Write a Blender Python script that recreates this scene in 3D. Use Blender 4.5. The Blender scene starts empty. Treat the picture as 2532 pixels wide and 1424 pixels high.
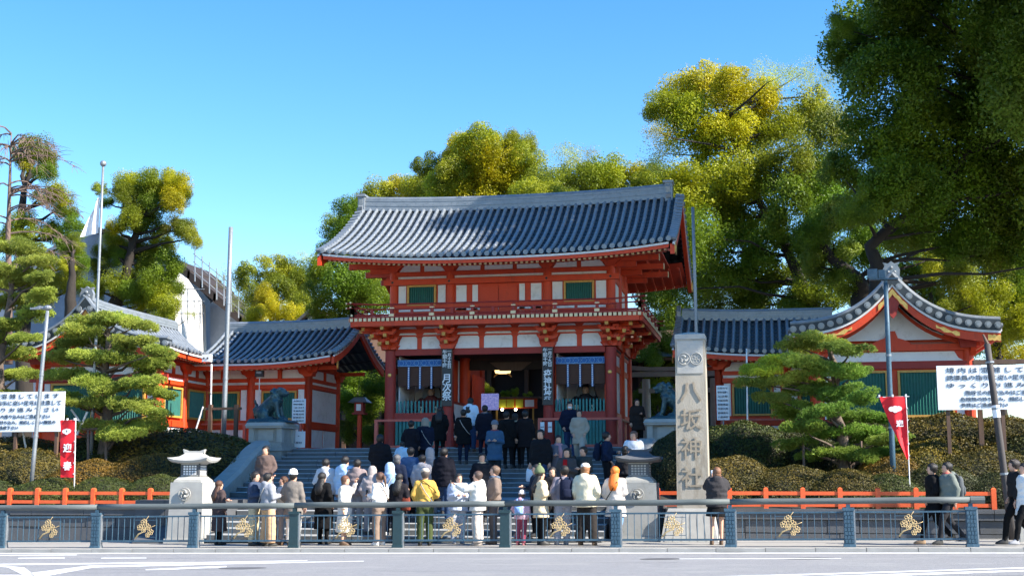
import bpy, bmesh, math, random
from mathutils import Vector, Matrix, noise
R = math.radians
random.seed(7)
S = bpy.context.scene
COL = S.collection

# ---------------------------------------------------------------- camera
F = 3200.0; CH = 1.5; TILT = math.atan(468/F); PSI = R(11.3); CX = 9.2
cd = bpy.data.cameras.new('camera'); cam = bpy.data.objects.new('camera', cd); COL.objects.link(cam)
cam.location = (CX, 0, CH); cam.rotation_euler = (math.pi/2+TILT, 0, PSI)
cd.sensor_width = 36; cd.lens = 36*F/2532; cd.clip_start = .1; cd.clip_end = 3000
S.camera = cam
# ---------------------------------------------------------------- sky, sun, exposure
SUN_EL = R(37); SUN_DIR = Vector((math.cos(SUN_EL)*math.cos(R(15)), -math.cos(SUN_EL)*math.sin(R(15)), math.sin(SUN_EL)))
W = bpy.data.worlds.new('World'); S.world = W; W.use_nodes = True
nt = W.node_tree; nt.nodes.clear()
sky = nt.nodes.new('ShaderNodeTexSky'); sky.sky_type = 'NISHITA'; sky.sun_disc = False
sky.sun_elevation = SUN_EL; sky.sun_rotation = math.atan2(SUN_DIR.x, SUN_DIR.y)
sky.air_density = 1.0; sky.dust_density = 0.0; sky.ozone_density = 2.0; sky.altitude = 50
hs = nt.nodes.new('ShaderNodeHueSaturation'); hs.inputs['Saturation'].default_value = 1.35; hs.inputs['Hue'].default_value = .503
bg = nt.nodes.new('ShaderNodeBackground'); bg.inputs[1].default_value = 0.112
wo = nt.nodes.new('ShaderNodeOutputWorld')
nt.links.new(sky.outputs[0], hs.inputs['Color']); nt.links.new(hs.outputs[0], bg.inputs[0]); nt.links.new(bg.outputs[0], wo.inputs[0])
sd = bpy.data.lights.new('sun', 'SUN'); sd.energy = 5.0; sd.angle = R(.5); sd.color = (1, .93, .82)
sun = bpy.data.objects.new('sun', sd); COL.objects.link(sun); sun.location = (40, -5, 60)
sun.rotation_euler = SUN_DIR.to_track_quat('Z', 'Y').to_euler()
S.view_settings.view_transform = 'Standard'; S.view_settings.look = 'None'
S.view_settings.exposure = 1.42; S.view_settings.gamma = 1; S.view_settings.use_curve_mapping = False
S.render.engine = 'CYCLES'
try:
    S.cycles.max_bounces = 6; S.cycles.diffuse_bounces = 3; S.cycles.glossy_bounces = 3; S.cycles.transparent_max_bounces = 4
except Exception: pass

# ---------------------------------------------------------------- measuring helpers (survey of the place from the photograph)
def ray(px, py):
    u = (px-1266)/F; v = (712-py)/F
    y = math.cos(TILT)-v*math.sin(TILT); z = math.sin(TILT)+v*math.cos(TILT)
    return u*math.cos(PSI)-y*math.sin(PSI), u*math.sin(PSI)+y*math.cos(PSI), z
def at(px, py, Y):
    a, b, c = ray(px, py); s = Y/b
    return Vector((CX+a*s, Y, CH+c*s))
def xat(px, Y, py=1000): return at(px, py, Y).x
def zat(py, Y, px=1266): return at(px, py, Y).z
def gr(px, py, z=0.0):
    a, b, c = ray(px, py); s = (z-CH)/c
    return Vector((CX+a*s, b*s, z))
def gz(x): return 0.0115*(x-3.2)          # the street climbs gently to the right
def lerp(a, b, t): return a+(b-a)*t

# ---------------------------------------------------------------- mesh builder
class MB:
    def __init__(s, M=None): s.v = []; s.f = []; s.m = []; s.M = M
    def add(s, vs, fs, mi=0):
        n = len(s.v)
        if s.M: vs = [s.M(Vector(p)) for p in vs]
        s.v += [tuple(p) for p in vs]
        for f in fs: s.f.append([i+n for i in f]); s.m.append(mi)
        return s
    def box(s, x0, x1, y0, y1, z0, z1, mi=0):
        return s.add([(x0,y0,z0),(x1,y0,z0),(x1,y1,z0),(x0,y1,z0),(x0,y0,z1),(x1,y0,z1),(x1,y1,z1),(x0,y1,z1)],
                     [(0,3,2,1),(4,5,6,7),(0,1,5,4),(1,2,6,5),(2,3,7,6),(3,0,4,7)], mi)
    def frus(s, cx, cy, z0, z1, a0, b0, a1, b1, mi=0):      # tapered block, half sizes a,b
        v = [(cx-a0,cy-b0,z0),(cx+a0,cy-b0,z0),(cx+a0,cy+b0,z0),(cx-a0,cy+b0,z0),(cx-a1,cy-b1,z1),(cx+a1,cy-b1,z1),(cx+a1,cy+b1,z1),(cx-a1,cy+b1,z1)]
        return s.add(v, [(0,3,2,1),(4,5,6,7),(0,1,5,4),(1,2,6,5),(2,3,7,6),(3,0,4,7)], mi)
    def tube(s, pts, rad, seg=8, cap=True, mi=0, flat=(1, 1)):
        pts = [Vector(p) for p in pts]
        if not hasattr(rad, '__len__'): rad = [rad]*len(pts)
        vs = []; prev = None
        for i, p in enumerate(pts):
            d = (pts[min(i+1, len(pts)-1)]-pts[max(i-1, 0)])
            if d.length < 1e-9: d = Vector((0, 0, 1))
            d.normalize()
            if prev is None:
                a = Vector((0, -1, 0)) if abs(d.y) < .9 else Vector((1, 0, 0))
            else: a = prev
            a = (a-d*a.dot(d)); a.normalize(); b = d.cross(a); prev = a
            r = rad[i]
            for k in range(seg):
                t = 2*math.pi*k/seg
                vs.append(p+a*(r*flat[0]*math.cos(t))+b*(r*flat[1]*math.sin(t)))
        fs = []
        for i in range(len(pts)-1):
            for k in range(seg):
                fs.append((i*seg+k, i*seg+(k+1) % seg, (i+1)*seg+(k+1) % seg, (i+1)*seg+k))
        if cap:
            fs.append(tuple(reversed(range(seg)))); fs.append(tuple((len(pts)-1)*seg+k for k in range(seg)))
        return s.add(vs, fs, mi)
    def loft(s, rings, cap=True, mi=0, closed=True):
        n = len(rings[0]); vs = [p for r in rings for p in r]; fs = []
        for i in range(len(rings)-1):
            for k in range(n if closed else n-1):
                fs.append((i*n+k, i*n+(k+1) % n, (i+1)*n+(k+1) % n, (i+1)*n+k))
        if cap: fs.append(tuple(reversed(range(n)))); fs.append(tuple((len(rings)-1)*n+k for k in range(n)))
        return s.add(vs, fs, mi)
    def oval(s, cx, cy, z, a, b, n=12): return [(cx+a*math.cos(2*math.pi*k/n), cy+b*math.sin(2*math.pi*k/n), z) for k in range(n)]
    def ball(s, c, r, seg=12, rings=8, mi=0, sc=(1, 1, 1)):
        vs = [(c[0], c[1], c[2]-r*sc[2])]
        for i in range(1, rings):
            p = -math.pi/2+math.pi*i/rings
            vs += [(c[0]+r*sc[0]*math.cos(p)*math.cos(2*math.pi*k/seg), c[1]+r*sc[1]*math.cos(p)*math.sin(2*math.pi*k/seg), c[2]+r*sc[2]*math.sin(p)) for k in range(seg)]
        vs.append((c[0], c[1], c[2]+r*sc[2])); L = len(vs)-1; fs = []
        for k in range(seg):
            fs.append((0, 1+(k+1) % seg, 1+k)); fs.append((L, L-seg+k, L-seg+(k+1) % seg))
        for i in range(rings-2):
            for k in range(seg):
                a = 1+i*seg; fs.append((a+k, a+(k+1) % seg, a+seg+(k+1) % seg, a+seg+k))
        return s.add(vs, fs, mi)
    def prism(s, poly, y0, y1, mi=0):       # polygon in XZ, extruded along Y
        n = len(poly)
        vs = [(x, y0, z) for x, z in poly]+[(x, y1, z) for x, z in poly]
        fs = [tuple(range(n)), tuple(reversed(range(n, 2*n)))]+[(k, k+n, (k+1) % n+n, (k+1) % n) for k in range(n)]
        return s.add(vs, fs, mi)
    def prismx(s, poly, x0, x1, mi=0):      # polygon in YZ, extruded along X
        n = len(poly)
        vs = [(x0, y, z) for y, z in poly]+[(x1, y, z) for y, z in poly]
        fs = [tuple(reversed(range(n))), tuple(range(n, 2*n))]+[(k, (k+1) % n, (k+1) % n+n, k+n) for k in range(n)]
        return s.add(vs, fs, mi)
    def sheet(s, g, thick=0, mi=0):         # grid of points -> surface
        n = len(g[0]); vs = [p for r in g for p in r]
        return s.add(vs, [(i*n+k, i*n+k+1, (i+1)*n+k+1, (i+1)*n+k) for i in range(len(g)-1) for k in range(n-1)], mi)
    def mesh(s, name, mats=(), smooth=False):
        me = bpy.data.meshes.new(name); me.from_pydata(s.v, [], s.f)
        for m in mats: me.materials.append(m)
        me.polygons.foreach_set('material_index', s.m)
        if smooth: me.polygons.foreach_set('use_smooth', [True]*len(s.f))
        me.validate(); me.update(); return me

def props(o, label=None, cat=None, group=None, kind=None):
    if label: o['label'] = label
    if cat: o['category'] = cat
    if group: o['group'] = group
    if kind: o['kind'] = kind
    return o
def fixn(me):
    b = bmesh.new(); b.from_mesh(me); bmesh.ops.recalc_face_normals(b, faces=b.faces); b.to_mesh(me); b.free()
def ob(name, me, parent=None, loc=None, rz=0, **k):
    o = bpy.data.objects.new(name, me); COL.objects.link(o)
    if parent is not None:
        o.parent = parent
        if parent.get('_root') and loc is None: o.location = -Vector(parent['_root'])
    if loc is not None: o.location = loc
    if rz: o.rotation_euler = (0, 0, rz)
    return props(o, **k)
def part(name, mb, mats, parent, smooth=False, **k):
    if not hasattr(mats, '__len__'): mats = [mats]
    me = mb.mesh(name, mats, smooth); fixn(me)
    return ob(name, me, parent, **k)
def root(name, loc, label, cat, group=None):      # children are given in world coordinates
    o = bpy.data.objects.new(name, None); COL.objects.link(o); o.location = loc; o.empty_display_size = .3
    o['_root'] = list(loc); return props(o, label, cat, group)
def lroot(name, loc, rz, label, cat, group=None):  # children are given in local coordinates
    o = bpy.data.objects.new(name, None); COL.objects.link(o); o.location = loc; o.rotation_euler = (0, 0, rz); o.empty_display_size = .3
    return props(o, label, cat, group)
def single(name, mb, mats, label=None, cat=None, group=None, kind=None, smooth=False):   # a thing that is one mesh, origin at its base
    if not hasattr(mats, '__len__'): mats = [mats]
    me = mb.mesh(name, mats, smooth); fixn(me)
    xs = [v.co for v in me.vertices]
    c = Vector((sum((min(p[i] for p in xs), max(p[i] for p in xs)))/2 for i in range(3))); c.z = min(p.z for p in xs)
    me.transform(Matrix.Translation(-c)); o = ob(name, me, None, loc=c, label=label, cat=cat, group=group, kind=kind); return o
def remesh(mb, name, voxel, mats, smooth=True, sub=0):
    me = mb.mesh(name, mats); fixn(me)
    o = bpy.data.objects.new('tmp', me); COL.objects.link(o)
    m = o.modifiers.new('r', 'REMESH'); m.mode = 'VOXEL'; m.voxel_size = voxel; m.use_smooth_shade = smooth
    m2 = o.modifiers.new('s', 'SMOOTH'); m2.factor = .5; m2.iterations = 2
    dg = bpy.context.evaluated_depsgraph_get(); r = bpy.data.meshes.new_from_object(o.evaluated_get(dg)); r.name = name
    if not r.materials:
        for x in mats: r.materials.append(x)
    bpy.data.objects.remove(o); return r

# ---------------------------------------------------------------- materials
def mat(name, c, rough=.6, c2=None, ns=6, amt=.5, bump=0, bs=30, metal=0, spec=.5, wear=None, wears=3, stretch=(1, 1, 1), objcol=False, world=False, sheen=0):
    m = bpy.data.materials.new(name); m.use_nodes = True; n = m.node_tree.nodes; L = m.node_tree.links
    b = n['Principled BSDF']; b.inputs['Roughness'].default_value = rough; b.inputs['Metallic'].default_value = metal
    b.inputs['Specular IOR Level'].default_value = spec
    tc = n.new('ShaderNodeTexCoord'); mp = n.new('ShaderNodeMapping'); mp.inputs['Scale'].default_value = stretch
    if world:
        g = n.new('ShaderNodeNewGeometry'); L.new(g.outputs['Position'], mp.inputs[0])
    else: L.new(tc.outputs['Object'], mp.inputs[0])
    if c2 is None: c2 = tuple(x*.72 for x in c)
    no = n.new('ShaderNodeTexNoise'); no.inputs['Scale'].default_value = ns; no.inputs['Detail'].default_value = 6; L.new(mp.outputs[0], no.inputs[0])
    rp = n.new('ShaderNodeValToRGB'); rp.color_ramp.elements[0].position = .5-amt/2; rp.color_ramp.elements[1].position = .5+amt/2
    rp.color_ramp.elements[0].color = (*c2, 1); rp.color_ramp.elements[1].color = (*c, 1); L.new(no.outputs['Fac'], rp.inputs[0])
    out = rp.outputs[0]
    if wear:
        no2 = n.new('ShaderNodeTexNoise'); no2.inputs['Scale'].default_value = wears; no2.inputs['Detail'].default_value = 9; no2.inputs['Roughness'].default_value = .7; L.new(mp.outputs[0], no2.inputs[0])
        r2 = n.new('ShaderNodeValToRGB'); r2.color_ramp.elements[0].position = .52; r2.color_ramp.elements[1].position = .72; L.new(no2.outputs['Fac'], r2.inputs[0])
        mx = n.new('ShaderNodeMix'); mx.data_type = 'RGBA'; L.new(r2.outputs[0], mx.inputs['Factor']); L.new(out, mx.inputs['A']); mx.inputs['B'].default_value = (*wear, 1); out = mx.outputs['Result']
    if objcol:
        oi = n.new('ShaderNodeObjectInfo'); mx = n.new('ShaderNodeMix'); mx.data_type = 'RGBA'; mx.blend_type = 'MULTIPLY'; mx.inputs['Factor'].default_value = 1
        L.new(out, mx.inputs['A']); L.new(oi.outputs['Color'], mx.inputs['B']); out = mx.outputs['Result']
    L.new(out, b.inputs['Base Color'])
    if sheen: b.inputs['Sheen Weight'].default_value = sheen
    if bump:
        nb = n.new('ShaderNodeTexNoise'); nb.inputs['Scale'].default_value = bs; nb.inputs['Detail'].default_value = 5; L.new(mp.outputs[0], nb.inputs[0])
        bp = n.new('ShaderNodeBump'); bp.inputs['Strength'].default_value = bump; bp.inputs['Distance'].default_value = .02; L.new(nb.outputs['Fac'], bp.inputs['Height']); L.new(bp.outputs[0], b.inputs['Normal'])
    return m
def leafmat(name, c, c2, trans=.42, rough=.55, var=.45):
    m = bpy.data.materials.new(name); m.use_nodes = True; n = m.node_tree.nodes; L = m.node_tree.links
    n.clear(); out = n.new('ShaderNodeOutputMaterial')
    g = n.new('ShaderNodeNewGeometry'); no = n.new('ShaderNodeTexNoise'); no.inputs['Scale'].default_value = 1.3; no.inputs['Detail'].default_value = 4; L.new(g.outputs['Position'], no.inputs[0])
    ad = n.new('ShaderNodeMath'); ad.operation = 'ADD'; mu = n.new('ShaderNodeMath'); mu.operation = 'MULTIPLY'; mu.inputs[1].default_value = var
    L.new(g.outputs['Random Per Island'], mu.inputs[0]); L.new(no.outputs['Fac'], ad.inputs[0]); L.new(mu.outputs[0], ad.inputs[1])
    rp = n.new('ShaderNodeValToRGB'); rp.color_ramp.elements[0].position = .45; rp.color_ramp.elements[1].position = .95
    rp.color_ramp.elements[0].color = (*c2, 1); rp.color_ramp.elements[1].color = (*c, 1); L.new(ad.outputs[0], rp.inputs[0])
    oi = n.new('ShaderNodeObjectInfo'); mx = n.new('ShaderNodeMix'); mx.data_type = 'RGBA'; mx.blend_type = 'MULTIPLY'; mx.inputs['Factor'].default_value = 1
    L.new(rp.outputs[0], mx.inputs['A']); L.new(oi.outputs['Color'], mx.inputs['B']); col = mx.outputs['Result']
    b = n.new('ShaderNodeBsdfPrincipled'); b.inputs['Roughness'].default_value = rough; b.inputs['Specular IOR Level'].default_value = .35; L.new(col, b.inputs['Base Color'])
    t = n.new('ShaderNodeBsdfTranslucent'); L.new(col, t.inputs[0]); ms = n.new('ShaderNodeMixShader'); ms.inputs[0].default_value = trans
    L.new(b.outputs[0], ms.inputs[1]); L.new(t.outputs[0], ms.inputs[2]); L.new(ms.outputs[0], out.inputs[0]); return m
def emit(name, c, e):
    m = mat(name, c); b = m.node_tree.nodes['Principled BSDF']; b.inputs['Emission Color'].default_value = (*c, 1); b.inputs['Emission Strength'].default_value = e; return m

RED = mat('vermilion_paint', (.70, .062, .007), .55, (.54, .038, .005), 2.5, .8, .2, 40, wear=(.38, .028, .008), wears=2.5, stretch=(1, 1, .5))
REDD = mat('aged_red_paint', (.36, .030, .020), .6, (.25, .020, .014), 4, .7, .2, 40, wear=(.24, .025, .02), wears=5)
SALM = mat('salmon_rail_paint', (.60, .13, .09), .55, (.48, .09, .06), 5)
ORAN = mat('orange_fence_paint', (.78, .13, .035), .5, (.66, .095, .025), 5, .6, .1)
PLAS = mat('white_plaster', (.84, .83, .82), .85, (.72, .71, .72), 1.6, .7, .12, 30, wear=(.58, .56, .54), wears=3.5, world=True)
GREN = mat('green_lattice_paint', (.012, .14, .105), .55, (.008, .095, .08), 6)
GRNR = mat('teal_picket_paint', (.03, .24, .22), .55, (.02, .16, .16), 8)
OCHR = mat('ochre_paint', (.62, .34, .07), .5, (.46, .24, .045), 8)
CREM = mat('cream_tip_paint', (.86, .70, .42), .55, (.74, .55, .30), 12)
GOLD = mat('gilt_metal', (.85, .52, .16), .42, (.62, .36, .09), 14, metal=.75)
TILE = mat('smoked_roof_tile', (.23, .255, .285), .28, (.14, .16, .185), 4, .8, .15, 25, spec=.9, wear=(.10, .115, .13), wears=7, world=True)
TILB = mat('roof_tile_bed', (.026, .036, .046), .5, (.014, .02, .026), 5, .6, .2, 20, world=True)
TRIM = mat('pale_eave_board', (.72, .71, .70), .6, (.60, .59, .60), 6)
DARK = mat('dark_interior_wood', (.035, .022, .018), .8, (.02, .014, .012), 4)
BRWN = mat('brown_wood', (.13, .075, .05), .7, (.08, .045, .03), 8, stretch=(1, 1, .2))
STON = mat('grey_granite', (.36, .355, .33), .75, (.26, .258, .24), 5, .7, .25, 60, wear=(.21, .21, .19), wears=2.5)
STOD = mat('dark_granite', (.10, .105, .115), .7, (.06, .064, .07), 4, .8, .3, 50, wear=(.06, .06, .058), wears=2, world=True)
STEPN = mat('worn_lit_tread_nosing', (.36, .37, .37), .7, (.22, .225, .23), 3, .8, .2, 50, world=True)  # worn edge tone; on the treads the brighter colour stands for light
POLE = mat('tarred_wood', (.065, .055, .052), .7, (.035, .03, .03), 8, stretch=(1, 1, .2))
STEP = mat('worn_shade_riser_stone', (.13, .14, .145), .75, (.07, .076, .082), 2.2, .8, .3, 50, wear=(.055, .06, .055), wears=3, world=True)  # worn stone; risers darkened, the stair's shade is put into the colour
STOW = mat('weathered_monument_granite', (.42, .38, .315), .8, (.27, .235, .185), 4, .75, .3, 60, wear=(.17, .13, .085), wears=2.6, stretch=(1, 1, .3))
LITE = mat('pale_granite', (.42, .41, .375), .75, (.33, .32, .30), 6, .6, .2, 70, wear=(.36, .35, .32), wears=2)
BRNZ = mat('patinated_bronze', (.045, .10, .115), .45, (.02, .045, .06), 7, .7, .4, 25, metal=.35, wear=(.12, .22, .21), wears=6)
ASPH = mat('asphalt', (.31, .308, .318), .85, (.20, .20, .208), 22, .55, .9, 90, wear=(.33, .325, .32), wears=.7, world=True, stretch=(.6, 1.6, 1))
PAVE = mat('pavement_stone', (.33, .315, .29), .8, (.25, .24, .225), 5, .7, .2, 60, world=True)
KERB = mat('kerb_stone', (.40, .385, .36), .8, (.28, .27, .25), 3, .7, .2, 60, world=True)
PAIN = mat('road_paint', (.80, .80, .80), .7, (.62, .62, .63), 12, .6, wear=(.40, .40, .41), wears=6, world=True)
TERR = mat('terrace_gravel', (.20, .19, .17), .9, (.13, .12, .11), 12, world=True)
SOIL = mat('dark_soil', (.035, .028, .018), .95, (.018, .015, .01), 5, world=True)
STEEL = mat('galvanised_steel', (.30, .325, .35), .5, (.20, .22, .24), 20, metal=.5)
PANT = mat('grey_blue_rail_paint', (.045, .10, .15), .5, (.03, .072, .11), 12, .6, .3, 40, metal=.1, wear=(.07, .13, .18), wears=7)
PANT2 = mat('dark_green_post_paint', (.018, .05, .06), .5, (.012, .034, .042), 12, .6, .3, 40, metal=.1)
LOGR = mat('weathered_log_rail', (.12, .135, .135), .65, (.06, .075, .075), 10, .6, .3, 30, stretch=(.1, 1, 1), wear=(.09, .11, .11), wears=3)
BRAS = mat('brass_ornament', (.62, .46, .24), .45, (.46, .33, .16), 20, metal=.4)
WHITE = mat('white_board', (.80, .82, .84), .5, (.76, .78, .81), 3, wear=(.70, .73, .77), wears=3)
INK = mat('blue_black_ink', (.02, .045, .10), .6)
BLKW = mat('black_lacquer_board', (.012, .022, .032), .4, (.008, .014, .02), 6)
LETT = mat('pale_lettering', (.88, .92, .95), .6)
BLUC = mat('blue_curtain', (.03, .15, .42), .7, (.02, .11, .34), 20)
BLUP = mat('blue_curtain_print', (.22, .42, .68), .7)
BLIN = mat('bamboo_blind', (.10, .045, .03), .8, (.065, .03, .02), 3, stretch=(1, 1, 30))
BANR = mat('red_banner_cloth', (.72, .008, .02), .7, (.6, .006, .015), 3, .6, .3, 6)
FLAG = mat('white_flag_cloth', (.85, .85, .86), .8)
BARK = mat('camphor_bark', (.034, .026, .02), .9, (.015, .012, .01), 5, .6, .8, 12, stretch=(1, 1, .3))
PBRK = mat('pine_bark', (.15, .11, .085), .9, (.07, .05, .04), 8, .6, .8, 14)
TWIG = mat('bare_twig_bark', (.19, .13, .105), .9, (.11, .075, .06), 8)
SHEE = mat('grey_protective_sheet', (.19, .23, .29), .8, (.14, .175, .23), 1.5, .7, .3, 3, wear=(.24, .28, .34), wears=.6, world=True)
SHEW = mat('pale_protective_sheet', (.80, .78, .73), .8, (.62, .60, .57), 1.2, .7, .4, 3, world=True)
BLAK = mat('black_metal', (.015, .017, .02), .45)
LEAF = leafmat('camphor_leaf', (.155, .190, .020), (.060, .088, .010), .46, .5, .18)
NEED = leafmat('pine_needle', (.22, .27, .075), (.085, .125, .035), .35, .55, .3)
AZAL = leafmat('azalea_leaf', (.085, .075, .015), (.024, .030, .007), .15, .6, .22)
# ================================================================ SETTING
def ground_sheet(name, x0, x1, y0, y1, zf, m, nx=24, ny=8, **k):
    mb = MB(); g = [[(lerp(x0, x1, i/nx), lerp(y0, y1, j/ny), zf(lerp(x0, x1, i/nx), lerp(y0, y1, j/ny))) for i in range(nx+1)] for j in range(ny+1)]
    mb.sheet(g); me = mb.mesh(name, [m]); return ob(name, me, kind='structure', **k)
ground_sheet('ground', -900, 900, -300, 1500, lambda x, y: -2.2, SOIL, 2, 2)
ground_sheet('road', -60, 60, -25, 27.42, lambda x, y: gz(x)-.07, ASPH)
mb = MB(); x = -60
while x < 60:
    mb.box(x+.006, x+.994, 27.42, 27.6, gz(x)-.3, gz(x)+.012); x += 1
k_ = single('kerb', mb, KERB, kind='structure')
ground_sheet('pavement', -60, 60, 27.6, 36, lambda x, y: gz(x), PAVE)
single('pavement_joint_strip', MB().sheet([[(-60, 29.96, gz(-60)+.004), (60, 29.96, gz(60)+.004)], [(-60, 30.0, gz(-60)+.004), (60, 30.0, gz(60)+.004)]]), STOD, kind='structure')
def paint(poly):     # polygon in photo coordinates lying on the road
    pts = []
    for px, py in poly:
        z = -.07
        for _ in range(4): p = gr(px, py, z); z = gz(p.x)-.066
        pts.append((p.x, p.y, gz(p.x)-.066))
    mb = MB(); mb.add(pts, [tuple(range(len(pts)))]); me = mb.mesh('road_marking', [PAIN]); ob('road_marking', me, kind='structure')
# edge line and the lane lines fanning out over the junction
mb = MB(); mb.sheet([[(-60, 26.86, gz(-60)-.066), (60, 26.86, gz(60)-.066)], [(-60, 27.12, gz(-60)-.066), (60, 27.12, gz(60)-.066)]]); ob('road_edge_line', mb.mesh('road_edge_line', [PAIN]), kind='structure')
for q in ([(0,1371.2),(190,1370),(190,1371.8),(0,1373)], [(45,1378.2),(160,1377.4),(160,1379.6),(45,1380.2)], [(250,1378),(362,1377.6),(362,1379.4),(250,1379.8)],
          [(0,1393),(480,1388.5),(480,1391),(0,1396.5)], [(0,1397),(60,1402),(90,1424),(64,1424),(20,1402),(0,1400)], [(70,1416),(220,1397.5),(480,1392.5),(480,1396),(230,1402),(110,1424),(86,1424)],
          [(360,1406.5),(480,1401),(560,1398),(560,1401),(440,1406.5),(360,1408.5)], [(0,1420),(84,1420.5),(84,1424),(0,1424)], [(480,1389),(760,1384),(760,1385.6),(480,1392)], [(480,1392.6),(900,1385.5),(900,1387),(480,1395.5)],
          [(1760,1424),(2050,1416),(2532,1401.5),(2532,1404),(2120,1417),(1900,1424)], [(2000,1424),(2532,1408),(2532,1411.5),(2180,1424)], [(1680,1380),(2080,1379),(2080,1380.4),(1680,1381.4)]):
    paint(q)
def patch(px, py, w, h):
    mb = MB(); pts = []
    for k in range(20):
        a = 2*math.pi*k/20; p = gr(px+w*math.cos(a), py+h*math.sin(a), -.11); pts.append((p.x, p.y, gz(p.x)-.0665))
    mb.add(pts, [tuple(range(20))]); return mb
DARKP = mat('tarred_patch', (.10, .10, .105), .8, (.075, .075, .08), 20, world=True)
for q in ((1812, 1375, 45, 2.2), (1632, 1392.5, 50, 2.4), (2002, 1396, 66, 2.6), (600, 1404, 60, 2.4)):
    ob('road_patch', patch(*q).mesh('road_patch', [DARKP]), kind='structure')
rr = random.Random(12)
for k in range(9):        # sealed cracks wandering over the asphalt
    x = rr.uniform(-6, 14); y = rr.uniform(19, 26.3); pts = []
    for q in range(14): x += rr.uniform(.15, .5); y += rr.uniform(-.12, .12); pts.append((x, min(y, 26.6)))
    g = [[(a, b-.012, gz(a)-.0665), (a, b+.012, gz(a)-.0665)] for a, b in pts]; mb = MB(); mb.sheet(g); ob('road_crack', mb.mesh('road_crack', [DARKP]), kind='structure')
# ---- terrace behind the stairs and the planted slopes
TZ = 2.45
ground_sheet('terrace', -70, 70, 41.5, 160, lambda x, y: TZ, TERR, 4, 4)
def slope_z(y): return lerp(.72, TZ-.05, min(1, max(0, (y-31.9)/9.6)))
ground_sheet('garden_slope', -60, -6.75, 31.9, 41.5, lambda x, y: slope_z(y), SOIL)
ground_sheet('garden_slope', 5.75, 60, 31.9, 41.5, lambda x, y: slope_z(y), SOIL)
# ---- stairs
SX0, SX1 = -6.42, 5.3
NL, RZ = 7, .1361
def ystep(i): return 30.0+.45*i if i < NL else 36.0+.5*(i-NL)
def stair_z(Y):
    n = sum(1 for i in range(18) if ystep(i) <= Y); return n*RZ
st = root('stone_staircase', (0, 30, 0), 'wide worn grey stone staircase climbing to the red two-storey gate', 'staircase')
for i in range(18):
    y0 = ystep(i); y1 = (ystep(i+1) if i < 17 else 41.6)+.03; z1 = (i+1)*RZ; x = SX0 if i >= NL else -4.4; rr = random.Random(i)
    if i == NL-1: y1 = 36.03
    while x < SX1-.01:
        w = rr.uniform(1.3, 2.3); w = min(w, SX1-x); w = (SX1-x) if SX1-x-w < .6 else w
        dz = rr.uniform(-.004, .004); dy = rr.uniform(-.006, .006)
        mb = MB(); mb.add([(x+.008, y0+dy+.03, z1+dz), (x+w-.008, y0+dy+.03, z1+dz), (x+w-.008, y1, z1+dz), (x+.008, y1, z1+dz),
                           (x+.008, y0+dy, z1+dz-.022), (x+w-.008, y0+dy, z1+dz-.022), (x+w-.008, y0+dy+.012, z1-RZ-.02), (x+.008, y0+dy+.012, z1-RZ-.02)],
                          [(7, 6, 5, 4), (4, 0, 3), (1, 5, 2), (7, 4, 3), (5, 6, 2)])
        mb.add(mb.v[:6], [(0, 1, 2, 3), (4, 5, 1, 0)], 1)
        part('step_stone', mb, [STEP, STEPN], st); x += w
mb = MB(); mb.prismx([(30.1, -.4), (30.1, -.03), (33.1, .86), (36.1, .86), (41.6, 2.35), (41.6, -.4)], SX0+.02, SX1-.02); part('core', mb, STOD, st)
for a, b in ((-6.9, -4.42), (5.32, 6.62)):
    for q in range(3):
        x0 = lerp(a, b, q/3); x1 = lerp(a, b, (q+1)/3); mb = MB(); mb.box(x0+.006, x1-.006, 31.15, 36.0, -.4, .93); part('side_block', mb, STOD, st)
# cheek walls with a sloping coping
for sx, nm in ((-6.44, 'left'), (5.32, 'right')):
    d = -1 if sx < 0 else 1; xa, xb = sorted((sx, sx+d*.42))
    r_ = root('stair_cheek_wall', (sx, 35, 0), 'sloping grey stone cheek wall with curved coping beside the '+('bronze beast facing right' if sx < 0 else 'bronze beast facing left'), 'stair wall', 'stair cheek walls')
    n = 5; ys = [33.9+1.0*k for k in range(n+1)]
    top = lambda y: .42+ (y-33.9)*.40+ .10*math.sin(max(0, min(1, (y-36.9)/2))*math.pi)
    for k in range(n):
        mb = MB(); mb.prismx([(ys[k]+.006, -.3), (ys[k]+.006, top(ys[k])), (ys[k+1]-.006, top(ys[k+1])), (ys[k+1]-.006, -.3)], xa, xb); part('wall_slab', mb, STON, r_)
    cp = [33.75+.27*k for k in range(20)]
    mb = MB(); rings = []
    for y in cp:
        z = top(y); w = .10
        rings.append([(xa-w, y, z), (xb+w, y, z), (xb+w, y, z+.14), (xb+.0, y, z+.24), (xa-.0, y, z+.24), (xa-w, y, z+.14)])
    mb.loft(rings); part('coping', mb, STON, r_)
# ---- retaining walls of dark granite
def retaining(x0, x1, label):
    r_ = root('retaining_wall', ((x0+x1)/2, 31.5, 0), label, 'stone wall', 'low granite retaining walls')
    mb = MB(); mb.box(x0+.02, x1-.02, 31.6, 31.88, -.5, .70); part('core', mb, STOD, r_)
    rows = [(-.35, .22, 1.1), (.22, .52, .9)]; rr = random.Random(int(x0*10))
    for z0, z1, wd in rows:
        x = x0
        while x < x1-.01:
            w = min(wd*rr.uniform(.8, 1.25), x1-x); y = 31.5+rr.uniform(-.012, .012)
            mb = MB(); mb.box(x+.008, x+w-.008, y, 31.62, z0+.008, z1-.008); part('wall_stone', mb, STOD, r_); x += w
    x = x0
    while x < x1-.01:
        w = min(1.5, x1-x); mb = MB(); mb.box(x+.006, x+w-.006, 31.44, 31.9, .53, .68); mb.box(x+.006, x+w-.006, 31.40, 31.9, .685, .775)
        part('coping_stone', mb, STOD, r_); x += w
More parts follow.
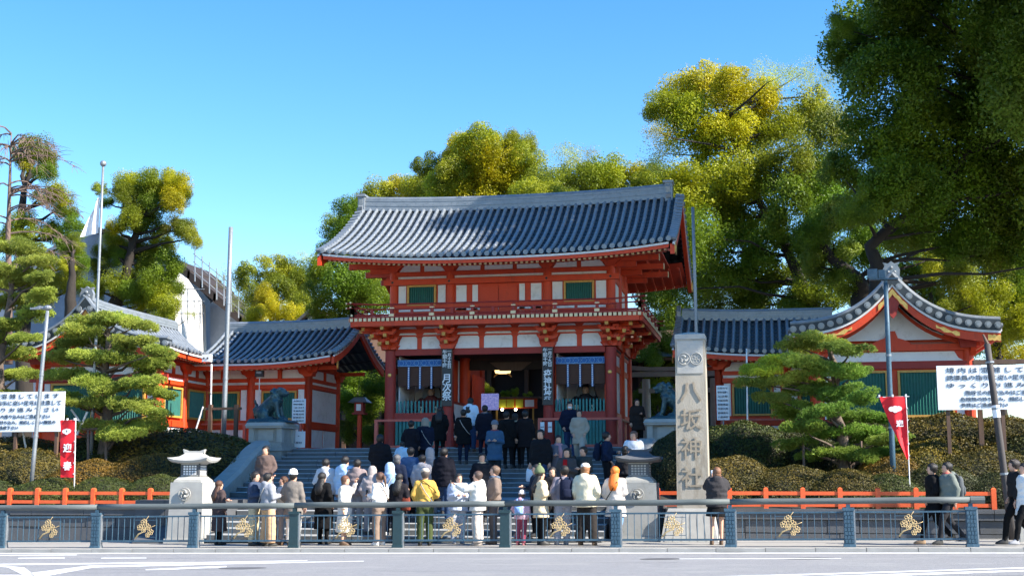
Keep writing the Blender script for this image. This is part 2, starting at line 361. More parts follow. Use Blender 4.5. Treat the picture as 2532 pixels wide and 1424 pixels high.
retaining(-22, -6.9, 'low dark granite retaining wall topped by red fence left of the stairs')
retaining(6.6, 24, 'low dark granite retaining wall topped by red fence behind the inscribed pillar')
# ---- low orange picket rail on top of it
def low_fence(x0, x1, zt, label):
    r_ = root('low_red_fence', ((x0+x1)/2, 31.7, .775), label, 'fence', 'low vermilion fences')
    n = round((x1-x0)/.82)
    for k in range(n+1):
        x = lerp(x0, x1, k/n); mb = MB(); mb.box(x-.055, x+.055, 31.64, 31.75, .77, zt+.03); mb.frus(x, 31.695, zt+.03, zt+.06, .055, .055, .02, .02); part('post', mb, ORAN, r_)
    for k in range(n):
        a = lerp(x0, x1, k/n)+.055; b = lerp(x0, x1, (k+1)/n)-.055
        for z in (.82, zt-.12):
            mb = MB(); mb.box(a, b, 31.66, 31.73, z, z+.085); part('rail', mb, ORAN, r_)
low_fence(-21.3, -5.95, 1.17, 'low vermilion fence along the wall beside the brownish clipped hedge')
low_fence(6.45, 14.15, 1.21, 'low vermilion fence behind the tall inscribed pillar and the walkers')
# ---- guard rail at the kerb
PX = [-8.62+2.415*k for k in range(10)]; RY = 28.0
gr_ = root('guard_rail', (0, RY, 0), 'blue grey kerbside guard rail with log top rail and brass plum blossoms', 'guard rail')
post_m = {}
def post_mesh(mt):
    if mt.name in post_m: return post_m[mt.name]
    mb = MB(); mb.frus(0, 0, -.02, .06, .125, .10, .115, .09); mb.frus(0, 0, .06, .74, .105, .08, .10, .075); mb.frus(0, 0, .74, .80, .12, .095, .12, .095); mb.box(-.04, .04, -.04, .04, .80, .87)
    if mt is PANT:
        for r_ in range(8):                                  # cast brick relief, each brick proud of the joints
            z = .085+.08*r_
            for c_ in range(3):
                x = -.093+.064*c_+(.0 if r_ % 2 else .012)
                mb.box(x, x+.050, -.094, -.07, z, z+.066)
    mb.box(.10, .132, -.05, .05, -.01, .76, 1)
    me = mb.mesh('post', [mt, STEEL]); fixn(me); post_m[mt.name] = me; return me
for k, x in enumerate(PX+[-11.03]):
    mt = PANT2 if k in (3, 4, 5) else PANT
    o = ob('post', post_mesh(mt), gr_); o.location = (x, 0, gz(x)); 
    if mt is PANT2: o['label'] = 'dark green post without relief'
# handrail: slightly uneven log segments
for a, b in zip([-14.0]+PX[1::2][:-1], PX[1::2]):
    if a == -14.0: b = PX[1]
    mb = MB(); n = 7; rr = random.Random(int(a*9)+3)
    mb.tube([(lerp(a, b, i/n), RY+rr.uniform(-.008, .008), gz(lerp(a, b, i/n))+.935+rr.uniform(-.008, .008)) for i in range(n+1)], .066, 10)
    part('handrail', mb, LOGR, gr_, smooth=True)
mb = MB(); mb.tube([(PX[-1], RY, gz(PX[-1])+.935), (PX[-1]+.28, RY, gz(13)+.937)], .08, 10); part('handrail', mb, LOGR, gr_)
bar = MB(); bar.tube([(0, 0, .17), (0, 0, .69)], .009, 6); bar_me = bar.mesh('baluster', [PANT])
def blossom():
    mb = MB()
    def ring(cx, cz, r):
        for q in range(5):
            a = 2*math.pi*q/5+.3; r *= 1.0; ccx, ccz = cx+r*.62*math.cos(a), cz+r*.62*math.sin(a); pts = [(ccx+r*.46*math.cos(t/6*math.pi*2), 0, ccz+r*.46*math.sin(t/6*math.pi*2)) for t in range(7)]
            mb.tube(pts, .0075, 5)
        mb.ball((cx, 0, cz), r*.22, 6, 4)
    for cx, cz, r in ((-.02, .13, .062), (.06, .04, .062), (-.10, .03, .058), (.13, -.06, .058), (-.02, -.02, .05), (.07, -.12, .045)): ring(cx, cz, r)
    mb.tube([(-.19, 0, -.19), (-.12, 0, -.10), (-.02, 0, -.06), (.05, 0, .05), (.02, 0, .17), (.08, 0, .25)], [.017, .016, .013, .011, .008, .004], 6)
    mb.tube([(.05, 0, .0), (.16, 0, .04), (.23, 0, .07)], [.01, .008, .004], 5)
    me = mb.mesh('plum_blossom_ornament', [BRAS], True); return me
blm = blossom()
for k in range(10):
    a = (PX[k-1] if k else -11.03); b = PX[k]; n = 15; sl = math.atan(.0115)
    for z, h in ((.135, .04), (.69, .035)):
        mb = MB(); x0, x1 = a+.105, b-.10
        mb.add([(x0, RY-.018, gz(x0)+z), (x1, RY-.018, gz(x1)+z), (x1, RY+.018, gz(x1)+z), (x0, RY+.018, gz(x0)+z), (x0, RY-.018, gz(x0)+z+h), (x1, RY-.018, gz(x1)+z+h), (x1, RY+.018, gz(x1)+z+h), (x0, RY+.018, gz(x0)+z+h)],
               [(0,3,2,1),(4,5,6,7),(0,1,5,4),(1,2,6,5),(2,3,7,6),(3,0,4,7)]); part('rail', mb, PANT, gr_)
    c = (a+b)/2
    for i in range(1, n):
        x = lerp(a+.1, b-.1, i/n)
        if abs(x-c) < .27: continue
        o = ob('baluster', bar_me, gr_); o.location = (x, 0, gz(x))
    mb = MB(); 
    for x in (c-.28, c+.28): mb.box(x-.008, x+.008, RY-.012, RY+.012, gz(x)+.17, gz(x)+.69)
    for z in (.24, .62): mb.box(c-.272, c+.272, RY-.01, RY+.01, gz(c)+z, gz(c)+z+.012)
    part('ornament_frame', mb, PANT, gr_)
    o = ob('plum_blossom_ornament', blm, gr_); o.location = (c, -.03, gz(c)+.43); o.scale = (1.15, 1, 1.15)
# ================================================================ ROOF KIT
def rib_mesh(P, T, r=.075, courses=12, seg=6):
    """P(t)->centre line, T = unit vector across the rib; each tile slightly tapered so the courses show"""
    mb = MB(); rings = []
    for c in range(courses):
        for q, rr in ((0, r*1.10), (.97, r*.92)):
            t = (c+q)/courses; p = Vector(P(t)); d = (Vector(P(min(1, t+.02)))-Vector(P(max(0, t-.02)))).normalized(); nrm = T.cross(d)
            if nrm.z < 0: nrm = -nrm
            rings.append([p+T*(rr*math.cos(math.pi*k/seg))+nrm*(rr*1.05*math.sin(math.pi*k/seg)) for k in range(seg+1)])
    mb.loft(rings, cap=False, closed=False); return mb
def roof_slope(roof, Pf, n, T, eave_dir, r=.075, courses=12, caps=True, bed=True):
    """Pf(u,t): surface; u 0..1 along the eave, t 0 eave..1 ridge"""
    for i in range(n+1):
        u = i/n; mb = rib_mesh(lambda t: Pf(u, t), T, r, courses); part('tile_row', mb, TILE, roof, smooth=False)
        if caps:
            p = Vector(Pf(u, 0)); e = Vector(eave_dir); mb = MB()
            mb.tube([p+e*.07+Vector((0, 0, .02)), p+e*.015+Vector((0, 0, .02))], r*1.28, 10); mb.tube([p+e*.085+Vector((0, 0, .02)), p+e*.06+Vector((0, 0, .02))], r*.5, 8)
            part('eave_tile', mb, TILE, roof)
    if bed:
        mb = MB(); g = []
        for c in range(courses):
            for q, dz in ((0, 0), (.98, -.035)):
                t = (c+q)/courses; row = []
                for i in range(n):
                    for w, dd in ((0, 0), (.5, -.035)):
                        p = Vector(Pf((i+w)/n, t)); row.append((p.x, p.y, p.z+dz+dd-.005))
                row.append(tuple(Vector(Pf(1, t))+Vector((0, 0, dz-.005)))); g.append(row)
        mb.sheet(g); me = mb.mesh('tile_bed', [TILB]); ob('tile_bed', me, roof)
def prof(t): return .62*t+.38*t**2.1          # concave slope, steeper near the ridge
# ================================================================ THE TWO-STOREY GATE
GC = -.16
gate = root('two_storey_gate', (GC, 46.5, TZ), 'vermilion two-storey shrine gate with railed balcony and curved tiled roof', 'gate')
def gpart(name, x0, x1, y0, y1, z0, z1, m, par=None):
    mb = MB(); mb.box(x0, x1, y0, y1, z0, z1); return part(name, mb, m, par or gate)
colx = [-4.12, -1.98, 1.62, 3.80]; YF, YM, YR = 44.5, 47.0, 49.5
for y in (YF, YM, YR):
    for x in colx:
        mb = MB(); mb.tube([(x, y, TZ-.02), (x, y, 5.98)], [.2, .195], 16, mi=0); mb.tube([(x, y, TZ-.02), (x, y, TZ+.1)], .27, 12, mi=1)
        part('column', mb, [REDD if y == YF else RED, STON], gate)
# front lintels and sills
for a, b in zip(colx, colx[1:]):
    mid = abs(a-colx[1]) < .1
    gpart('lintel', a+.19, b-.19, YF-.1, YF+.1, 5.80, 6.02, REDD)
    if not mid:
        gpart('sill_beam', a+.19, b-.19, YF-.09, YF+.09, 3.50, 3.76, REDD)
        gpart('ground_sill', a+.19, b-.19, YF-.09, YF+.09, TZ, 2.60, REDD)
        n = 13 if a < 0 else 15
        for k in range(n):           # lower closed boards and upper open pickets
            x = lerp(a+.26, b-.26, k/(n-1))
            gpart('lower_picket', x-.045, x+.045, YF-.04, YF+.0, 2.60, 3.50, GRNR)
            mb = MB(); mb.box(x-.028, x+.028, YF-.03, YF+.02, 3.76, 4.16); mb.frus(x, YF-.005, 4.16, 4.21, .028, .025, .003, .003); part('picket', mb, GRNR, gate)
        gpart('picket_backing', a+.2, b-.2, YF+.03, YF+.05, 2.60, 3.50, GREN)
        # guardian niche
        gpart('niche_side_wall', a+.22, a+.27, YF+.3, YM-.2, TZ, 5.8, PLAS); gpart('niche_side_wall', b-.27, b-.22, YF+.3, YM-.2, TZ, 5.8, RED)
        gpart('niche_back_wall', a+.2, b-.2, YM-.12, YM-.05, TZ, 5.8, PLAS); gpart('niche_floor', a+.2, b-.2, YF+.12, YM-.14, 3.3, 3.4, BRWN)
        # blind with printed valance
        w = (b-a)-.46; xl = a+.23
        bl = gpart('blind', xl, xl+w, YF+.14, YF+.16, 4.72, 5.42, BLIN)
        for q in range(8):
            gpart('blind_slat', xl, xl+w, YF+.12, YF+.14, 4.74+q*.085, 4.76+q*.085, BLIN, bl)
        for h in (0, 1):
            v = gpart('valance', xl+h*w/2+.005, xl+(h+1)*w/2-.005, YF+.08, YF+.105, 5.42, 5.66, BLUC)
            mb = MB()
            for q in range(3):
                cx = xl+h*w/2+w/2*(q+.5)/3
                pts = [(cx+.085*math.cos(t*math.pi/6), YF+.072, 5.54+.085*math.sin(t*math.pi/6)) for t in range(13)]; mb.tube(pts, .009, 4, cap=False)
                mb.tube([(cx-.14, YF+.072, 5.60), (cx-.09, YF+.072, 5.54), (cx-.14, YF+.072, 5.48)], .008, 4)
            mb.box(xl+h*w/2+.01, xl+(h+1)*w/2-.01, YF+.068, YF+.079, 5.425, 5.45); mb.box(xl+h*w/2+.01, xl+(h+1)*w/2-.01, YF+.068, YF+.079, 5.625, 5.64)
            part('printed_pattern', mb, BLUP, v, kind='stuff')
        for q in (.25, .5, .75):
            x = xl+w*q; s_ = gpart('hanging_strip', x-.035, x+.035, YF+.06, YF+.078, 4.62, 5.42, BLUC)
            mb = MB()
            for j in range(12): mb.box(x-.02, x+.02, YF+.052, YF+.059, 4.64+j*.064, 4.68+j*.064)
            part('printed_pattern', mb, LETT, s_, kind='stuff')
# gilt ornaments on the corner columns
for x in (colx[0], colx[3]):
    for z in (5.1,): 
        mb = MB(); mb.ball((x+.02*(-1 if x > 0 else 1), YF-.19, z), .075, 8, 6, sc=(1, .35, 1)); part('gilt_boss', mb, GOLD, gate, smooth=True)
# passage interior: side walls, ceiling, inner doors, lit beam work
for x, d in ((colx[1], 1), (colx[2], -1)):
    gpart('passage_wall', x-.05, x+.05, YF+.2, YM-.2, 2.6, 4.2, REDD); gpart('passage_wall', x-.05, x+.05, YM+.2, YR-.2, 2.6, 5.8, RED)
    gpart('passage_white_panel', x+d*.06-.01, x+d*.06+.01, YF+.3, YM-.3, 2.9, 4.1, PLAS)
gpart('gate_leaf', colx[1]+.24, colx[1]+.32, YM+.1, YM+1.7, TZ+.05, 5.3, RED); gpart('gate_leaf', colx[2]-.32, colx[2]-.24, YM+.1, YM+1.7, TZ+.05, 5.3, RED)
gpart('threshold_lintel', colx[1]+.19, colx[2]-.19, YM-.1, YM+.1, 5.45, 5.8, DARK)
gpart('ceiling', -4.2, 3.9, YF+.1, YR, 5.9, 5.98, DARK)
mb = MB(); mb.prism([(GC-.85, 5.72), (GC+.75, 5.72), (GC+.35, 5.40), (GC-.45, 5.40)], YM-.16, YM-.11); part('inner_crest', mb, BRWN, gate)
# ---- side wall facing right (seen obliquely) and left
for xs in (colx[0], colx[3]):
    for y0, y1 in ((YF, YM), (YM, YR)):
        gpart('side_lintel', xs-.09, xs+.09, y0+.19, y1-.19, 5.8, 6.02, RED)
        gpart('side_tie_beam', xs-.08, xs+.08, y0+.19, y1-.19, 5.2, 5.4, RED); gpart('side_tie_beam', xs-.08, xs+.08, y0+.19, y1-.19, 3.5, 3.75, RED)
        gpart('side_panel', xs-.03, xs+.03, y0+.19, y1-.19, 3.76, 5.2, PLAS); gpart('side_panel', xs-.03, xs+.03, y0+.19, y1-.19, 5.4, 5.8, PLAS); gpart('side_panel', xs-.03, xs+.03, y0+.19, y1-.19, 2.5, 3.5, RED)
# ---- frieze between lintel and balcony (front)
def frieze(y, d, xs, z0, rows, par, fw=.22, notch=.2, axis=0):
    """white panels with cut corners between posts; rows of beams with thin white strips above"""
    zt = z0+.44
    for a, b in zip(xs, xs[1:]):
        mids = [(a+b)/2] if b-a < 3 else [lerp(a, b, 1/3), lerp(a, b, 2/3)]
        ed = [a]+mids+[b]
        for k, (p, q) in enumerate(zip(ed, ed[1:])):
            lx = p+(.28 if k == 0 else .09); rx = q-(.28 if k == len(ed)-2 else .09)
            pl = [(lx-(.16 if k == 0 else 0), z0), (rx+(.16 if k == len(ed)-2 else 0), z0)]
            if k == len(ed)-2: pl += [(rx+.14, z0+.07), (rx-.04, z0+.16), (rx-.08, zt-.12), (rx-.16, zt)]
            else: pl += [(rx, zt-.06), (rx-.05, zt)]
            if k == 0: pl += [(lx+.16, zt), (lx+.08, zt-.12), (lx+.04, z0+.16), (lx-.14, z0+.07)]
            else: pl += [(lx+.05, zt), (lx, zt-.06)]
            mb = MB(); mb.prism(pl, y-.035, y+.02); part('frieze_panel', mb, PLAS, par)
            for zs in rows:
                mb = MB(); mb.prism([(lx+.02, zs), (rx-.02, zs), (rx-.08, zs+.07), (lx+.08, zs+.07)], y-.035, y+.02); part('white_strip', mb, PLAS, par)
gpart('frieze_wall', -4.3, 3.98, YF-.02, YF+.1, 6.02, 6.95, RED)
frieze(YF-.02, 0, colx, 6.03, (6.53, 6.75), gate)
gpart('frieze_rear_wall', -4.3, 3.98, YR-.1, YR, 6.02, 6.95, RED); gpart('frieze_side_wall', 3.86, 3.98, YF+.1, YR-.1, 6.02, 6.95, RED); gpart('frieze_side_wall', -4.3, -4.18, YF+.1, YR-.1, 6.02, 6.95, RED)
for z in (6.20, 6.48): pass
# beams standing proud between the strips
for z0, z1 in ((6.47, 6.52), (6.61, 6.74), (6.83, 6.95)):
    gpart('frieze_beam', -4.3, 3.98, YF-.11, YF-.025, z0, z1, RED)
# ---- bracket clusters: stepped arms growing outwards, cream block ends
def bracket(x, y, z, par, side=0, dirs=((0, -1),)):
    for dx, dy in dirs:
        L_ = math.hypot(dx, dy); ex, ey = dx/L_, dy/L_; tx, ty = -ey, ex
        mb = MB()
        def blk(s, w, z0, z1, l, mi=0):      # at distance s outwards, half width w across
            pts = []
            for zz, ww in ((z0, w*.72), (z1, w)):
                for a, b in ((-1, -1), (1, -1), (1, 1), (-1, 1)):
                    pts.append((x+ex*(s+a*l)+tx*b*ww, y+ey*(s+a*l)+ty*b*ww, zz))
            mb.add(pts, [(0,3,2,1),(4,5,6,7),(0,1,5,4),(1,2,6,5),(2,3,7,6),(3,0,4,7)], mi)
        blk(.0, .30, z, z+.16, .26)
        for st_, (s, zz) in enumerate(((.30, z+.16), (.62, z+.40), (.98, z+.62))):
            blk(s*.5, .07, zz, zz+.14, s*.5+.12)          # outward arm
            blk(s, .36 if st_ < 2 else .46, zz+.10, zz+.22, .06)    # cross arm
            for q in (-1, 0, 1):
                ox = tx*q*.30; oy = ty*q*.30
                mb.frus(x+ex*s+ox, y+ey*s+oy, zz+.21, zz+.29, .055, .055, .08, .08)
            e0 = s+.125                                                # cream end of the arm
            cx, cy = x+ex*(e0+.01), y+ey*(e0+.01); mb.frus(cx, cy, zz+.01, zz+.13, .055+.0*abs(ex), .055, .062, .062, 1)
        o = part('bracket', mb, [RED, OCHR], par)
for x in colx[1:3]: bracket(x, YF, 6.0, gate)
bracket(colx[0], YF, 6.0, gate, dirs=((0, -1), (-1, -1), (-1, 0))); bracket(colx[3], YF, 6.0, gate, dirs=((0, -1), (1, -1), (1, 0)))
for x in (colx[3], colx[0]):
    d = 1 if x > 0 else -1
    bracket(x, YM, 6.0, gate, dirs=((d, 0),)); bracket(x, YR, 6.0, gate, dirs=((d, 0), (d, 1), (0, 1)))
for x in colx[1:3]: bracket(x, YR, 6.0, gate, dirs=((0, 1),))
# ---- balcony
BX0, BX1, BY0, BY1, BZ = -5.28, 5.02, 43.25, 50.75, 7.08
bal = part('balcony', MB().box(BX0, BX1, BY0, BY1, BZ-.06, BZ-.0), REDD, gate)
def bpart(name, x0, x1, y0, y1, z0, z1, m):
    mb = MB(); mb.box(x0, x1, y0, y1, z0, z1); return part(name, mb, m, bal)
for y in (BY0+.06, BY1-.06): bpart('girder', BX0+.1, BX1-.1, y-.06, y+.06, BZ-.34, BZ-.17, RED)
for x in (BX0+.06, BX1-.06): bpart('girder', x-.06, x+.06, BY0+.12, BY1-.12, BZ-.34, BZ-.17, RED)
joi = MB(); joi.box(-.052, .052, 0, .7, -.05, .05, 0); joi.box(-.055, .055, -.012, .0, -.055, .055, 1); jm = joi.mesh('joist', [RED, CREM])
n = 62
for k in range(n):
    x = lerp(BX0+.08, BX1-.08, k/(n-1))
    o = ob('joist', jm, bal); o.location = (x, BY0-.03, BZ-.115)
    if k % 2 == 0: o = ob('joist', jm, bal); o.location = (x, BY1+.03, BZ-.115); o.rotation_euler = (0, 0, math.pi)
n = 42
for k in range(n):
    y = lerp(BY0+.08, BY1-.08, k/(n-1))
    o = ob('joist', jm, bal); o.location = (BX1+.03, y, BZ-.115); o.rotation_euler = (0, 0, math.pi/2)
    o = ob('joist', jm, bal); o.location = (BX0-.03, y, BZ-.115); o.rotation_euler = (0, 0, -math.pi/2)
def railing(p0, p1, ext=.22):
    p0 = Vector(p0); p1 = Vector(p1); d = (p1-p0); L_ = d.length; d.normalize(); n = max(2, round(L_/1.45))
    for z, r in ((.42, .032), (.25, .028), (.05, .04)):
        a = p0-d*(ext if z > .1 else .06); b = p1+d*(ext if z > .1 else .06); k = 9
        pts = [a+(b-a)*(i/k)+Vector((0, 0, z+(.07*max(0, abs(i/k-.5)*2-.86)/.14 if z > .2 else 0))) for i in range(k+1)]
        mb = MB(); mb.tube(pts, r, 6); part('balcony_rail', mb, REDD, bal)
        for e, dd in ((pts[0], -1), (pts[-1], 1)):
            mb = MB(); mb.tube([e-d*.02*dd, e+d*.03*dd], r*1.15, 6); part('rail_end_cap', mb, CREM, bal)
    for i in range(n+1):
        p = p0.lerp(p1, i/n); mb = MB(); mb.box(p.x-.05, p.x+.05, p.y-.05, p.y+.05, p.z, p.z+.38); mb.box(p.x-.085, p.x+.085, p.y-.085, p.y+.085, p.z-.01, p.z+.09, 1)
        mb.box(p.x-.075, p.x+.075, p.y-.06, p.y+.06, p.z+.27, p.z+.31, 1); part('balcony_post', mb, [REDD, CREM], bal)
        if i < n:
            q = p0.lerp(p1, (i+.5)/n); mb = MB(); mb.box(q.x-.05, q.x+.05, q.y-.03, q.y+.03, q.z+.06, q.z+.25); part('balcony_strut', mb, REDD, bal)
railing((BX0+.08, BY0+.08, BZ), (BX1-.08, BY0+.08, BZ)); railing((BX1-.08, BY0+.08, BZ), (BX1-.08, BY1-.08, BZ)); railing((BX0+.08, BY1-.08, BZ), (BX0+.08, BY0+.08, BZ))
railing((BX1-.08, BY1-.08, BZ), (BX0+.08, BY1-.08, BZ))
# ---- upper storey
UY, UR = 45.0, 49.0; uc = [-4.22, -2.06, 1.48, 3.84]
uc = [-4.18, -2.06, 1.50, 3.78]
gpart('upper_wall', uc[0], uc[3], UY, UY+.08, BZ, 9.5, RED); gpart('upper_rear_wall', uc[0], uc[3], UR-.08, UR, BZ, 9.5, RED)
for x in (uc[0], uc[3]):
    gpart('upper_side_wall', x-.04, x+.04, UY+.08, UR-.08, BZ, 9.5, RED)
    for y0, y1 in ((UY, 47), (47, UR)): gpart('upper_side_panel', x-.055, x+.055, y0+.22, y1-.22, 7.75, 8.38, PLAS)
for x in uc:
    for y in ((UY, UR) if x in uc[1:3] else (UY, 47, UR)):
        mb = MB(); mb.tube([(x, y, BZ), (x, y, 9.4)], .15, 14); part('upper_column', mb, RED, gate)
gpart('upper_tie_beam', uc[0]-.32, uc[3]+.32, UY-.22, UY-.03, 8.40, 8.60, RED)
for x in uc:
    mb = MB(); mb.tube([(x, UY-.235, 8.5), (x, UY-.2, 8.5)], .045, 8); part('nail_cover', mb, BLAK, gate)
gpart('upper_side_beam', uc[3]-.09, uc[3]+.09, UY-.2, UR+.2, 8.40, 8.6, RED); gpart('upper_side_beam', uc[0]-.09, uc[0]+.09, UY-.2, UR+.2, 8.40, 8.6, RED)
for a, b in zip(uc, uc[1:]):
    gpart('upper_white_strip', a+.16, b-.16, UY-.03, UY+.0, 8.64, 8.72, PLAS)
    mids = [(a+b)/2] if b-a < 3 else [lerp(a, b, 1/3), lerp(a, b, 2/3)]
    ed = [a]+mids+[b]
    for k, (p, q) in enumerate(zip(ed, ed[1:])):
        L0 = k == 0; L1 = k == len(ed)-2
        lx = p+.2 if L0 else p+.08; rx = q-.2 if L1 else q-.08
        pl = [(lx, 8.90), (rx, 8.90)]
        pl += [(rx-.10, 9.02), (rx-.16, 9.2)] if L1 else [(rx, 9.2)]
        pl += [(lx+.16, 9.2), (lx+.10, 9.02)] if L0 else [(lx, 9.2)]
        mb = MB(); mb.prism(pl, UY-.03, UY+.01); part('upper_frieze_panel', mb, PLAS, gate)
    gpart('upper_sill_strip', a+.2, b-.2, UY-.03, UY+.0, 7.44, 7.52, PLAS)
gpart('upper_beam', uc[0], uc[3], UY-.12, UY-.035, 8.74, 8.88, RED); gpart('upper_sill', uc[0], uc[3], UY-.1, UY-.0, 7.56, 7.70, RED)
def lattice(par, x0, x1, y, z0, z1, n=None, frame=.07, m=GREN, side=0):
    w = part('lattice_window', MB().box(x0, x1, y, y+.02, z0, z1), m, par); n = n or int((x1-x0)/.075)
    for k in range(n):
        x = lerp(x0+.03, x1-.03, k/(n-1)); mb = MB(); mb.add([(x-.02, y, z0), (x, y-.035, z0), (x+.02, y, z0), (x-.02, y, z1), (x, y-.035, z1), (x+.02, y, z1)], [(0, 1, 4, 3), (1, 2, 5, 4), (0, 2, 1), (3, 4, 5)]); part('bar', mb, m, w)
    mb = MB(); f = frame; mb.box(x0-f, x1+f, y-.07, y+.03, z1, z1+f); mb.box(x0-f, x1+f, y-.07, y+.03, z0-f, z0); mb.box(x0-f, x0, y-.07, y+.03, z0+.001, z1-.001); mb.box(x1, x1+f, y-.07, y+.03, z0+.001, z1-.001)
    part('frame', mb, OCHR, w); return w
for a, b in ((uc[0], uc[1]), (uc[2], uc[3])):
    c = (a+b)/2; hw = (b-a)/2
    for s in (-1, 1): gpart('upper_panel', min(c+s*.60, c+s*(hw-.18)), max(c+s*.60, c+s*(hw-.18)), UY-.03, UY+.0, 7.76, 8.39, PLAS)
    lattice(gate, c-.47, c+.47, UY-.04, 7.72, 8.33)
for s in (-1, 1):
    c = (uc[1]+uc[2])/2
    gpart('upper_panel', min(c+s*1.18, c+s*1.56), max(c+s*1.18, c+s*1.56), UY-.03, UY+.0, 7.2, 8.36, PLAS); gpart('upper_panel', min(c+s*.76, c+s*.96), max(c+s*.76, c+s*.96), UY-.03, UY+.0, 7.2, 8.36, PLAS)
    for z in (7.6, 7.42): gpart('panel_rail', min(c+s*.70, c+s*1.6), max(c+s*.70, c+s*1.6), UY-.06, UY-.035, z-.03, z+.03, RED)
    dd = gpart('upper_door', min(c+s*.01, c+s*.68), max(c+s*.01, c+s*.68), UY-.05, UY+.0, 7.2, 8.33, RED)
    for z in (7.35, 7.8, 8.25): bb = MB(); bb.box(min(c+s*.04, c+s*.65), max(c+s*.04, c+s*.65), UY-.075, UY-.052, z, z+.05); part('batten', bb, RED, dd)
for x in uc: 
    mb = MB(); 
    mb.prism([(x-.42, 9.22), (x+.42, 9.22), (x+.36, 9.08), (x+.2, 8.98), (x+.15, 8.88), (x-.15, 8.88), (x-.2, 8.98), (x-.36, 9.08)], UY-.2, UY-.04); mb.box(x-.1, x+.1, UY-.8, UY-.2, 9.1, 9.24); part('upper_bracket', mb, RED, gate)
for x, d in ((uc[3], 1), (uc[0], -1)):
    for y in (UY, 47, UR):
        mb = MB(); mb.box(min(x, x+d*1.7), max(x, x+d*1.7), y-.09, y+.09, 9.05, 9.25); mb.box(min(x, x+d*.9), max(x, x+d*.9), y-.07, y+.07, 8.85, 9.04); mb.box(min(x+d*1.7, x+d*1.72), max(x+d*1.7, x+d*1.72), y-.1, y+.1, 9.04, 9.26, 1); part('upper_bracket', mb, [RED, CREM], gate)
# ---- main roof
RX0, RX1 = -6.0, 6.02; EY, RYD, EY2 = 42.35, 47.0, 51.65
def ez(u): return 9.0+.30*abs(2*u-1)**2.6
def rzz(u): return 11.62+.16*abs(2*u-1)**2.2
roof = part('roof', MB().box(RX0+.5, RX1-.5, 44, 50, 9.45, 9.5), RED, gate)
xs_ = lambda u: lerp(RX0, RX1, u)
def rise(Yp, u): return ez(u)+(rzz(u)-ez(u))*prof(Yp)
roof_slope(roof, lambda u, t: (xs_(u)+ (.0), lerp(EY, RYD, t), rise(t, u)), 45, Vector((1, 0, 0)), (0, -1, 0), .070, 15)
roof_slope(roof, lambda u, t: (xs_(u), lerp(EY2, RYD, t), rise(t, u)), 45, Vector((1, 0, 0)), (0, 1, 0), .07, 6)
# verge tiles along both gable ends: short tiles laid across
for e, d in ((0, -1), (1, 1)):
    for sgn, ya in ((1, EY), (-1, EY2)):
        for k in range(18):
            t = (k+.5)/18; p = Vector((xs_(e)+d*.08, lerp(ya, RYD, t), rise(t, e)+.03)); mb = MB()
            mb.tube([p+Vector((-d*.12, 0, .02)), p+Vector((d*.17, 0, -.02))], .085, 8); part('verge_tile', mb, TILE, roof)
        # barge board, white edge and dark underside following the verge
        for nm, o0, o1, xo, th, m_ in (('white_verge_board', -.16, -.10, .17, .04, TRIM), ('barge_board', -.46, -.165, .12, .07, RED)):
            mb = MB(); rings = []
            for k in range(13):
                t = k/12; y = lerp(ya, RYD, t); z = rise(t, e); x = xs_(e)+d*xo
                rings.append([(x-th, y, z+o0-.04*(1-t)), (x+th, y, z+o0-.04*(1-t)), (x+th, y, z+o1), (x-th, y, z+o1)])
            mb.loft(rings); part(nm, mb, m_, roof)
        mb = MB(); p = (xs_(e)+d*.2, lerp(ya, RYD, .03), rise(.03, e)-.31); mb.box(p[0]-.02, p[0]+.02, p[1]-.05, p[1]+.55, p[2]-.16, p[2]+.18); part('gilt_fitting', mb, GOLD, roof)
    # gable infill
    mb = MB(); pts = [(lerp(EY, RYD, t/8), rise(t/8, e)-.3) for t in range(9)]+[(lerp(RYD, EY2, t/8), rise(1-t/8, e)-.3) for t in range(1, 9)]
    xg = xs_(e)-d*1.2; pts = [p for p in pts if 43.8 < p[0] < 50.2]; pts = [(44, 9.3)]+pts+[(50, 9.3)]
    mb.prismx(pts, xg-.05, xg+.05); part('gable_wall', mb, RED, roof)
# eave boards: white line, red fascia
for ya, d in ((EY, -1), (EY2, 1)):
    for nm, o0, o1, yo, m_ in (('white_eave_board', -.155, -.085, .03, TRIM), ('eave_fascia', -.27, -.16, .08, RED)):
        mb = MB(); rings = []
        for k in range(25):
            u = k/24; y = ya-d*yo; z = ez(u); rings.append([(xs_(u), y-.03, z+o0), (xs_(u), y+.03, z+o0), (xs_(u), y+.03, z+o1), (xs_(u), y-.03, z+o1)])
        mb.loft(rings); part(nm, mb, m_, roof)
    # soffit
    mb = MB(); mb.sheet([[(xs_(k/12), ya-d*.1, ez(k/12)-.17) for k in range(13)], [(xs_(k/12), ya-d*2.7, ez(k/12)+.30) for k in range(13)]]); ob('soffit', mb.mesh('soffit', [RED]), roof)
raf = MB(); raf.add([(-.035, 0, -.045), (.035, 0, -.045), (.035, 0, .035), (-.035, 0, .035), (-.035, 2.3, .30), (.035, 2.3, .30), (.035, 2.3, .38), (-.035, 2.3, .38)], [(4,5,6,7),(0,4,7,3),(1,2,6,5),(0,1,5,4),(3,7,6,2)], 0)
raf.add([(-.045, -.01, -.055), (.045, -.01, -.055), (.045, -.01, .045), (-.045, -.01, .045), (-.045, .01, -.055), (.045, .01, -.055), (.045, .01, .045), (-.045, .01, .045)], [(0,1,2,3),(4,7,6,5),(0,4,5,1),(1,5,6,2),(2,6,7,3),(3,7,4,0)], 1)
rm = raf.mesh('rafter', [RED, CREM])
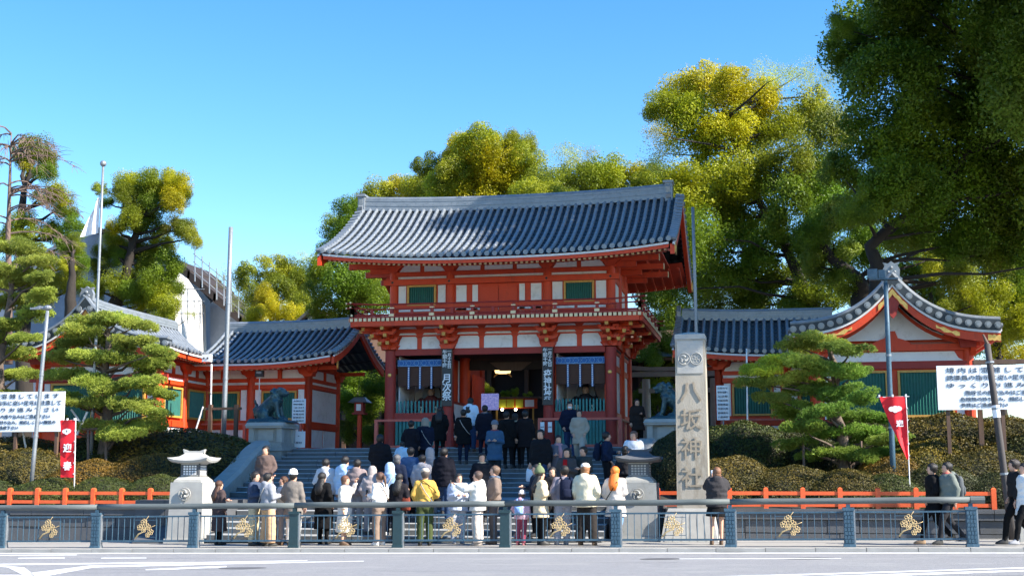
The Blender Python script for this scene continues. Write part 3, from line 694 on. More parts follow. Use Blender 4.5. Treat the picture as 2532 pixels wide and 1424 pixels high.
for k in range(66):
    u = .012+.976*k/65
    o = ob('rafter', rm, roof); o.location = (xs_(u), EY+.34, ez(u)-.24)
    if k % 2: o = ob('rafter', rm, roof); o.location = (xs_(u), EY2-.34, ez(u)-.24); o.rotation_euler = (0, 0, math.pi)
# ridge: stacked courses, with end ornaments
def ridge(par, pts, h, w, endh=.0, cap=.09, m=TILE):
    pts = [Vector(p) for p in pts]; L_ = 5; z = 0
    for k in range(L_):
        ww = w*(1-.05*k) if k % 2 == 0 else w*.88*(1-.05*k); z0 = h*k/L_; z1 = h*(k+1)/L_-.004; mb = MB(); rings = []
        for i, p in enumerate(pts):
            d = (pts[min(i+1, len(pts)-1)]-pts[max(i-1, 0)]).normalized(); s = Vector((d.y, -d.x, 0)).normalized()
            rings.append([p+s*ww+Vector((0, 0, z0)), p-s*ww+Vector((0, 0, z0)), p-s*ww+Vector((0, 0, z1)), p+s*ww+Vector((0, 0, z1))])
        mb.loft(rings); part('ridge_course', mb, m, par)
    mb = MB(); mb.tube([p+Vector((0, 0, h+.02)) for p in pts], cap, 8); part('ridge_cap', mb, m, par)
ridge(roof, [(lerp(-6.0, 5.6, k/16), RYD, rzz(k/16)-.12) for k in range(17)], .46, .17)
def onigawara(par, p, d, s=1.0):
    """ridge-end tile facing direction d"""
    d = Vector(d); t = Vector((d.y, -d.x, 0)); p = Vector(p); mb = MB()
    def pt(a, b, c): return p+t*(a*s)+Vector((0, 0, b*s))+d*(c*s)
    out = [(-.30, 0), (.30, 0), (.34, .12), (.25, .2), (.27, .42), (.2, .56), (.26, .66), (.1, .62), (0, .70), (-.1, .62), (-.26, .66), (-.2, .56), (-.27, .42), (-.25, .2), (-.34, .12)]
    n = len(out); vs = [pt(a, b, .0) for a, b in out]+[pt(a, b, .16) for a, b in out]
    mb.add(vs, [tuple(range(n)), tuple(range(2*n-1, n-1, -1))]+[(k, (k+1) % n, (k+1) % n+n, k+n) for k in range(n)])
    for a, b, r in ((-.1, .34, .05), (.1, .34, .05), (0, .22, .075), (-.16, .16, .05), (.16, .16, .05), (0, .48, .06)):
        q = pt(a, b, .17); mb.ball(q, r*s, 8, 6)
    part('ridge_end_tile', mb, TILE, par)
onigawara(roof, (-6.0, RYD, 11.66), (-1, 0, 0), 1.0); onigawara(roof, (5.62, RYD, 11.66), (1, 0, 0), 1.0)
mb = MB(); mb.box(-6.2, -5.94, RYD-.24, RYD+.24, 11.5, 12.22); mb.box(-6.25, -5.9, RYD-.3, RYD+.3, 12.2, 12.28); part('ridge_end_block', mb, TILE, roof)
mb = MB(); mb.box(5.58, 5.86, RYD-.24, RYD+.24, 11.5, 12.24); mb.box(5.52, 5.9, RYD-.3, RYD+.3, 12.22, 12.30); part('ridge_end_block', mb, TILE, roof)
# ---- text helper
def text_mesh(body, size, mt, vertical=False, depth=.006, bold=.0):
    me_all = None; c = bpy.data.curves.new('t', 'FONT'); c.size = size; c.extrude = depth; c.offset = bold; c.align_x = 'CENTER'; c.align_y = 'CENTER'
    c.resolution_u = 2; c.space_line = 1.25
    c.body = '\n'.join(body) if vertical else body
    if vertical: c.space_line = .92
    o = bpy.data.objects.new('t', c); COL.objects.link(o)
    me = bpy.data.meshes.new_from_object(o.evaluated_get(bpy.context.evaluated_depsgraph_get())); bpy.data.objects.remove(o)
    me.materials.clear(); me.materials.append(mt); me.transform(Matrix.Rotation(math.pi/2, 4, 'X')); me.name = 'lettering'; return me
def lettering(par, body, size, mt, loc, vertical=False, bold=0, rz=0, sx=1):
    me = text_mesh(body, size, mt, vertical, bold=bold)
    o = ob('lettering', me, par); base = Vector(o.location); o.location = base+Vector(loc); o.rotation_euler = (0, 0, rz); o.scale = (sx, 1, 1); return o
# ---- vertical black boards on the two middle columns
for x, big, cols, lab in ((colx[1], '月次祭', ('一月十五日', '午前十時'), 'tall black hanging board with three big pale characters, left of the passage'),
                          (colx[2], '疫神社祭', ('一月十九日', '午前十時'), 'tall black hanging board with four big pale characters, on the column right of the passage')):
    z0, z1 = 3.98, 5.99; b_ = root('hanging_sign_board', (x, YF-.24, z0), lab, 'sign', 'black notice boards on the gate columns')
    mb = MB(); mb.box(x-.17, x+.17, YF-.26, YF-.215, z0, z1); part('board', mb, BLKW, b_)
    mb = MB(); mb.box(x-.19, x-.17, YF-.27, YF-.21, z0, z1); mb.box(x+.17, x+.19, YF-.27, YF-.21, z0, z1); part('edge_strip', mb, BRWN, b_)
    lettering(b_, cols[0], .145, LETT, (x+.085, YF-.268, z1-.36), True, .003); lettering(b_, cols[1], .17, LETT, (x-.08, YF-.268, z1-.36), True, .003)
    lettering(b_, big, .34 if len(big) == 3 else .285, LETT, (x, YF-.268, 4.62 if len(big) == 3 else 4.66), True, .006)
# ================================================================ SIDE GALLERIES AND GABLED HALLS
class Wall:
    def __init__(s, par, axis, c, out, rev=False): s.p = par; s.ax = axis; s.c = c; s.o = out
    def M(s, p): return Vector((p.x, s.c+s.o*p.y, p.z)) if s.ax == 'x' else Vector((s.c+s.o*p.y, p.x, p.z))
    def mb(s): return MB(s.M)
    def box(s, name, a, b, d0, d1, z0, z1, m, par=None):
        q = s.mb(); q.box(a, b, d0, d1, z0, z1); return part(name, q, m, par or s.p)
    def poly(s, name, pl, d0, d1, m):
        q = s.mb(); q.prism(pl, d0, d1); return part(name, q, m, s.p)
    def lattice(s, a, b, z0, z1, m=GREN):
        w = s.box('lattice_window', a, b, 0, .03, z0, z1, m); n = max(3, int((b-a)/.085))
        for k in range(n):
            x = lerp(a+.03, b-.03, k/(n-1)); q = s.mb()
            q.add([(x-.022, .031, z0), (x, .06, z0), (x+.022, .031, z0), (x-.022, .031, z1), (x, .06, z1), (x+.022, .031, z1)], [(0, 1, 4, 3), (1, 2, 5, 4), (0, 2, 1), (3, 4, 5)]); part('bar', q, m, w)
        f = .07; q = s.mb(); q.box(a-f, b+f, 0, .10, z1+.001, z1+f); q.box(a-f, b+f, 0, .10, z0-f, z0-.001); q.box(a-f, a-.001, .0, .099, z0, z1); q.box(b+.001, b+f, 0, .099, z0, z1); part('frame', q, OCHR, w)
    def column(s, x, z0, z1, r=.14):
        q = s.mb(); q.tube([(x, 0, z0), (x, 0, z1)], r, 12); part('column', q, RED, s.p)
    def capital(s, x, z, w=.42):
        s.poly('bracket', [(x-.16, z), (x+.16, z), (x+.2, z+.10), (x+w-.06, z+.2), (x+w, z+.34), (x-w, z+.34), (x-w+.06, z+.2), (x-.2, z+.10)], .04, .2, RED)
def bays(w, cols, win, z=(2.45, 3.30, 3.50, 3.62, 4.66, 4.79, 4.94, 5.05, 5.17, 5.50), lower='white'):
    a, b = cols[0], cols[-1]
    w.box('wall_core', a, b, -.08, 0, z[0], z[9]+.12, RED)
    for k, x in enumerate(cols): w.column(x, z[0], z[9]+.1); w.capital(x, z[9]-.26)
    for nm, z0, z1, d in (('ground_sill', z[0], z[0]+.14, .08), ('floor_beam', z[1], z[2], .10), ('tie_beam', z[5], z[6], .11), ('upper_beam', z[7], z[8], .07), ('wall_plate', z[9]+.02, z[9]+.14, .12)):
        for p, q in zip(cols, cols[1:]): w.box(nm, p+.12, q-.12, .001, d, z0, z1, RED)
    for i, (p, q) in enumerate(zip(cols, cols[1:])):
        w.box('white_strip', p+.15, q-.15, .001, .03, z[6]+.01, z[7]-.01, PLAS)
        m = (p+q)/2
        w.box('strut', m-.07, m+.07, .001, .09, z[8], z[9], RED)
        w.poly('frieze_panel', [(p+.18, z[8]+.02), (m-.09, z[8]+.02), (m-.09, z[9]-.05), (m-.13, z[9]), (p+.46, z[9]), (p+.40, z[9]-.14), (p+.24, z[8]+.12)], .001, .03, PLAS)
        w.poly('frieze_panel', [(m+.09, z[8]+.02), (q-.18, z[8]+.02), (q-.24, z[8]+.12), (q-.40, z[9]-.14), (q-.46, z[9]), (m+.13, z[9]), (m+.09, z[9]-.05)], .001, .03, PLAS)
        if win[i] == 'w':
            w.lattice(p+.52, q-.52, z[3]+.07, z[4]-.02)
            w.box('white_panel', p+.17, p+.40, .001, .03, z[3], z[5]-.03, PLAS); w.box('white_panel', q-.40, q-.17, .001, .03, z[3], z[5]-.03, PLAS)
        elif win[i] == 'n':
            w.lattice(p+.32, q-.32, z[3]+.07, z[4]-.02)
        else: w.box('white_panel', p+.17, q-.17, .001, .03, z[3]-.05, z[5]-.03, PLAS)
        w.box('lower_panel', p+.18, m-.06, .001, .03, z[0]+.16, z[1]-.03, PLAS); w.box('lower_panel', m+.06, q-.18, .001, .03, z[0]+.16, z[1]-.03, PLAS)
def eave_trim(roof, pts, out, drop=0, rafter_dir=None, length=1.5, sp=.2):
    """pts along the eave; out = unit outward vector"""
    out = Vector(out); pts = [Vector(p) for p in pts]
    for nm, o0, o1, yo, th, m_ in (('white_eave_board', -.15, -.085, .02, .03, TRIM), ('eave_fascia', -.30, -.155, -.04, .03, RED)):
        mb = MB(); mb.loft([[p+out*(yo-th)+Vector((0, 0, o0)), p+out*(yo+th)+Vector((0, 0, o0)), p+out*(yo+th)+Vector((0, 0, o1)), p+out*(yo-th)+Vector((0, 0, o1))] for p in pts]); part(nm, mb, m_, roof)
    mb = MB(); mb.sheet([[p-out*.05+Vector((0, 0, -.17)) for p in pts], [p-out*length+Vector((0, 0, .10)) for p in pts]]); ob('soffit', mb.mesh('soffit', [RED]), roof)
    L_ = sum((b-a).length for a, b in zip(pts, pts[1:])); n = int(L_/sp); ang = math.atan2(out.x, -out.y)
    for k in range(1, n):
        f = k/n*(len(pts)-1); i = min(int(f), len(pts)-2); p = pts[i].lerp(pts[i+1], f-i)
        o = ob('rafter', rm2, roof); o.location = p-out*.22+Vector((0, 0, -.24)); o.rotation_euler = (0, 0, ang)
raf = MB(); raf.add([(-.035, 0, -.06), (.035, 0, -.06), (.035, 0, .03), (-.035, 0, .03), (-.035, 1.3, .10), (.035, 1.3, .10), (.035, 1.3, .19), (-.035, 1.3, .19)], [(4,5,6,7),(0,4,7,3),(1,2,6,5),(0,1,5,4),(3,7,6,2)], 0)
raf.add([(-.04, -.01, -.075), (.04, -.01, -.075), (.04, -.01, .04), (-.04, -.01, .04), (-.04, .01, -.075), (.04, .01, -.075), (.04, .01, .04), (-.04, .01, .04)], [(0,1,2,3),(4,7,6,5),(0,4,5,1),(1,5,6,2),(2,6,7,3),(3,7,4,0)], 1)
rm2 = raf.mesh('rafter', [RED, CREM])
WY, WE, WR, WE2, WYR = 46.0, 44.5, 47.6, 50.7, 49.2
def gallery(sgn, label):
    xe = GC+sgn*6.24; xi = GC+sgn*11.6           # verge end, end at the gabled hall
    g = root('side_gallery', ((xe+xi)/2, 47.6, TZ), label, 'gallery', 'low galleries beside the gate')
    x0, x1 = min(xe, xi), max(xe, xi)
    cols = sorted([GC+sgn*7.58, GC+sgn*9.86, GC+sgn*12.14])
    bays(Wall(g, 'x', WY, -1), cols, 'ww')
    xs = GC+sgn*7.58
    bays(Wall(g, 'y', xs, -sgn), [WY, WYR], 'p')
    w = Wall(g, 'x', WYR, 1); w.box('rear_wall', cols[0], cols[-1], 0, .1, TZ, 5.6, RED)
    # roof
    ue = lambda x: max(0, 1-abs(x-xe)/3.2)
    ez_ = lambda x: 5.70+.26*ue(x)**2; rz_ = lambda x: 7.22+.10*ue(x)**2
    roof = part('roof', MB().box(cols[0], cols[-1], 46.3, 48.9, 5.62, 5.7), RED, g); n = round((x1-x0)/.272)
    X = lambda u: lerp(x0, x1, u)
    roof_slope(roof, lambda u, t: (X(u), lerp(WE, WR, t), ez_(X(u))+(rz_(X(u))-ez_(X(u)))*prof(t)), n, Vector((1, 0, 0)), (0, -1, 0), .06, 10)
    roof_slope(roof, lambda u, t: (X(u), lerp(WE2, WR, t), ez_(X(u))+(rz_(X(u))-ez_(X(u)))*prof(t)), n, Vector((1, 0, 0)), (0, 1, 0), .07, 4, caps=False)
    eave_trim(roof, [(X(k/12), WE, ez_(X(k/12))) for k in range(13)], (0, -1, 0)); 
    ridge(roof, [(X(k/10), WR, rz_(X(k/10))-.1) for k in range(11)], .34, .15, cap=.08)
    onigawara(roof, (xe-sgn*.05, WR, rz_(xe)-.15), (-sgn, 0, 0), .85)
    for ya in (WE, WE2):
        for k in range(12):
            t = (k+.5)/12; p = Vector((xe-sgn*.08, lerp(ya, WR, t), ez_(xe)+(rz_(xe)-ez_(xe))*prof(t)+.02)); mb = MB(); mb.tube([p+Vector((sgn*.1, 0, .02)), p-Vector((sgn*.15, 0, .02))], .07, 8); part('verge_tile', mb, TILE, roof)
        for nm, o0, o1, xo, th, m_ in (('white_verge_board', -.13, -.08, .14, .03, TRIM), ('barge_board', -.40, -.135, .10, .05, RED)):
            mb = MB(); rings = []
            for k in range(11):
                t = k/10; y = lerp(ya, WR, t); z = ez_(xe)+(rz_(xe)-ez_(xe))*prof(t); x = xe-sgn*xo
                rings.append([(x-th, y, z+o0), (x+th, y, z+o0), (x+th, y, z+o1), (x-th, y, z+o1)])
            mb.loft(rings); part(nm, mb, m_, roof)
    mb = MB(); mb.prismx([(WY, 5.5), (WR, 6.9), (WYR, 5.5)], xs-.05, xs+.05); part('gable_wall', mb, RED, roof)
    for y in (WY, WYR):
        mb = MB(); mb.box(min(xs, xe+sgn*.2), max(xs, xe+sgn*.2), y-.07, y+.07, 5.48, 5.62); part('purlin', mb, RED, roof)
    mb = MB(); mb.ball((xe-sgn*.17, WE+.35, 5.55), .12, 8, 6, sc=(.3, .8, 1.4)); part('gilt_pendant', mb, GOLD, roof)
    # veranda rail in front
    v = root('veranda_rail', ((cols[0]+cols[-1])/2, WY-.55, TZ), 'salmon pink wooden rail before the '+('left' if sgn < 0 else 'right')+' low gallery', 'railing', 'salmon rails on the terrace')
    for x in [cols[0]+.1]+[(cols[0]+cols[-1])/2]+[cols[-1]-.1]:
        mb = MB(); mb.box(x-.05, x+.05, WY-.6, WY-.5, TZ, 3.5); part('post', mb, SALM, v)
    for z in (2.58, 3.44):
        mb = MB(); mb.box(cols[0]+.15, cols[-1]-.15, WY-.585, WY-.515, z, z+.06); part('rail', mb, SALM, v)
    return g
gallery(-1, 'low red gallery with green lattice windows and dark tiled roof behind the left bronze beast')
gallery(1, 'low red gallery partly hidden by the inscribed stone pillar and a pine')
def pp(t): return .12*t+.88*t**3.0
def hall(cx, hw, label, side):
    Yf, Yb, Yw = 41.0, 47.9, 42.1
    ze, zr = 5.92, 7.42
    g = root('gabled_hall', (cx, 44.5, TZ), label, 'hall', 'gabled halls at the ends of the galleries')
    roof = part('roof', MB().box(cx-hw+1, cx+hw-1, Yw+.2, Yb-.5, 5.7, 5.78), RED, g)
    fl = lambda y: .10*max(0, 1-(y-Yf)/2.5)**2
    for sg in (-1, 1):
        Pf = lambda u, t: (cx+sg*hw*(1-t), lerp(Yf, Yb, u), ze+(zr-ze)*pp(t)+fl(lerp(Yf, Yb, u))-.22*(1-min(1, 0+1))*0)
        roof_slope(roof, Pf, 25, Vector((0, 1, 0)), (sg, 0, 0), .06, 12)
        eave_trim(roof, [(cx+sg*hw, lerp(Yf, Yb, k/8), ze+fl(lerp(Yf, Yb, k/8))) for k in range(9)], (sg, 0, 0), length=1.1)
        # verge towards the street
        for k in range(11):
            t = (k+.3)/11; x, y, z = Pf(0, t); mb = MB(); mb.tube([(x, Yf-.17, z+.02), (x, Yf+.12, z+.04)], .105, 10); mb.tube([(x, Yf-.19, z+.02), (x, Yf-.16, z+.02)], .06, 8); part('verge_tile', mb, TILE, roof)
        mb = MB(); mb.loft([[Vector(Pf(0, t/14))+Vector((0, dy, dz)) for dy, dz in ((-.13, -.13), (.25, -.13), (.25, .17), (-.13, .17))] for t in range(15)]); part('verge_course', mb, TILB, roof)
        mb = MB(); mb.tube([Vector(Pf(0, t/14))+Vector((0, -.05, .20)) for t in range(15)], .085, 8); part('verge_cap', mb, TILE, roof)
        for nm, o0, o1, y0, y1, m_ in (('white_verge_board', -.215, -.14, -.10, .1, TRIM), ('barge_board', -.48, -.22, -.03, .05, RED)):
            mb = MB(); rings = []
            for t in range(17):
                x, y, z = Pf(0, t/16); rings.append([(x, Yf+y0, z+o0), (x, Yf+y1, z+o0), (x, Yf+y1, z+o1), (x, Yf+y0, z+o1)])
            mb.loft(rings); part(nm, mb, m_, roof)
        # gilt fittings along the barge board
        for ta, tb in ((.0, .12), (.38, .60), (.86, 1.0)):
            mb = MB(); rings = []
            for q in range(7):
                t = lerp(ta, tb, q/6); x, y, z = Pf(0, t); h = .05+.035*math.sin(q*2.1) if ta == .38 else .085+.02*math.sin(q*2.6)
                rings.append([(x, Yf-.05, z-.36-h), (x, Yf-.031, z-.36-h), (x, Yf-.031, z-.36+h), (x, Yf-.05, z-.36+h)])
            mb.loft(rings); part('gilt_fitting', mb, GOLD, roof)
    ridge(roof, [(cx, lerp(Yf+.1, Yb, k/6), zr-.08+fl(lerp(Yf, Yb, k/6))) for k in range(7)], .26, .15, cap=.08)
    onigawara(roof, (cx, Yf+.1, zr+.02), (0, -1, 0), .95)
    # gable end wall
    zz = [4.86, 5.08, 5.42, 5.62]
    w = Wall(g, 'x', Yw, -1)
    pl = [(cx+hw*(1-t/10), ze+(zr-ze)*pp(t/10)-.25) for t in range(3, 11)]+[(cx-hw*(1-t/10), ze+(zr-ze)*pp(t/10)-.25) for t in range(9, 2, -1)]
    w.poly('pediment', pl, .0, .04, PLAS)
    w.box('pediment_beam', cx-2.35, cx+2.35, .041, .16, zz[2], zz[3], RED)
    w.poly('frog_leg_strut', [(cx-.62, zz[3]), (cx+.62, zz[3]), (cx+.45, zz[3]+.12), (cx+.2, zz[3]+.2), (cx+.12, zz[3]+.42), (cx-.12, zz[3]+.42), (cx-.2, zz[3]+.2), (cx-.45, zz[3]+.12)], .041, .14, RED)
    w.poly('gable_pendant', [(cx-.3, zr-.42), (cx+.3, zr-.42), (cx+.16, zr-.72), (cx+.1, zr-.98), (cx, zr-1.1), (cx-.1, zr-.98), (cx-.16, zr-.72)], 1.05, 1.12, REDD)
    for s in (-1, 1):   # inner rake beam
        mb = MB(); mb.loft([[(cx+s*q*hw, Yw-.12, ze+(zr-ze)*pp(1-q)-.42), (cx+s*q*hw, Yw-.05, ze+(zr-ze)*pp(1-q)-.42), (cx+s*q*hw, Yw-.05, ze+(zr-ze)*pp(1-q)-.3), (cx+s*q*hw, Yw-.12, ze+(zr-ze)*pp(1-q)-.3)] for q in [k/10*.85 for k in range(11)]]); part('rake_beam', mb, RED, g)
        w.poly('carved_bracket', [(cx+s*2.25-.22, zz[3]-.15), (cx+s*2.25+.22, zz[3]-.15), (cx+s*2.25+.28, zz[3]+.12), (cx+s*2.25, zz[3]+.2), (cx+s*2.25-.28, zz[3]+.12)], .3, .42, REDD)
    xa, xb = cx-2.3, cx+2.3
    w.box('wall_core', xa, xb, -.08, 0, TZ, zz[3], RED)
    w.poly('white_band', [(xa+.15, zz[1]+.02), (xb-.15, zz[1]+.02), (xb-.3, zz[1]+.1), (xb-.42, zz[2]-.03), (xa+.42, zz[2]-.03), (xa+.3, zz[1]+.1)], .001, .03, PLAS)
    w.box('tie_beam', xa-.35, xb+.35, .001, .13, zz[0], zz[1], REDD)
    for x in (xa, xb): w.column(x, TZ, zz[2], .15)
    for p, q in ((xa+.2, cx-.12), (cx+.12, xb-.2)):
        w.lattice(p+.36 if p < cx-1 else p+.1, q-.1 if p < cx-1 else q-.36, 3.42, 4.74)
        if p < cx-1: w.box('white_panel', p, p+.22, .001, .03, 3.3, 4.8, PLAS)
        else: w.box('white_panel', q-.22, q, .001, .03, 3.3, 4.8, PLAS)
    w.box('floor_beam', xa, xb, .001, .12, 3.1, 3.3, REDD)
    for sg, yb in ((-1, WY), (1, WY)):
        bays(Wall(g, 'y', cx+sg*2.3, sg), [Yw, (Yw+yb)/2, yb], 'nn', z=(2.45, 3.30, 3.50, 3.62, 4.66, 4.79, 4.94, 5.05, 5.17, 5.50))
    return g
hall(-14.13, 3.15, 'gabled red hall with sunlit tiled roof, behind the sunlit pine', -1)
hall(12.95, 3.1, 'gabled red hall with gilt barge boards behind the white notice board and camphor trunk', 1)
# ================================================================ STONE AND BRONZE
MB_ = MB
def pedestal(cx, cy, label):
    MB = lambda: MB_(lambda v: Vector((cx+(v.x-cx)*.74, cy-.7+(v.y-(cy-.92))*.8, v.z)))
    p = root('stone_pedestal', (cx, cy, 0), label, 'pedestal', 'granite pedestals of the bronze beasts')
    for z0, z1, a, b, m in ((-.2, 2.36, .78, .78, STON), (2.36, 2.52, .84, .84, STON), (2.52, 2.64, .76, .76, STON)):
        mb = MB(); mb.frus(cx, cy, z0, z1-.005, a, b, a*.985, b*.985); part('plinth_block', mb, m, p)
    mb = MB(); mb.box(cx-.68, cx+.68, cy-.68, cy+.68, 2.64, 3.1); part('body', mb, STON, p)
    for s in (-1, 1):
        mb = MB(); mb.box(cx+s*.66-.12, cx+s*.66+.12, cy-.78, cy-.5, 2.64, 3.1); part('corner_post', mb, LITE, p)
        mb = MB(); mb.box(cx+s*.66-.12, cx+s*.66+.12, cy+.5, cy+.78, 2.64, 3.1); part('corner_post', mb, LITE, p)
    mb = MB(); mb.box(cx-.35, cx+.35, cy-.72, cy-.68, 2.7, 3.04); part('relief_panel', mb, LITE, p)
    mb = MB(); mb.box(cx-.88, cx+.88, cy-.88, cy+.88, 3.105, 3.18); mb.frus(cx, cy, 3.18, 3.29, .92, .92, .84, .84); part('cap_slab', mb, LITE, p)
pedestal(-7.12, 40.9, 'tall granite pedestal carrying the bronze beast near the left gallery')
pedestal(5.98, 40.9, 'granite pedestal half hidden by the inscribed pillar and right stone lantern')
def beast(cx, cy, z, sgn, label, op):
    mb = MB(); T = lambda x, y, zz: (cx+sgn*x, cy+y, z+zz)
    mb.add([T(*p) for p in [(-.78,-.45,0),(.78,-.42,0),(.80,.45,0),(-.76,.42,0),(-.70,-.36,.14),(.52,-.34,.10),(.66,.36,.08),(-.66,.34,.15)]], [(0,3,2,1),(4,5,6,7),(0,1,5,4),(1,2,6,5),(2,3,7,6),(3,0,4,7)])
    def b(x, y, zz, r, sc=(1, 1, 1)): mb.ball(T(x, y, zz), r, 12, 8, sc=sc)
    def t(pts, r): mb.tube([T(*p) for p in pts], r, 10)
    b(-.36, 0, .36, .25, (1.1, .9, 1)); t([(-.38, 0, .34), (-.15, 0, .55), (.08, 0, .74), (.2, 0, .88)], [.24, .25, .25, .2])
    for s in (-1, 1):
        b(-.30, s*.2, .30, .20, (1.2, .6, 1)); t([(-.18, s*.22, .22), (-.05, s*.23, .14), (.08, s*.23, .13)], [.1, .07, .06])
        t([(.14, s*.15, .72), (.20, s*.16, .45), (.26, s*.17, .22), (.36, s*.17, .14)], [.12, .085, .07, .075]); b(.38, s*.17, .14, .075, (1.3, 1, .7))
        for k in range(6): b(.05+.06*math.sin(k*2), s*(.18+.02*(k % 2)), .58+.09*k, .075)
        t([(.30, s*.12, 1.08), (.24, s*.15, 1.16), (.20, s*.14, 1.13)], [.05, .04, .02])
    b(.30, 0, 1.0, .17, (1.05, .95, 1)); b(.44, 0, .97, .10, (1.1, 1, .8)); b(.43, 0, .86 if op else .90, .075, (1.1, .9, .6)); b(.53, 0, 1.0, .04)
    for k in range(14):
        a = k*2.4; b(.14+.10*math.cos(a), .16*math.sin(a), .84+.022*k, .07)
    for k in range(7): b(-.52-.02*k, .05*math.sin(k*2), .30+.075*k, .09-.008*k); b(-.62+.03*math.sin(k), .06*math.cos(k*3), .2+.05*k, .06)
    me = remesh(mb, 'bronze_guardian_beast', .026, [BRNZ]); me.transform(Matrix.Translation((-cx, -cy, -z)))
    ob('bronze_guardian_beast', me, None, loc=(cx, cy, z), label=label, cat='statue', group='bronze beasts flanking the stairs')
beast(-7.08, 40.85, 3.29, 1, 'dark bronze lion-dog with closed jaw seated facing right on its pedestal', False)
beast(6.12, 40.85, 3.29, -1, 'dark bronze lion-dog with bowed head facing left beside the inscribed pillar', True)
def lantern(cx, y0, g0, label, m1, m2):
    L_ = root('stone_lantern', (cx, y0+.6, g0), label, 'stone lantern', 'roofed stone lanterns at the stair foot'); cy = y0+.62
    MB = lambda: MB_(lambda v: Vector((cx+(v.x-cx)*(.66 if v.z < 1.95 else .76), y0+(v.y-y0+.08)*.66, v.z if v.z < 1.38 else 1.38+(v.z-1.38)*.8)))
    mb = MB(); mb.frus(cx, cy, g0-.05, 1.38, .70, .66, .64, .60); part('base_block', mb, m1, L_)
    mb = MB(); mb.frus(cx, cy, g0-.05, g0+.12, .80, .74, .78, .72); part('foot_slab', mb, m1, L_)
    mb = MB(); mb.frus(cx, cy, 1.385, 1.44, .56, .54, .54, .52); part('step_slab', mb, m1, L_)
    mb = MB(); mb.frus(cx, cy, 1.445, 1.56, .54, .52, .40, .38); part('step_slab', mb, m1, L_)
    mb = MB(); mb.box(cx-.37, cx+.37, cy-.35, cy+.35, 1.565, 1.93); lb = part('light_box', mb, STOD, L_)
    for s, wd in ((0, .30), (1, .28)):
        for i in range(5):
            for j in range(4):
                a = -wd+.045+i*(2*wd-.05)/5; z = 1.615+j*.077; mb = MB()
                if s == 0: mb.box(cx+a, cx+a+.075, cy-.362, cy-.351, z, z+.05)
                else: mb.box(cx+.371, cx+.382, cy+a, cy+a+.07, z, z+.05)
                part('window_pane', mb, PLAS if m1 is LITE else LITE, lb)
        f = .03
        for za, zb_ in ((1.93, 1.96), (1.575, 1.60)):
            mb = MB()
            if s == 0: mb.box(cx-wd-f, cx+wd+f, cy-.375, cy-.351, za, zb_)
            else: mb.box(cx+.371, cx+.39, cy-wd-f, cy+wd+f, za, zb_)
            part('window_frame_bar', mb, m1, lb)
    # curved hipped roof
    mb = MB(); rings = []
    def ring(h, a, b, lift, n=6):
        pts = []
        for e in range(4):
            for k in range(n):
                f = k/n*2-1
                x, y = ((f*a, -b), (a, f*b), (-f*a, b), (-a, -f*b))[e]
                pts.append((cx+x, cy+y, h+lift*abs(f)**2.5))
        return pts
    for h, a, b, l in ((1.965, .42, .40, 0), (1.985, .66, .60, .08), (2.05, .70, .64, .09), (2.09, .56, .50, .06), (2.16, .40, .32, .02), (2.25, .32, .16, 0), (2.30, .30, .08, 0)): rings.append(ring(h, a, b, l))
    mb.loft(rings); part('roof', mb, m2, L_)
    mb = MB(); mb.loft([[(cx+x, cy-.06, 2.26+e), (cx+x, cy+.06, 2.26+e), (cx+x, cy+.05, 2.35+e), (cx+x, cy-.05, 2.35+e)] for x, e in ((-.36, .05), (-.2, .0), (.2, 0), (.36, .05))]); part('roof_ridge', mb, m2, L_)
    for s in (-1, 1):
        mb = MB(); mb.tube([(cx+s*.33, cy, 2.30), (cx+s*.40, cy, 2.40)], [.05, .02], 6); part('ridge_horn', mb, m2, L_)
    # three-comma emblem
    mb = MB_(lambda v: Vector((cx+(v.x-cx)*.82, y0+(v.y-(cy-.66)), 1.1+(v.z-1.1)*.82))); ex, ez_ = cx-.02, 1.10
    mb.tube([(ex+.185*math.cos(a/12*math.pi), cy-.652, ez_+.185*math.sin(a/12*math.pi)) for a in range(25)], .014, 6, cap=False)
    for q in range(3):
        a0 = q*2*math.pi/3+.4; pts = []; rr = []
        for k in range(9):
            a = a0+k*.26; r = .06+.012*k; pts.append((ex+r*math.cos(a), cy-.648, ez_+r*math.sin(a))); rr.append(.045*(1-k/9)+.006)
        mb.tube(pts, rr, 6)
    part('emblem', mb, m1, L_, smooth=True)
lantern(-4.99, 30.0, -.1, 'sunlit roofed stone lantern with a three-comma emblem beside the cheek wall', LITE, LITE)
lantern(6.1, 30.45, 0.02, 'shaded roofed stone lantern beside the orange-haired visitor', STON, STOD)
# inscribed pillar
pl_ = root('inscribed_stone_pillar', (7.37, 30.8, 0), 'tall square stone pillar carved with four large characters and twin crests', 'monument')
g0 = gz(7.3)
mb = MB(); mb.frus(7.28, 30.85, g0-.05, .72, .66, .62, .53, .50); part('plinth', mb, LITE, pl_)
for k in range(6):
    a = 7.28-.57+k*.19; mb = MB(); b_ = .19; mb.add([(a+.006, 30.85-.628, g0), (a+b_-.006, 30.85-.628, g0), (7.28+(a+b_-.006-7.28)*.82, 30.85-.525, .66), (7.28+(a+.006-7.28)*.82, 30.85-.525, .66)], [(0, 1, 2, 3)])
    mb.add([(a+.006, 30.85-.61, g0), (a+b_-.006, 30.85-.61, g0), (7.28+(a+b_-.006-7.28)*.82, 30.85-.505, .66), (7.28+(a+.006-7.28)*.82, 30.85-.505, .66)], [(3, 2, 1, 0)]); part('plinth_slab', mb, LITE, pl_)
mb = MB(); mb.frus(7.33, 30.85, .725, .80, .55, .52, .52, .50); part('plinth_cap', mb, LITE, pl_)
mb = MB(); mb.frus(7.37, 30.75, .80, 4.70, .365, .37, .345, .355); part('shaft', mb, STOW, pl_)
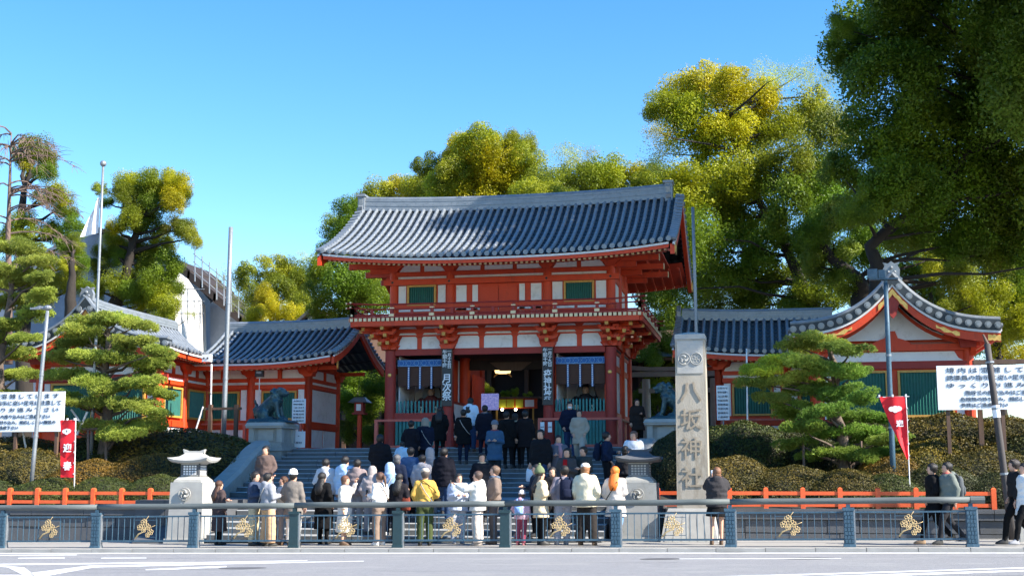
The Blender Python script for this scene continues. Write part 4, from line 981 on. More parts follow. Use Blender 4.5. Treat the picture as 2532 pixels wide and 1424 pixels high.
mb = MB(); mb.box(7.37-.30, 7.37+.30, 30.375, 30.40, 3.90, 4.66); part('crest_panel', mb, LITE, pl_)
mb = MB(); mb.frus(7.37, 30.75, 4.705, 4.82, .355, .365, .35, .36); mb.frus(7.37, 30.75, 4.82, 4.89, .35, .36, .10, .10); part('cap', mb, LITE, pl_)
mb = MB()
for ex in (7.23, 7.51):
    mb.tube([(ex+.135*math.cos(a/12*math.pi), 30.366, 4.24+.135*math.sin(a/12*math.pi)) for a in range(25)], .014, 6, cap=False)
for q in range(3):
    a0 = q*2*math.pi/3+.9; pts = []; rr = []
    for k in range(9):
        a = a0+k*.26; r = .045+.009*k; pts.append((7.23+r*math.cos(a), 30.37, 4.24+r*math.sin(a))); rr.append(.034*(1-k/9)+.005)
    mb.tube(pts, rr, 6)
for q in range(5):
    a = q*2*math.pi/5+math.pi/2; mb.tube([(7.51+.06*math.cos(a)+.04*math.cos(b/4*math.pi), 30.37, 4.24+.06*math.sin(a)+.04*math.sin(b/4*math.pi)) for b in range(9)], .009, 5, cap=False)
part('crest', mb, LITE, pl_, smooth=True)
CARV = mat('groove_shade_carved_stone', (.37, .315, .24), .9, (.20, .16, .115), 7, .5)  # letters stand proud; shade of cut grooves is put into this darker tone
for ch, z in zip('八坂神社', (3.45, 2.80, 2.14, 1.47)):
    lettering(pl_, ch, .52, CARV, (7.37, 30.374+(3.5-z)*-.004, z), bold=.004)
# torii beyond, right of the gate
tr = root('stone_torii', (5.0, 52, TZ), 'grey stone torii standing behind the right bronze beast', 'torii')
for x in (4.3, 7.0):
    mb = MB(); mb.tube([(x, 52, TZ), (x, 52, 5.4)], [.19, .16], 12); part('pillar', mb, LITE, tr)
mb = MB(); mb.box(3.7, 7.6, 51.82, 52.18, 5.5, 5.68); part('lintel', mb, LITE, tr)
mb = MB(); mb.loft([[(x, 51.75, 5.69+e), (x, 52.25, 5.69+e), (x, 52.3, 5.85+e), (x, 51.7, 5.85+e)] for x, e in ((3.5, .1), (4.5, .01), (6.8, .01), (7.8, .1))]); part('top_beam', mb, LITE, tr)
mb = MB(); mb.box(4.0, 7.3, 51.9, 52.1, 4.85, 5.02); part('tie_beam', mb, LITE, tr)
# red wooden lantern left of the gate
wl = root('wooden_lantern', (xat(890, 47), 47, TZ), 'red wooden lantern with small tiled roof left of the gate', 'lantern'); x = xat(890, 47)
mb = MB(); mb.box(x-.07, x+.07, 46.93, 47.07, TZ, 3.85); part('post', mb, RED, wl)
mb = MB(); mb.box(x-.24, x+.24, 46.8, 47.2, 3.85, 3.92); part('shelf', mb, REDD, wl)
mb = MB(); mb.box(x-.17, x+.17, 46.85, 47.15, 3.92, 4.3); part('light_box', mb, REDD, wl); mb = MB(); mb.box(x-.09, x+.09, 46.835, 46.849, 3.99, 4.24); part('paper_pane', mb, PLAS, wl)
mb = MB(); mb.frus(x, 47, 4.3, 4.5, .38, .34, .2, .08); part('roof', mb, TILE, wl)
# ================================================================ POLES, BANNERS, BOARDS
def pole(name, px0, y0, px1, y1, Y, r0, r1, m, label, cat, zb=None, group=None, extra=None, seg=12, parts=True):
    top = at(px0, y0, Y); bot = at(px1, y1, Y)
    if zb is not None:
        t = (zb-top.z)/(bot.z-top.z); bot = top.lerp(bot, t)
    p = root(name, tuple(bot), label, cat, group); mb = MB(); n = 4
    mb.tube([bot.lerp(top, k/n) for k in range(n+1)], [lerp(r0, r1, k/n) for k in range(n+1)], seg); part('shaft', mb, m, p, smooth=True)
    for f in (.33, .66):
        c = bot.lerp(top, f); d = (top-bot).normalized(); mb = MB(); mb.tube([c, c+d*.05], lerp(r0, r1, f)*1.18, seg); part('joint_band', mb, STEEL, p)
    return p, bot, top
fp, b0, t0 = pole('flagpole', 255, 412, 225, 1130, 36, .055, .035, STEEL, 'tall slim flagpole with ball finial and hanging white flag', 'flagpole', zb=1.4)
mb = MB(); mb.ball(t0+Vector((0, 0, .09)), .10, 14, 10); part('finial_ball', mb, STEEL, fp, smooth=True)
mb = MB(); g = []
for j in range(13):
    v = j/12; row = []
    for i in range(7):
        u = i/6; top = at(246, 478, 36); x = top.x-.0-u*(.06+.50*v**.8)*1.0; z = top.z-v*(1.25 if u < .4 else 1.25-.05*u)+(.62*u*(1-v))*-.0-u*.02; row.append((x, 36+.05*math.sin(u*9+v*2), z-.15*u*v+.55*u*(1-v)*-.6))
    g.append(row)
mb.sheet(g); fl_ = single('flag', mb, FLAG, 'white flag hanging limp from the ball-topped flagpole', 'flag', smooth=True)
pole('plain_pole', 571, 562, 553, 1062, 42, .09, .075, STEEL, 'bare grey steel pole rising before the left gallery roof', 'pole', zb=2.2)
pole('plain_pole', 1713, 513, 1722, 830, 42, .06, .05, STEEL, 'bare pale pole rising behind the inscribed stone pillar', 'pole', zb=2.3)
sp, b0, t0 = pole('camera_pole', 523, 900, 521, 1010, 42.5, .03, .03, TRIM, 'thin white pole with a white box at the eave corner', 'pole', zb=2.3)
mb = MB(); c = at(512, 886, 42.5); mb.box(c.x-.15, c.x+.15, c.y-.1, c.y+.1, c.z-.12, c.z+.14); part('box', mb, WHITE, sp)
for q in (-.07, .07):
    mb = MB(); mb.tube([(c.x+q, c.y-.13, c.z), (c.x+q, c.y-.1, c.z)], .03, 10); part('lens', mb, BLAK, sp)
sp, b0, t0 = pole('thin_pole', 1846, 862, 1848, 1040, 40, .025, .025, TRIM, 'thin pale pole with a small floodlight between pine and notice', 'pole', zb=2.1)
fl2 = root('floodlight', tuple(at(640, 925, 44.6)), 'black square floodlight mounted under the left gallery eave', 'floodlight'); c = at(640, 922, 44.7)
mb = MB(); mb.box(c.x-.15, c.x+.15, c.y, c.y+.16, c.z-.14, c.z+.1); part('housing', mb, BLAK, fl2); mb = MB(); mb.box(c.x-.1, c.x+.1, c.y-.01, c.y-.001, c.z-.02, c.z+.06); part('lens', mb, STEEL, fl2)
mb = MB(); mb.tube([(c.x, c.y+.08, c.z-.14), (c.x, c.y+.08, 2.45)], .018, 6); part('stand_pipe', mb, TRIM, fl2)
# street lamps
sl, b0, t0 = pole('street_lamp', 117, 775, 96, 1000, 33, .06, .05, STEEL, 'grey street lamp pole leaning in front of the left notice board', 'street lamp', zb=.9)
mb = MB(); mb.tube([t0, t0+Vector((0, 0, .12)), t0+Vector((-.25, 0, .18)), t0+Vector((-.42, 0, .16))], [.05, .05, .045, .03], 8); mb.ball(t0+Vector((0, 0, .16)), .1, 10, 6, sc=(1.2, 1, .8)); mb.box(t0.x-.5, t0.x-.2, t0.y-.08, t0.y+.08, t0.z+.12, t0.z+.17); part('lamp_head', mb, STEEL, sl)
sl, b0, t0 = pole('street_lamp', 2190, 700, 2201, 980, 34, .075, .055, PANT, 'slim blue grey pole rising in front of the right hall', 'street lamp', zb=.9)
mb = MB(); mb.tube([t0, t0+Vector((0, 0, .1))], .05, 8); mb.box(t0.x-.40, t0.x+.30, t0.y-.1, t0.y+.1, t0.z+.08, t0.z+.12); part('bracket_arm', mb, PANT, sl)
mb = MB(); mb.box(t0.x-.44, t0.x-.20, t0.y-.12, t0.y+.12, t0.z+.12, t0.z+.36); mb.box(t0.x-.18, t0.x-.02, t0.y-.12, t0.y+.12, t0.z+.12, t0.z+.33); part('camera_housing', mb, PANT, sl)
lp, b0, t0 = pole('leaning_pole', 2441, 850, 2490, 1225, 31.0, .085, .07, POLE, 'leaning brown pole with white sticker beside the right notice board', 'pole', zb=.1)
c = b0.lerp(t0, .62); mb = MB(); mb.tube([c, c+(t0-b0).normalized()*.28], .088, 12); part('sticker', mb, WHITE, lp); mb = MB(); c = b0.lerp(t0, .9); mb.tube([c, c+(t0-b0).normalized()*.04], .1, 10); part('clamp', mb, STEEL, lp)
mb = MB(); mb.tube([t0, t0+Vector((-.08, 0, .22))], [.05, .02], 8); part('tip', mb, BRWN, lp)
# white end post of the wall
we = root('boundary_post', (14.55, 31.2, 0), 'square pale granite boundary post where the low wall ends', 'post'); z0 = gz(14.5)
mb = MB(); mb.frus(14.5, 30.0, z0-.05, 1.12, .14, .14, .115, .115); part('shaft', mb, LITE, we); mb = MB(); mb.frus(14.5, 30.0, 1.121, 1.15, .115, .115, .09, .09); part('cap', mb, LITE, we)
# notice boards
def notice(x0, x1, z0, z1, Y, label):
    n = root('notice_board', ((x0+x1)/2, Y, z0-1), label, 'notice board', 'large white notice boards')
    k = 3
    for i in range(k):
        a = lerp(x0, x1, i/k); b = lerp(x0, x1, (i+1)/k); mb = MB(); mb.box(a+.004, b-.004, Y, Y+.04, z0, z1); part('board_panel', mb, WHITE, n)
    for x in (x0+.25, (x0+x1)/2, x1-.25):
        mb = MB(); mb.box(x-.045, x+.045, Y+.05, Y+.14, .8, z1-.1); part('support_post', mb, BRWN, n)
        mb = MB(); mb.tube([(x, Y+.12, z1-.4), (x+.1, Y+1.0, 1.2)], .03, 6); part('brace', mb, TRIM, n)
    Wd = x1-x0; H = z1-z0
    for txt, fx0, fx1, fz, sz in (('境内は混雑しています', .08, .94, .885, .15), ('誘導員の指示に従い足元に注意して', .08, .97, .715, .145), ('ゆっくりお進み下さい', .08, .94, .545, .14),
                                  ('階段での座り込みはご遠慮下さい', .22, .86, .375, .125), ('危険物の持ち込み、相応しくない服装の', .18, .92, .23, .115), ('参拝はご遠慮下さい', .18, .54, .10, .115)):
        body = ' '.join(txt) if sz in (.15, .14) else txt
        me = text_mesh(body, sz, INK, bold=-.001); w = max(v.co.x for v in me.vertices)-min(v.co.x for v in me.vertices)
        o = ob('lettering', me, n); base = Vector(o.location); o.location = base+Vector((x0+Wd*(fx0+fx1)/2, Y-.008, z0+H*fz)); o.scale = (Wd*(fx1-fx0)/w, 1, 1)
notice(-14.45, -11.28, 2.84, 4.02, 35, 'large white notice board with blue writing behind the sunlit pine')
notice(13.42, 16.6, 3.22, 4.36, 35, 'large white notice board with blue writing beside the leaning brown pole')
fr = root('timber_gantry', (14.9, 35.8, 3), 'weathered timber beam frame behind the right notice board', 'frame')
mb = MB(); mb.box(14.45, 17.5, 35.7, 35.85, 4.44, 4.56); part('beam', mb, BRWN, fr); mb = MB(); mb.box(14.5, 14.62, 35.7, 35.82, 1, 4.44); part('post', mb, BRWN, fr)
mb = MB(); mb.box(16.9, 17.02, 35.7, 35.82, 1, 4.44); part('post', mb, BRWN, fr)
mb = MB(); mb.tube([(14.6, 35.76, 4.1), (15.2, 35.76, 4.42)], .05, 6); part('brace', mb, BRWN, fr)
def paper(px0, px1, y0, y1, Y, label, lines, post=None):
    a = at(px0, y0, Y); b = at(px1, y1, Y); n = root('paper_notice', ((a.x+b.x)/2, Y, b.z), label, 'notice', 'white paper notices')
    mb = MB(); mb.box(a.x, b.x, Y-.01, Y+.01, b.z, a.z); part('sheet', mb, WHITE, n)
    w = b.x-a.x; h = a.z-b.z
    for k, t in enumerate(lines):
        me = text_mesh(t, h*.52/max(len(lines), 4), INK); ww = max(v.co.x for v in me.vertices)-min(v.co.x for v in me.vertices)
        o = ob('lettering', me, n); o.location = Vector(o.location)+Vector(((a.x+b.x)/2, Y-.02, a.z-h*(k+.7)/(len(lines)+.4))); s = min(1.6, w*.8/ww); o.scale = (s, 1, 1)
    if post: mb = MB(); mb.box((a.x+b.x)/2-.02, (a.x+b.x)/2+.02, Y+.02, Y+.06, post, a.z-.05); part('stand', mb, STEEL, n)
paper(723, 755, 986, 1046, 42.8, 'tall white paper notice on a stand beside the left bronze beast', ['お知らせ', '参拝の皆様へ', '一月一日より', '午前九時', '午後五時', '祈祷受付', '八坂神社'], 2.45)
paper(725, 754, 1066, 1106, 41.9, 'small square white card at the head of the stairs', ['←', '受付'], 2.4)
paper(1771, 1804, 953, 1038, 42.8, 'tall white paper notice left of the shaded pine', ['お知らせ', '参拝の皆様へ', '元旦祭', '午前五時', '初能奉納', '午前九時', '祈祷受付', '八坂神社'], 2.3)
for px, lab in ((1341, 'blank narrow paper strip on the red post right of the passage'), (1360, 'second paper strip, nearer the green pickets'), (1443, 'white paper sheet on the green pickets right of the masked man')):
    paper(px-5, px+5, 1043, 1068, 43.50, lab, ['参拝'])
# salmon rails before the gate niches
def front_rail(x0, x1, label):
    r_ = root('front_rail', ((x0+x1)/2, 43.6, TZ), label, 'railing', 'salmon rails on the terrace')
    for x in ([x0, x1] if x0 < 0 else [x0, (x0+x1)/2, x1]):
        mb = MB(); mb.box(x-.06, x+.06, 43.54, 43.66, TZ, 3.42); part('post', mb, SALM, r_)
    mb = MB(); mb.box(x0-.06, x1+.06, 43.54, 43.66, 3.425, 3.50); part('top_rail', mb, SALM, r_)
    for a, b in ([(x0, x1)] if x0 < 0 else [(x0, (x0+x1)/2), ((x0+x1)/2, x1)]):
        mb = MB(); mb.box(a+.065, b-.065, 43.56, 43.64, 2.52, 2.60); part('bottom_rail', mb, SALM, r_)
front_rail(-4.34, -2.2, 'salmon pink wooden rail below the dark red niche figure'); front_rail(1.46, 4.2, 'salmon pink wooden rail in front of the black-winged niche figure')
sr = root('side_rail', (4.2, 46, TZ), 'dark wooden rail running back along the right side of the gate', 'railing')
for y in (44.5, 46, 47.5, 49):
    mb = MB(); mb.box(4.16, 4.24, y-.04, y+.04, TZ, 3.4); part('post', mb, REDD, sr)
mb = MB(); mb.box(4.15, 4.25, 43.7, 49.2, 3.405, 3.47); part('top_rail', mb, REDD, sr)
# wooden barrier frame by the bare pole
bf = root('post_and_rail_barrier', (xat(553, 41), 41, 2.4), 'brown wooden post and rail frame at the foot of the bare pole', 'frame')
for px in (521, 585):
    a = at(px, 1000, 41); mb = MB(); mb.box(a.x-.06, a.x+.06, 40.94, 41.06, 2.0, a.z); part('post', mb, BRWN, bf)
mb = MB(); mb.box(xat(507, 41), xat(597, 41), 40.96, 41.04, zat(1013, 41, 553), zat(1007, 41, 553)); part('rail', mb, BRWN, bf)
mb = MB(); a = at(502, 1005, 41); b = at(484, 1062, 41); mb.tube([a, b], .03, 6); part('prop', mb, TRIM, bf)
# banners
def banner(pt, pb, Y, w, h, zt, label, chars, tilt):
    top = at(*pt, Y); bot = at(*pb, Y); b_ = root('banner', tuple(bot), label, 'banner', 'red festival banners')
    mb = MB(); bz = Vector((bot.x, bot.y, .75)); mb.tube([bz, top+Vector((0, 0, .06))], .015, 6); part('staff', mb, TRIM, b_)
    mb = MB(); mb.tube([top+Vector((-w*1.08, 0, -.01)), top+Vector((.08, 0, .0))], .01, 6); part('crossbar', mb, TRIM, b_)
    g = []
    for j in range(17):
        v = j/16; row = []
        for i in range(7):
            u = i/6
            if tilt: x = top.x-w*(1-u)*(1-v**1.1*.93)-.0; z = top.z-v*h-(1-u)*v*.0; y = Y-.03+.10*(1-u)*v*math.sin(v*6)+.03*math.sin(u*8+v*5)
            else: x = top.x-w*(1-u)*(1-.12*v)-.01; z = top.z-v*h; y = Y-.03+.02*math.sin(u*6+v*7)+.015*math.sin(v*11)
            x += (bot.x-top.x)*v*h/(top.z-bot.z+1e-6)
            row.append((x, y, z))
        g.append(row)
    mb = MB(); mb.sheet(g); cl = part('cloth', mb, BANR, b_, smooth=True)
    lx = (g[3][3][0])
    mb = MB()
    for dx, dz, r in ((-.06, 0, .075), (.06, .01, .075), (0, .03, .06), (0, -.04, .06), (-.02, .0, .08), (.03, 0, .08)): 
        pts = [(lx+dx*w/.46+r*math.cos(k/8*math.pi), Y-.062-.001*abs(dx)*20, g[3][3][2]-.02+dz+r*.8*math.sin(k/8*math.pi)) for k in range(16)]; mb.add(pts, [tuple(range(16))])
    o = ob('crest_print', mb.mesh('crest_print', [LETT]), cl)
    for ch, f in chars:
        j = int(f*16); me = text_mesh(ch, .24 if not tilt else .16, LETT, bold=.008); o = ob('lettering', me, cl); o.location = Vector((lerp(g[j][0][0], g[j][6][0], .55), Y-.07, g[j][3][2]))
    for k in range(1, 6):
        p = g[k*3][6]; mb = MB(); mb.box(p[0]-.005, p[0]+.03, p[1]-.02, p[1]+.01, p[2]-.02, p[2]+.02); part('tie_loop', mb, TRIM, b_)
    for i in (0, 3, 6): p = g[0][i]; mb = MB(); mb.box(p[0]-.02, p[0]+.02, p[1]-.02, p[1]+.02, p[2]-.01, p[2]+.05); part('tie_loop', mb, TRIM, b_)
banner((187, 1038), (184, 1222), 32.5, .44, 1.55, 0, 'upright red banner with white crest and characters in front of the hedge', (('迎', .52), ('春', .83)), False)
banner((2240, 980), (2250, 1212), 32.5, .62, 1.5, 0, 'red banner twisted around its staff before the right hedge', (('迎', .46),), True)
# ================================================================ NICHE FIGURES, PASSAGE VIEW
ROBE = {'a': mat('dull_red_robe', (.16, .03, .025), .8), 'b': mat('black_robe', (.02, .02, .024), .8)}
SKNS = mat('carved_face_paint', (.42, .26, .18), .7)
def guardian(cx, key, label):
    z = 3.4; y = 45.6; G = root('niche_figure', (cx, y, z), label, 'statue', 'seated figures in the gate niches')
    mb = MB(); mb.loft([mb.oval(cx, y, z+h, a, b) for h, a, b in ((0, .62, .42), (.2, .60, .40), (.5, .36, .26), (.9, .30, .22), (1.05, .10, .10))])
    mb.tube([(cx-.28, y, z+.85), (cx-.5, y-.15, z+.6), (cx-.2, y-.38, z+.5)], [.16, .2, .12], 10); mb.tube([(cx+.28, y, z+.85), (cx+.5, y-.15, z+.6), (cx+.2, y-.38, z+.5)], [.16, .2, .12], 10)
    part('robe', mb, ROBE[key], G, smooth=True)
    mb = MB(); mb.ball((cx, y-.02, z+1.15), .14, 12, 8, sc=(.9, 1, 1.15)); part('face', mb, SKNS, G, smooth=True)
    mb = MB(); mb.prism([(cx-.75, z+.62), (cx-.35, z+.95), (cx-.28, z+1.35), (cx+.28, z+1.35), (cx+.35, z+.95), (cx+.75, z+.62), (cx+.35, z+.72), (cx+.18, z+1.02), (cx-.18, z+1.02), (cx-.35, z+.72)], y+.02, y+.14); mb.tube([(cx, y, z+1.28), (cx, y, z+1.5)], [.13, .09], 10); part('winged_hat', mb, BLAK, G)
    mb = MB(); mb.box(cx-.34, cx-.2, y-.46, y-.42, z+.1, z+.62); mb.box(cx+.2, cx+.34, y-.46, y-.42, z+.1, z+.62); part('pale_sleeve_panel', mb, CREM, G)
guardian((colx[0]+colx[1])/2+.15, 'a', 'seated dark red robed figure behind the left niche pickets'); guardian((colx[2]+colx[3])/2+.05, 'b', 'seated black-hatted figure with wing-like sleeves in right niche')
YEL = mat('yellow_green_paper', (.62, .62, .03), .6, (.5, .5, .02), 20); PNK = mat('pink_floral_paper', (.95, .62, .78), .7, (.50, .30, .62), 22, .25)
stl = root('festival_stall', (xat(1290, 54), 54, TZ), 'red festival stall hung with yellow-green panels seen through the gate', 'stall')
def sbox(name, px0, px1, y0, y1, Y, dp, m): a = at(px0, y0, Y); b = at(px1, y1, Y); mb = MB(); mb.box(a.x, b.x, Y, Y+dp, b.z, a.z); return part(name, mb, m, stl)
sbox('valance', 1228, 1328, 984, 1009, 54, .06, RED); sbox('roof_edge', 1222, 1334, 981, 984, 53.9, 1.5, BRWN)
for px in (1242, 1262, 1284): sbox('hanging_panel', px-9, px+9, 987, 1007, 53.92, .05, YEL)
sbox('white_sign', 1298, 1320, 988, 1005, 53.92, .05, WHITE); sbox('counter', 1228, 1328, 1035, 1108, 54, 1.2, BRWN); sbox('corner_post', 1316, 1320, 1009, 1108, 53.95, .06, OCHR); sbox('corner_post', 1226, 1230, 1009, 1108, 53.95, .06, OCHR)
BULB = emit('warm_bulb', (1, .85, .55), 6.0)
for px in (1242, 1275): a = at(px, 1012, 53.8); mb = MB(); mb.ball(a, .06, 8, 6); part('bulb', mb, BULB, stl)
a = at(1190, 973, 43.8); b = at(1233, 1013, 43.8); mb = MB(); mb.box(a.x, b.x, 43.8, 43.83, b.z, a.z); mb.box((a.x+b.x)/2-.02, (a.x+b.x)/2+.02, 43.84, 43.88, TZ, b.z+.1, 1); single('floral_placard', mb, [PNK, BRWN], 'pink and lilac floral placard on a stand in the gate passage', 'placard')
GLOW = emit('glowing_gilt_paper', (.95, .62, .25), 1.1)
hg = root('gilt_hanging_lantern', tuple(at(1243, 925, 47.3)), 'gilt hanging lantern glowing high in the gate passage', 'lantern'); c = at(1243, 915, 47.5)
mb = MB(); mb.frus(c.x, 47.5, c.z-.12, c.z+.05, .24, .2, .28, .24); part('body', mb, GLOW, hg); mb = MB(); mb.frus(c.x, 47.5, c.z+.06, c.z+.16, .30, .3, .06, .06); part('cap', mb, GOLD, hg)
for s in (-1, 1): mb = MB(); mb.tube([(c.x+s*.2, 47.5, c.z-.1), (c.x+s*.34, 47.5, c.z-.26)], [.05, .02], 6); part('tassel', mb, GOLD, hg)
mb = MB(); mb.tube([(c.x, 47.5, c.z+.1), (c.x, 47.5, 5.9)], .012, 6); part('chain', mb, BLAK, hg)
# dark low shrine building far behind the passage and between gate and gallery
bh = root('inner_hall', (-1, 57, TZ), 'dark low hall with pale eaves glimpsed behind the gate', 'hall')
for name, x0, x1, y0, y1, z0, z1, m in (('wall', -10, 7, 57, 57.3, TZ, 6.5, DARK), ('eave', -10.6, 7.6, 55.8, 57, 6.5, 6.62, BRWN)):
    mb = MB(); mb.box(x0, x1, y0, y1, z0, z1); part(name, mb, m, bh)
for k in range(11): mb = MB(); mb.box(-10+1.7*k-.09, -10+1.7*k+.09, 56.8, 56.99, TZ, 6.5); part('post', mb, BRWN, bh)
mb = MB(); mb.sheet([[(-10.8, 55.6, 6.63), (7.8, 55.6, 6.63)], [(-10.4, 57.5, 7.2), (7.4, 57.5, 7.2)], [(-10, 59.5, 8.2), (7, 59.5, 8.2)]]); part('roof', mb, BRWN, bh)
# ---- sheeted building far left
fb = root('sheeted_building', (-30, 80, TZ), 'large building under renovation wrapped in grey and pale sheets', 'building')
def qd(name, pts, m, th=.1):
    mb = MB(); P = [at(*p) for p in pts]; n = len(P); mb.add(list(P)+[p+Vector((0, th, 0)) for p in P], [tuple(range(n)), tuple(range(2*n-1, n-1, -1))]+[(k, (k+1) % n, (k+1) % n+n, k+n) for k in range(n)]); return part(name, mb, m, fb)
# gable end facing us (grey sheet), long pale side wall running right, sloping roof edge
P = lambda px, py, Y: at(px, py, Y)
qd('grey_sheet_wall', [(-200, 1112, 84), (250, 1112, 82), (520, 1112, 80), (520, 745, 80), (430, 640, 80), (330, 605, 81), (245, 562, 82), (150, 600, 83), (-200, 760, 84)], SHEE, 6)
qd('pale_sheet_wall', [(428, 1112, 66), (500, 1112, 78), (512, 1112, 79.5), (505, 755, 79), (462, 690, 72), (432, 668, 66.5)], SHEW, .2)
qd('pale_sheet_wall', [(520, 1112, 79), (600, 1112, 79), (600, 790, 79), (545, 730, 79), (520, 750, 79)], SHEE, .2)
for k in range(6):
    qd('roof_step', [(432+k*32, 640+k*28, 77.5), (470+k*32, 668+k*28, 77.5), (468+k*32, 690+k*28, 77.5), (430+k*32, 662+k*28, 77.5)], DARK, 5)
qd('roof_edge', [(205, 556, 80), (245, 562, 80), (330, 600, 80), (430, 642, 80), (430, 650, 80), (330, 608, 80), (245, 570, 80), (205, 566, 80)], DARK, 4)
sc_ = root('scaffold', tuple(at(520, 720, 76)), 'thin steel scaffold standing along the sloping roof edge', 'scaffold')
for k in range(8):
    px = 482+18*k; yt = 618+15*k; b = at(px, yt+78, 76); t = at(px, yt, 76); mb = MB(); mb.tube([b, t], .04, 6); part('upright', mb, STEEL, sc_)
for f in (12, 32, 55):
    mb = MB(); mb.tube([at(478, 615+f, 76), at(615, 728+f, 76)], .03, 6); part('rail', mb, STEEL, sc_)
for k in range(5):
    mb = MB(); mb.tube([at(432+16*k, 680+18*k, 65.5), at(432+16*k, 800, 65.5)], .03, 6); part('upright', mb, STEEL, sc_)
for y in (715, 745, 775):
    mb = MB(); mb.tube([at(432, y, 65.4), at(505, y, 65.4)], .03, 6); part('rail', mb, STEEL, sc_)
sh = root('small_gabled_roof', tuple(at(790, 790, 60)), 'small pale-roofed gable peeping above the left gallery ridge', 'building'); a = at(765, 762, 60); b = at(742, 786, 60); c = at(840, 783, 63)
BEIG = mat('pale_bark_roof', (.52, .38, .30), .8)
mb = MB(); mb.add([a, b, b+Vector((2.2, 0, -.1)), a+Vector((.2, 5, .0)), Vector(c), Vector(c)+Vector((1, 0, -.6))], [(0, 1, 2), (0, 3, 4), (0, 2, 5, 4)]); 
mb = MB(); ap = Vector((a.x, 60, a.z))
mb.prism([(ap.x, ap.z), (ap.x-1.0, ap.z-.85), (ap.x-1.0, ap.z-1.0), (ap.x, ap.z-.18), (ap.x+3.2, ap.z-.85), (ap.x+3.2, ap.z-.68)], 60, 66); part('roof', mb, BEIG, sh)
mb = MB(); mb.prism([(ap.x-.9, TZ), (ap.x+3.0, TZ), (ap.x+3.0, ap.z-.85), (ap.x, ap.z-.19), (ap.x-.9, ap.z-.93)], 60.4, 65.6); part('wall', mb, DARK, sh)
mb = MB(); mb.box(ap.x-.2, ap.x+.15, 60.34, 60.39, ap.z-.6, ap.z-.35); part('gable_vent', mb, TRIM, sh)
# ================================================================ VEGETATION
import numpy as np
def quads_mesh(name, C, U, V, m):
    """rhombic leaves: centre, half-length vector, half-width vector"""
    n = len(C); co = np.empty((n, 4, 3)); co[:, 0] = C-U; co[:, 1] = C+V-U*.1; co[:, 2] = C+U; co[:, 3] = C-V-U*.1
    me = bpy.data.meshes.new(name); me.vertices.add(n*4); me.vertices.foreach_set('co', co.ravel())
    me.loops.add(n*4); me.loops.foreach_set('vertex_index', np.arange(n*4)); me.polygons.add(n)
    me.polygons.foreach_set('loop_start', np.arange(n)*4); me.materials.append(m); me.update(calc_edges=True); return me
def unit(a): return a/np.maximum(1e-9, np.linalg.norm(a, axis=1))[:, None]
def leaf_clump(seed, N, size, nb=16, inner=.0, m=None, br=(.30, .50), spread=.62):
    g = np.random.default_rng(seed); d = unit(g.normal(size=(nb, 3))); bc = d*spread*g.uniform(.75, 1.1, (nb, 1)); bc[:, 2] *= .85; R_ = g.uniform(*br, nb)
    k = g.integers(0, nb, N); dd = unit(g.normal(size=(N, 3))); dd[:, 2] = np.where(g.random(N) < .5, np.abs(dd[:, 2]), dd[:, 2])
    rr = R_[k]*(1-g.random(N)**2.2*.55); rr = rr*np.where(g.random(N) < .13, g.uniform(1.05, 1.42, N), 1); C = bc[k]+dd*rr[:, None]
    nrm = unit(dd*.9+g.normal(size=(N, 3))*.55+np.array([0, 0, .35])); t = unit(np.cross(nrm, g.normal(size=(N, 3)))); b = np.cross(nrm, t)
    s = size*g.uniform(.6, 1.25, (N, 1)); return quads_mesh('foliage_clump', C, t*s, b*s*.52, m or LEAF)
CL = [leaf_clump(s, 10500, .038) for s in range(5)]
CLF = [leaf_clump(20+s, 8500, .038, 11, br=(.26, .46), spread=.66) for s in range(3)]
SP = [leaf_clump(40+s, 1900, .032, 12, br=(.3, .6)) for s in range(2)]
def pine_pad(seed):
    g = np.random.default_rng(seed); nt_ = 1500; nn = 13; nb = 12
    bc = np.stack([g.uniform(-.6, .6, nb), g.uniform(-.6, .6, nb), g.uniform(-.12, .12, nb)], 1); R_ = g.uniform(.28, .45, nb)
    k = g.integers(0, nb, nt_); dd = unit(g.normal(size=(nt_, 3))); dd[:, 2] = np.abs(dd[:, 2])*np.where(g.random(nt_) < .8, 1, -.5); C = bc[k]+dd*R_[k][:, None]*np.array([1, 1, .62])*g.uniform(.6, 1, (nt_, 1))
    ax = unit(dd*.7+g.normal(size=(nt_, 3))*.25+np.array([0, 0, .75])); C = np.repeat(C, nn, 0); ax = np.repeat(ax, nn, 0)
    u = unit(ax+g.normal(size=(nt_*nn, 3))*.55); w = unit(np.cross(u, g.normal(size=(nt_*nn, 3)))); L_ = g.uniform(.06, .12, (nt_*nn, 1))
    return quads_mesh('needle_pad', C+u*L_*.5, u*L_*.5, w*.0075, NEED)
PN = [pine_pad(s) for s in range(4)]
def tubeobj(name, pts, r, m, parent, seg=7):
    mb = MB(); mb.tube(pts, r, seg); return part(name, mb, m, parent, smooth=True)
def wig(a, b, n, amp, rr):
    a = Vector(a); b = Vector(b); L_ = (b-a).length; out = [a]
    for i in range(1, n): out.append(a.lerp(b, i/n)+Vector((rr.uniform(-1, 1), rr.uniform(-1, 1), rr.uniform(-.6, 1)))*amp*L_)
    return out+[b]
TINT = {'d': (1.45, 1.8, 1.0), 'g': (1.7, 1.8, 1.0), 'l': (2.1, 1.9, 1.1), 'y': (4.7, 3.2, .8), 'o': (4.4, 2.9, .6), 'yg': (3.4, 2.75, 1.0), 'p': (3.4, 2.3, 2.6), 'w': (4.6, 3.8, 3.2)}  # leaf tones; the yellow ones also put crown-top sunlight into the colour
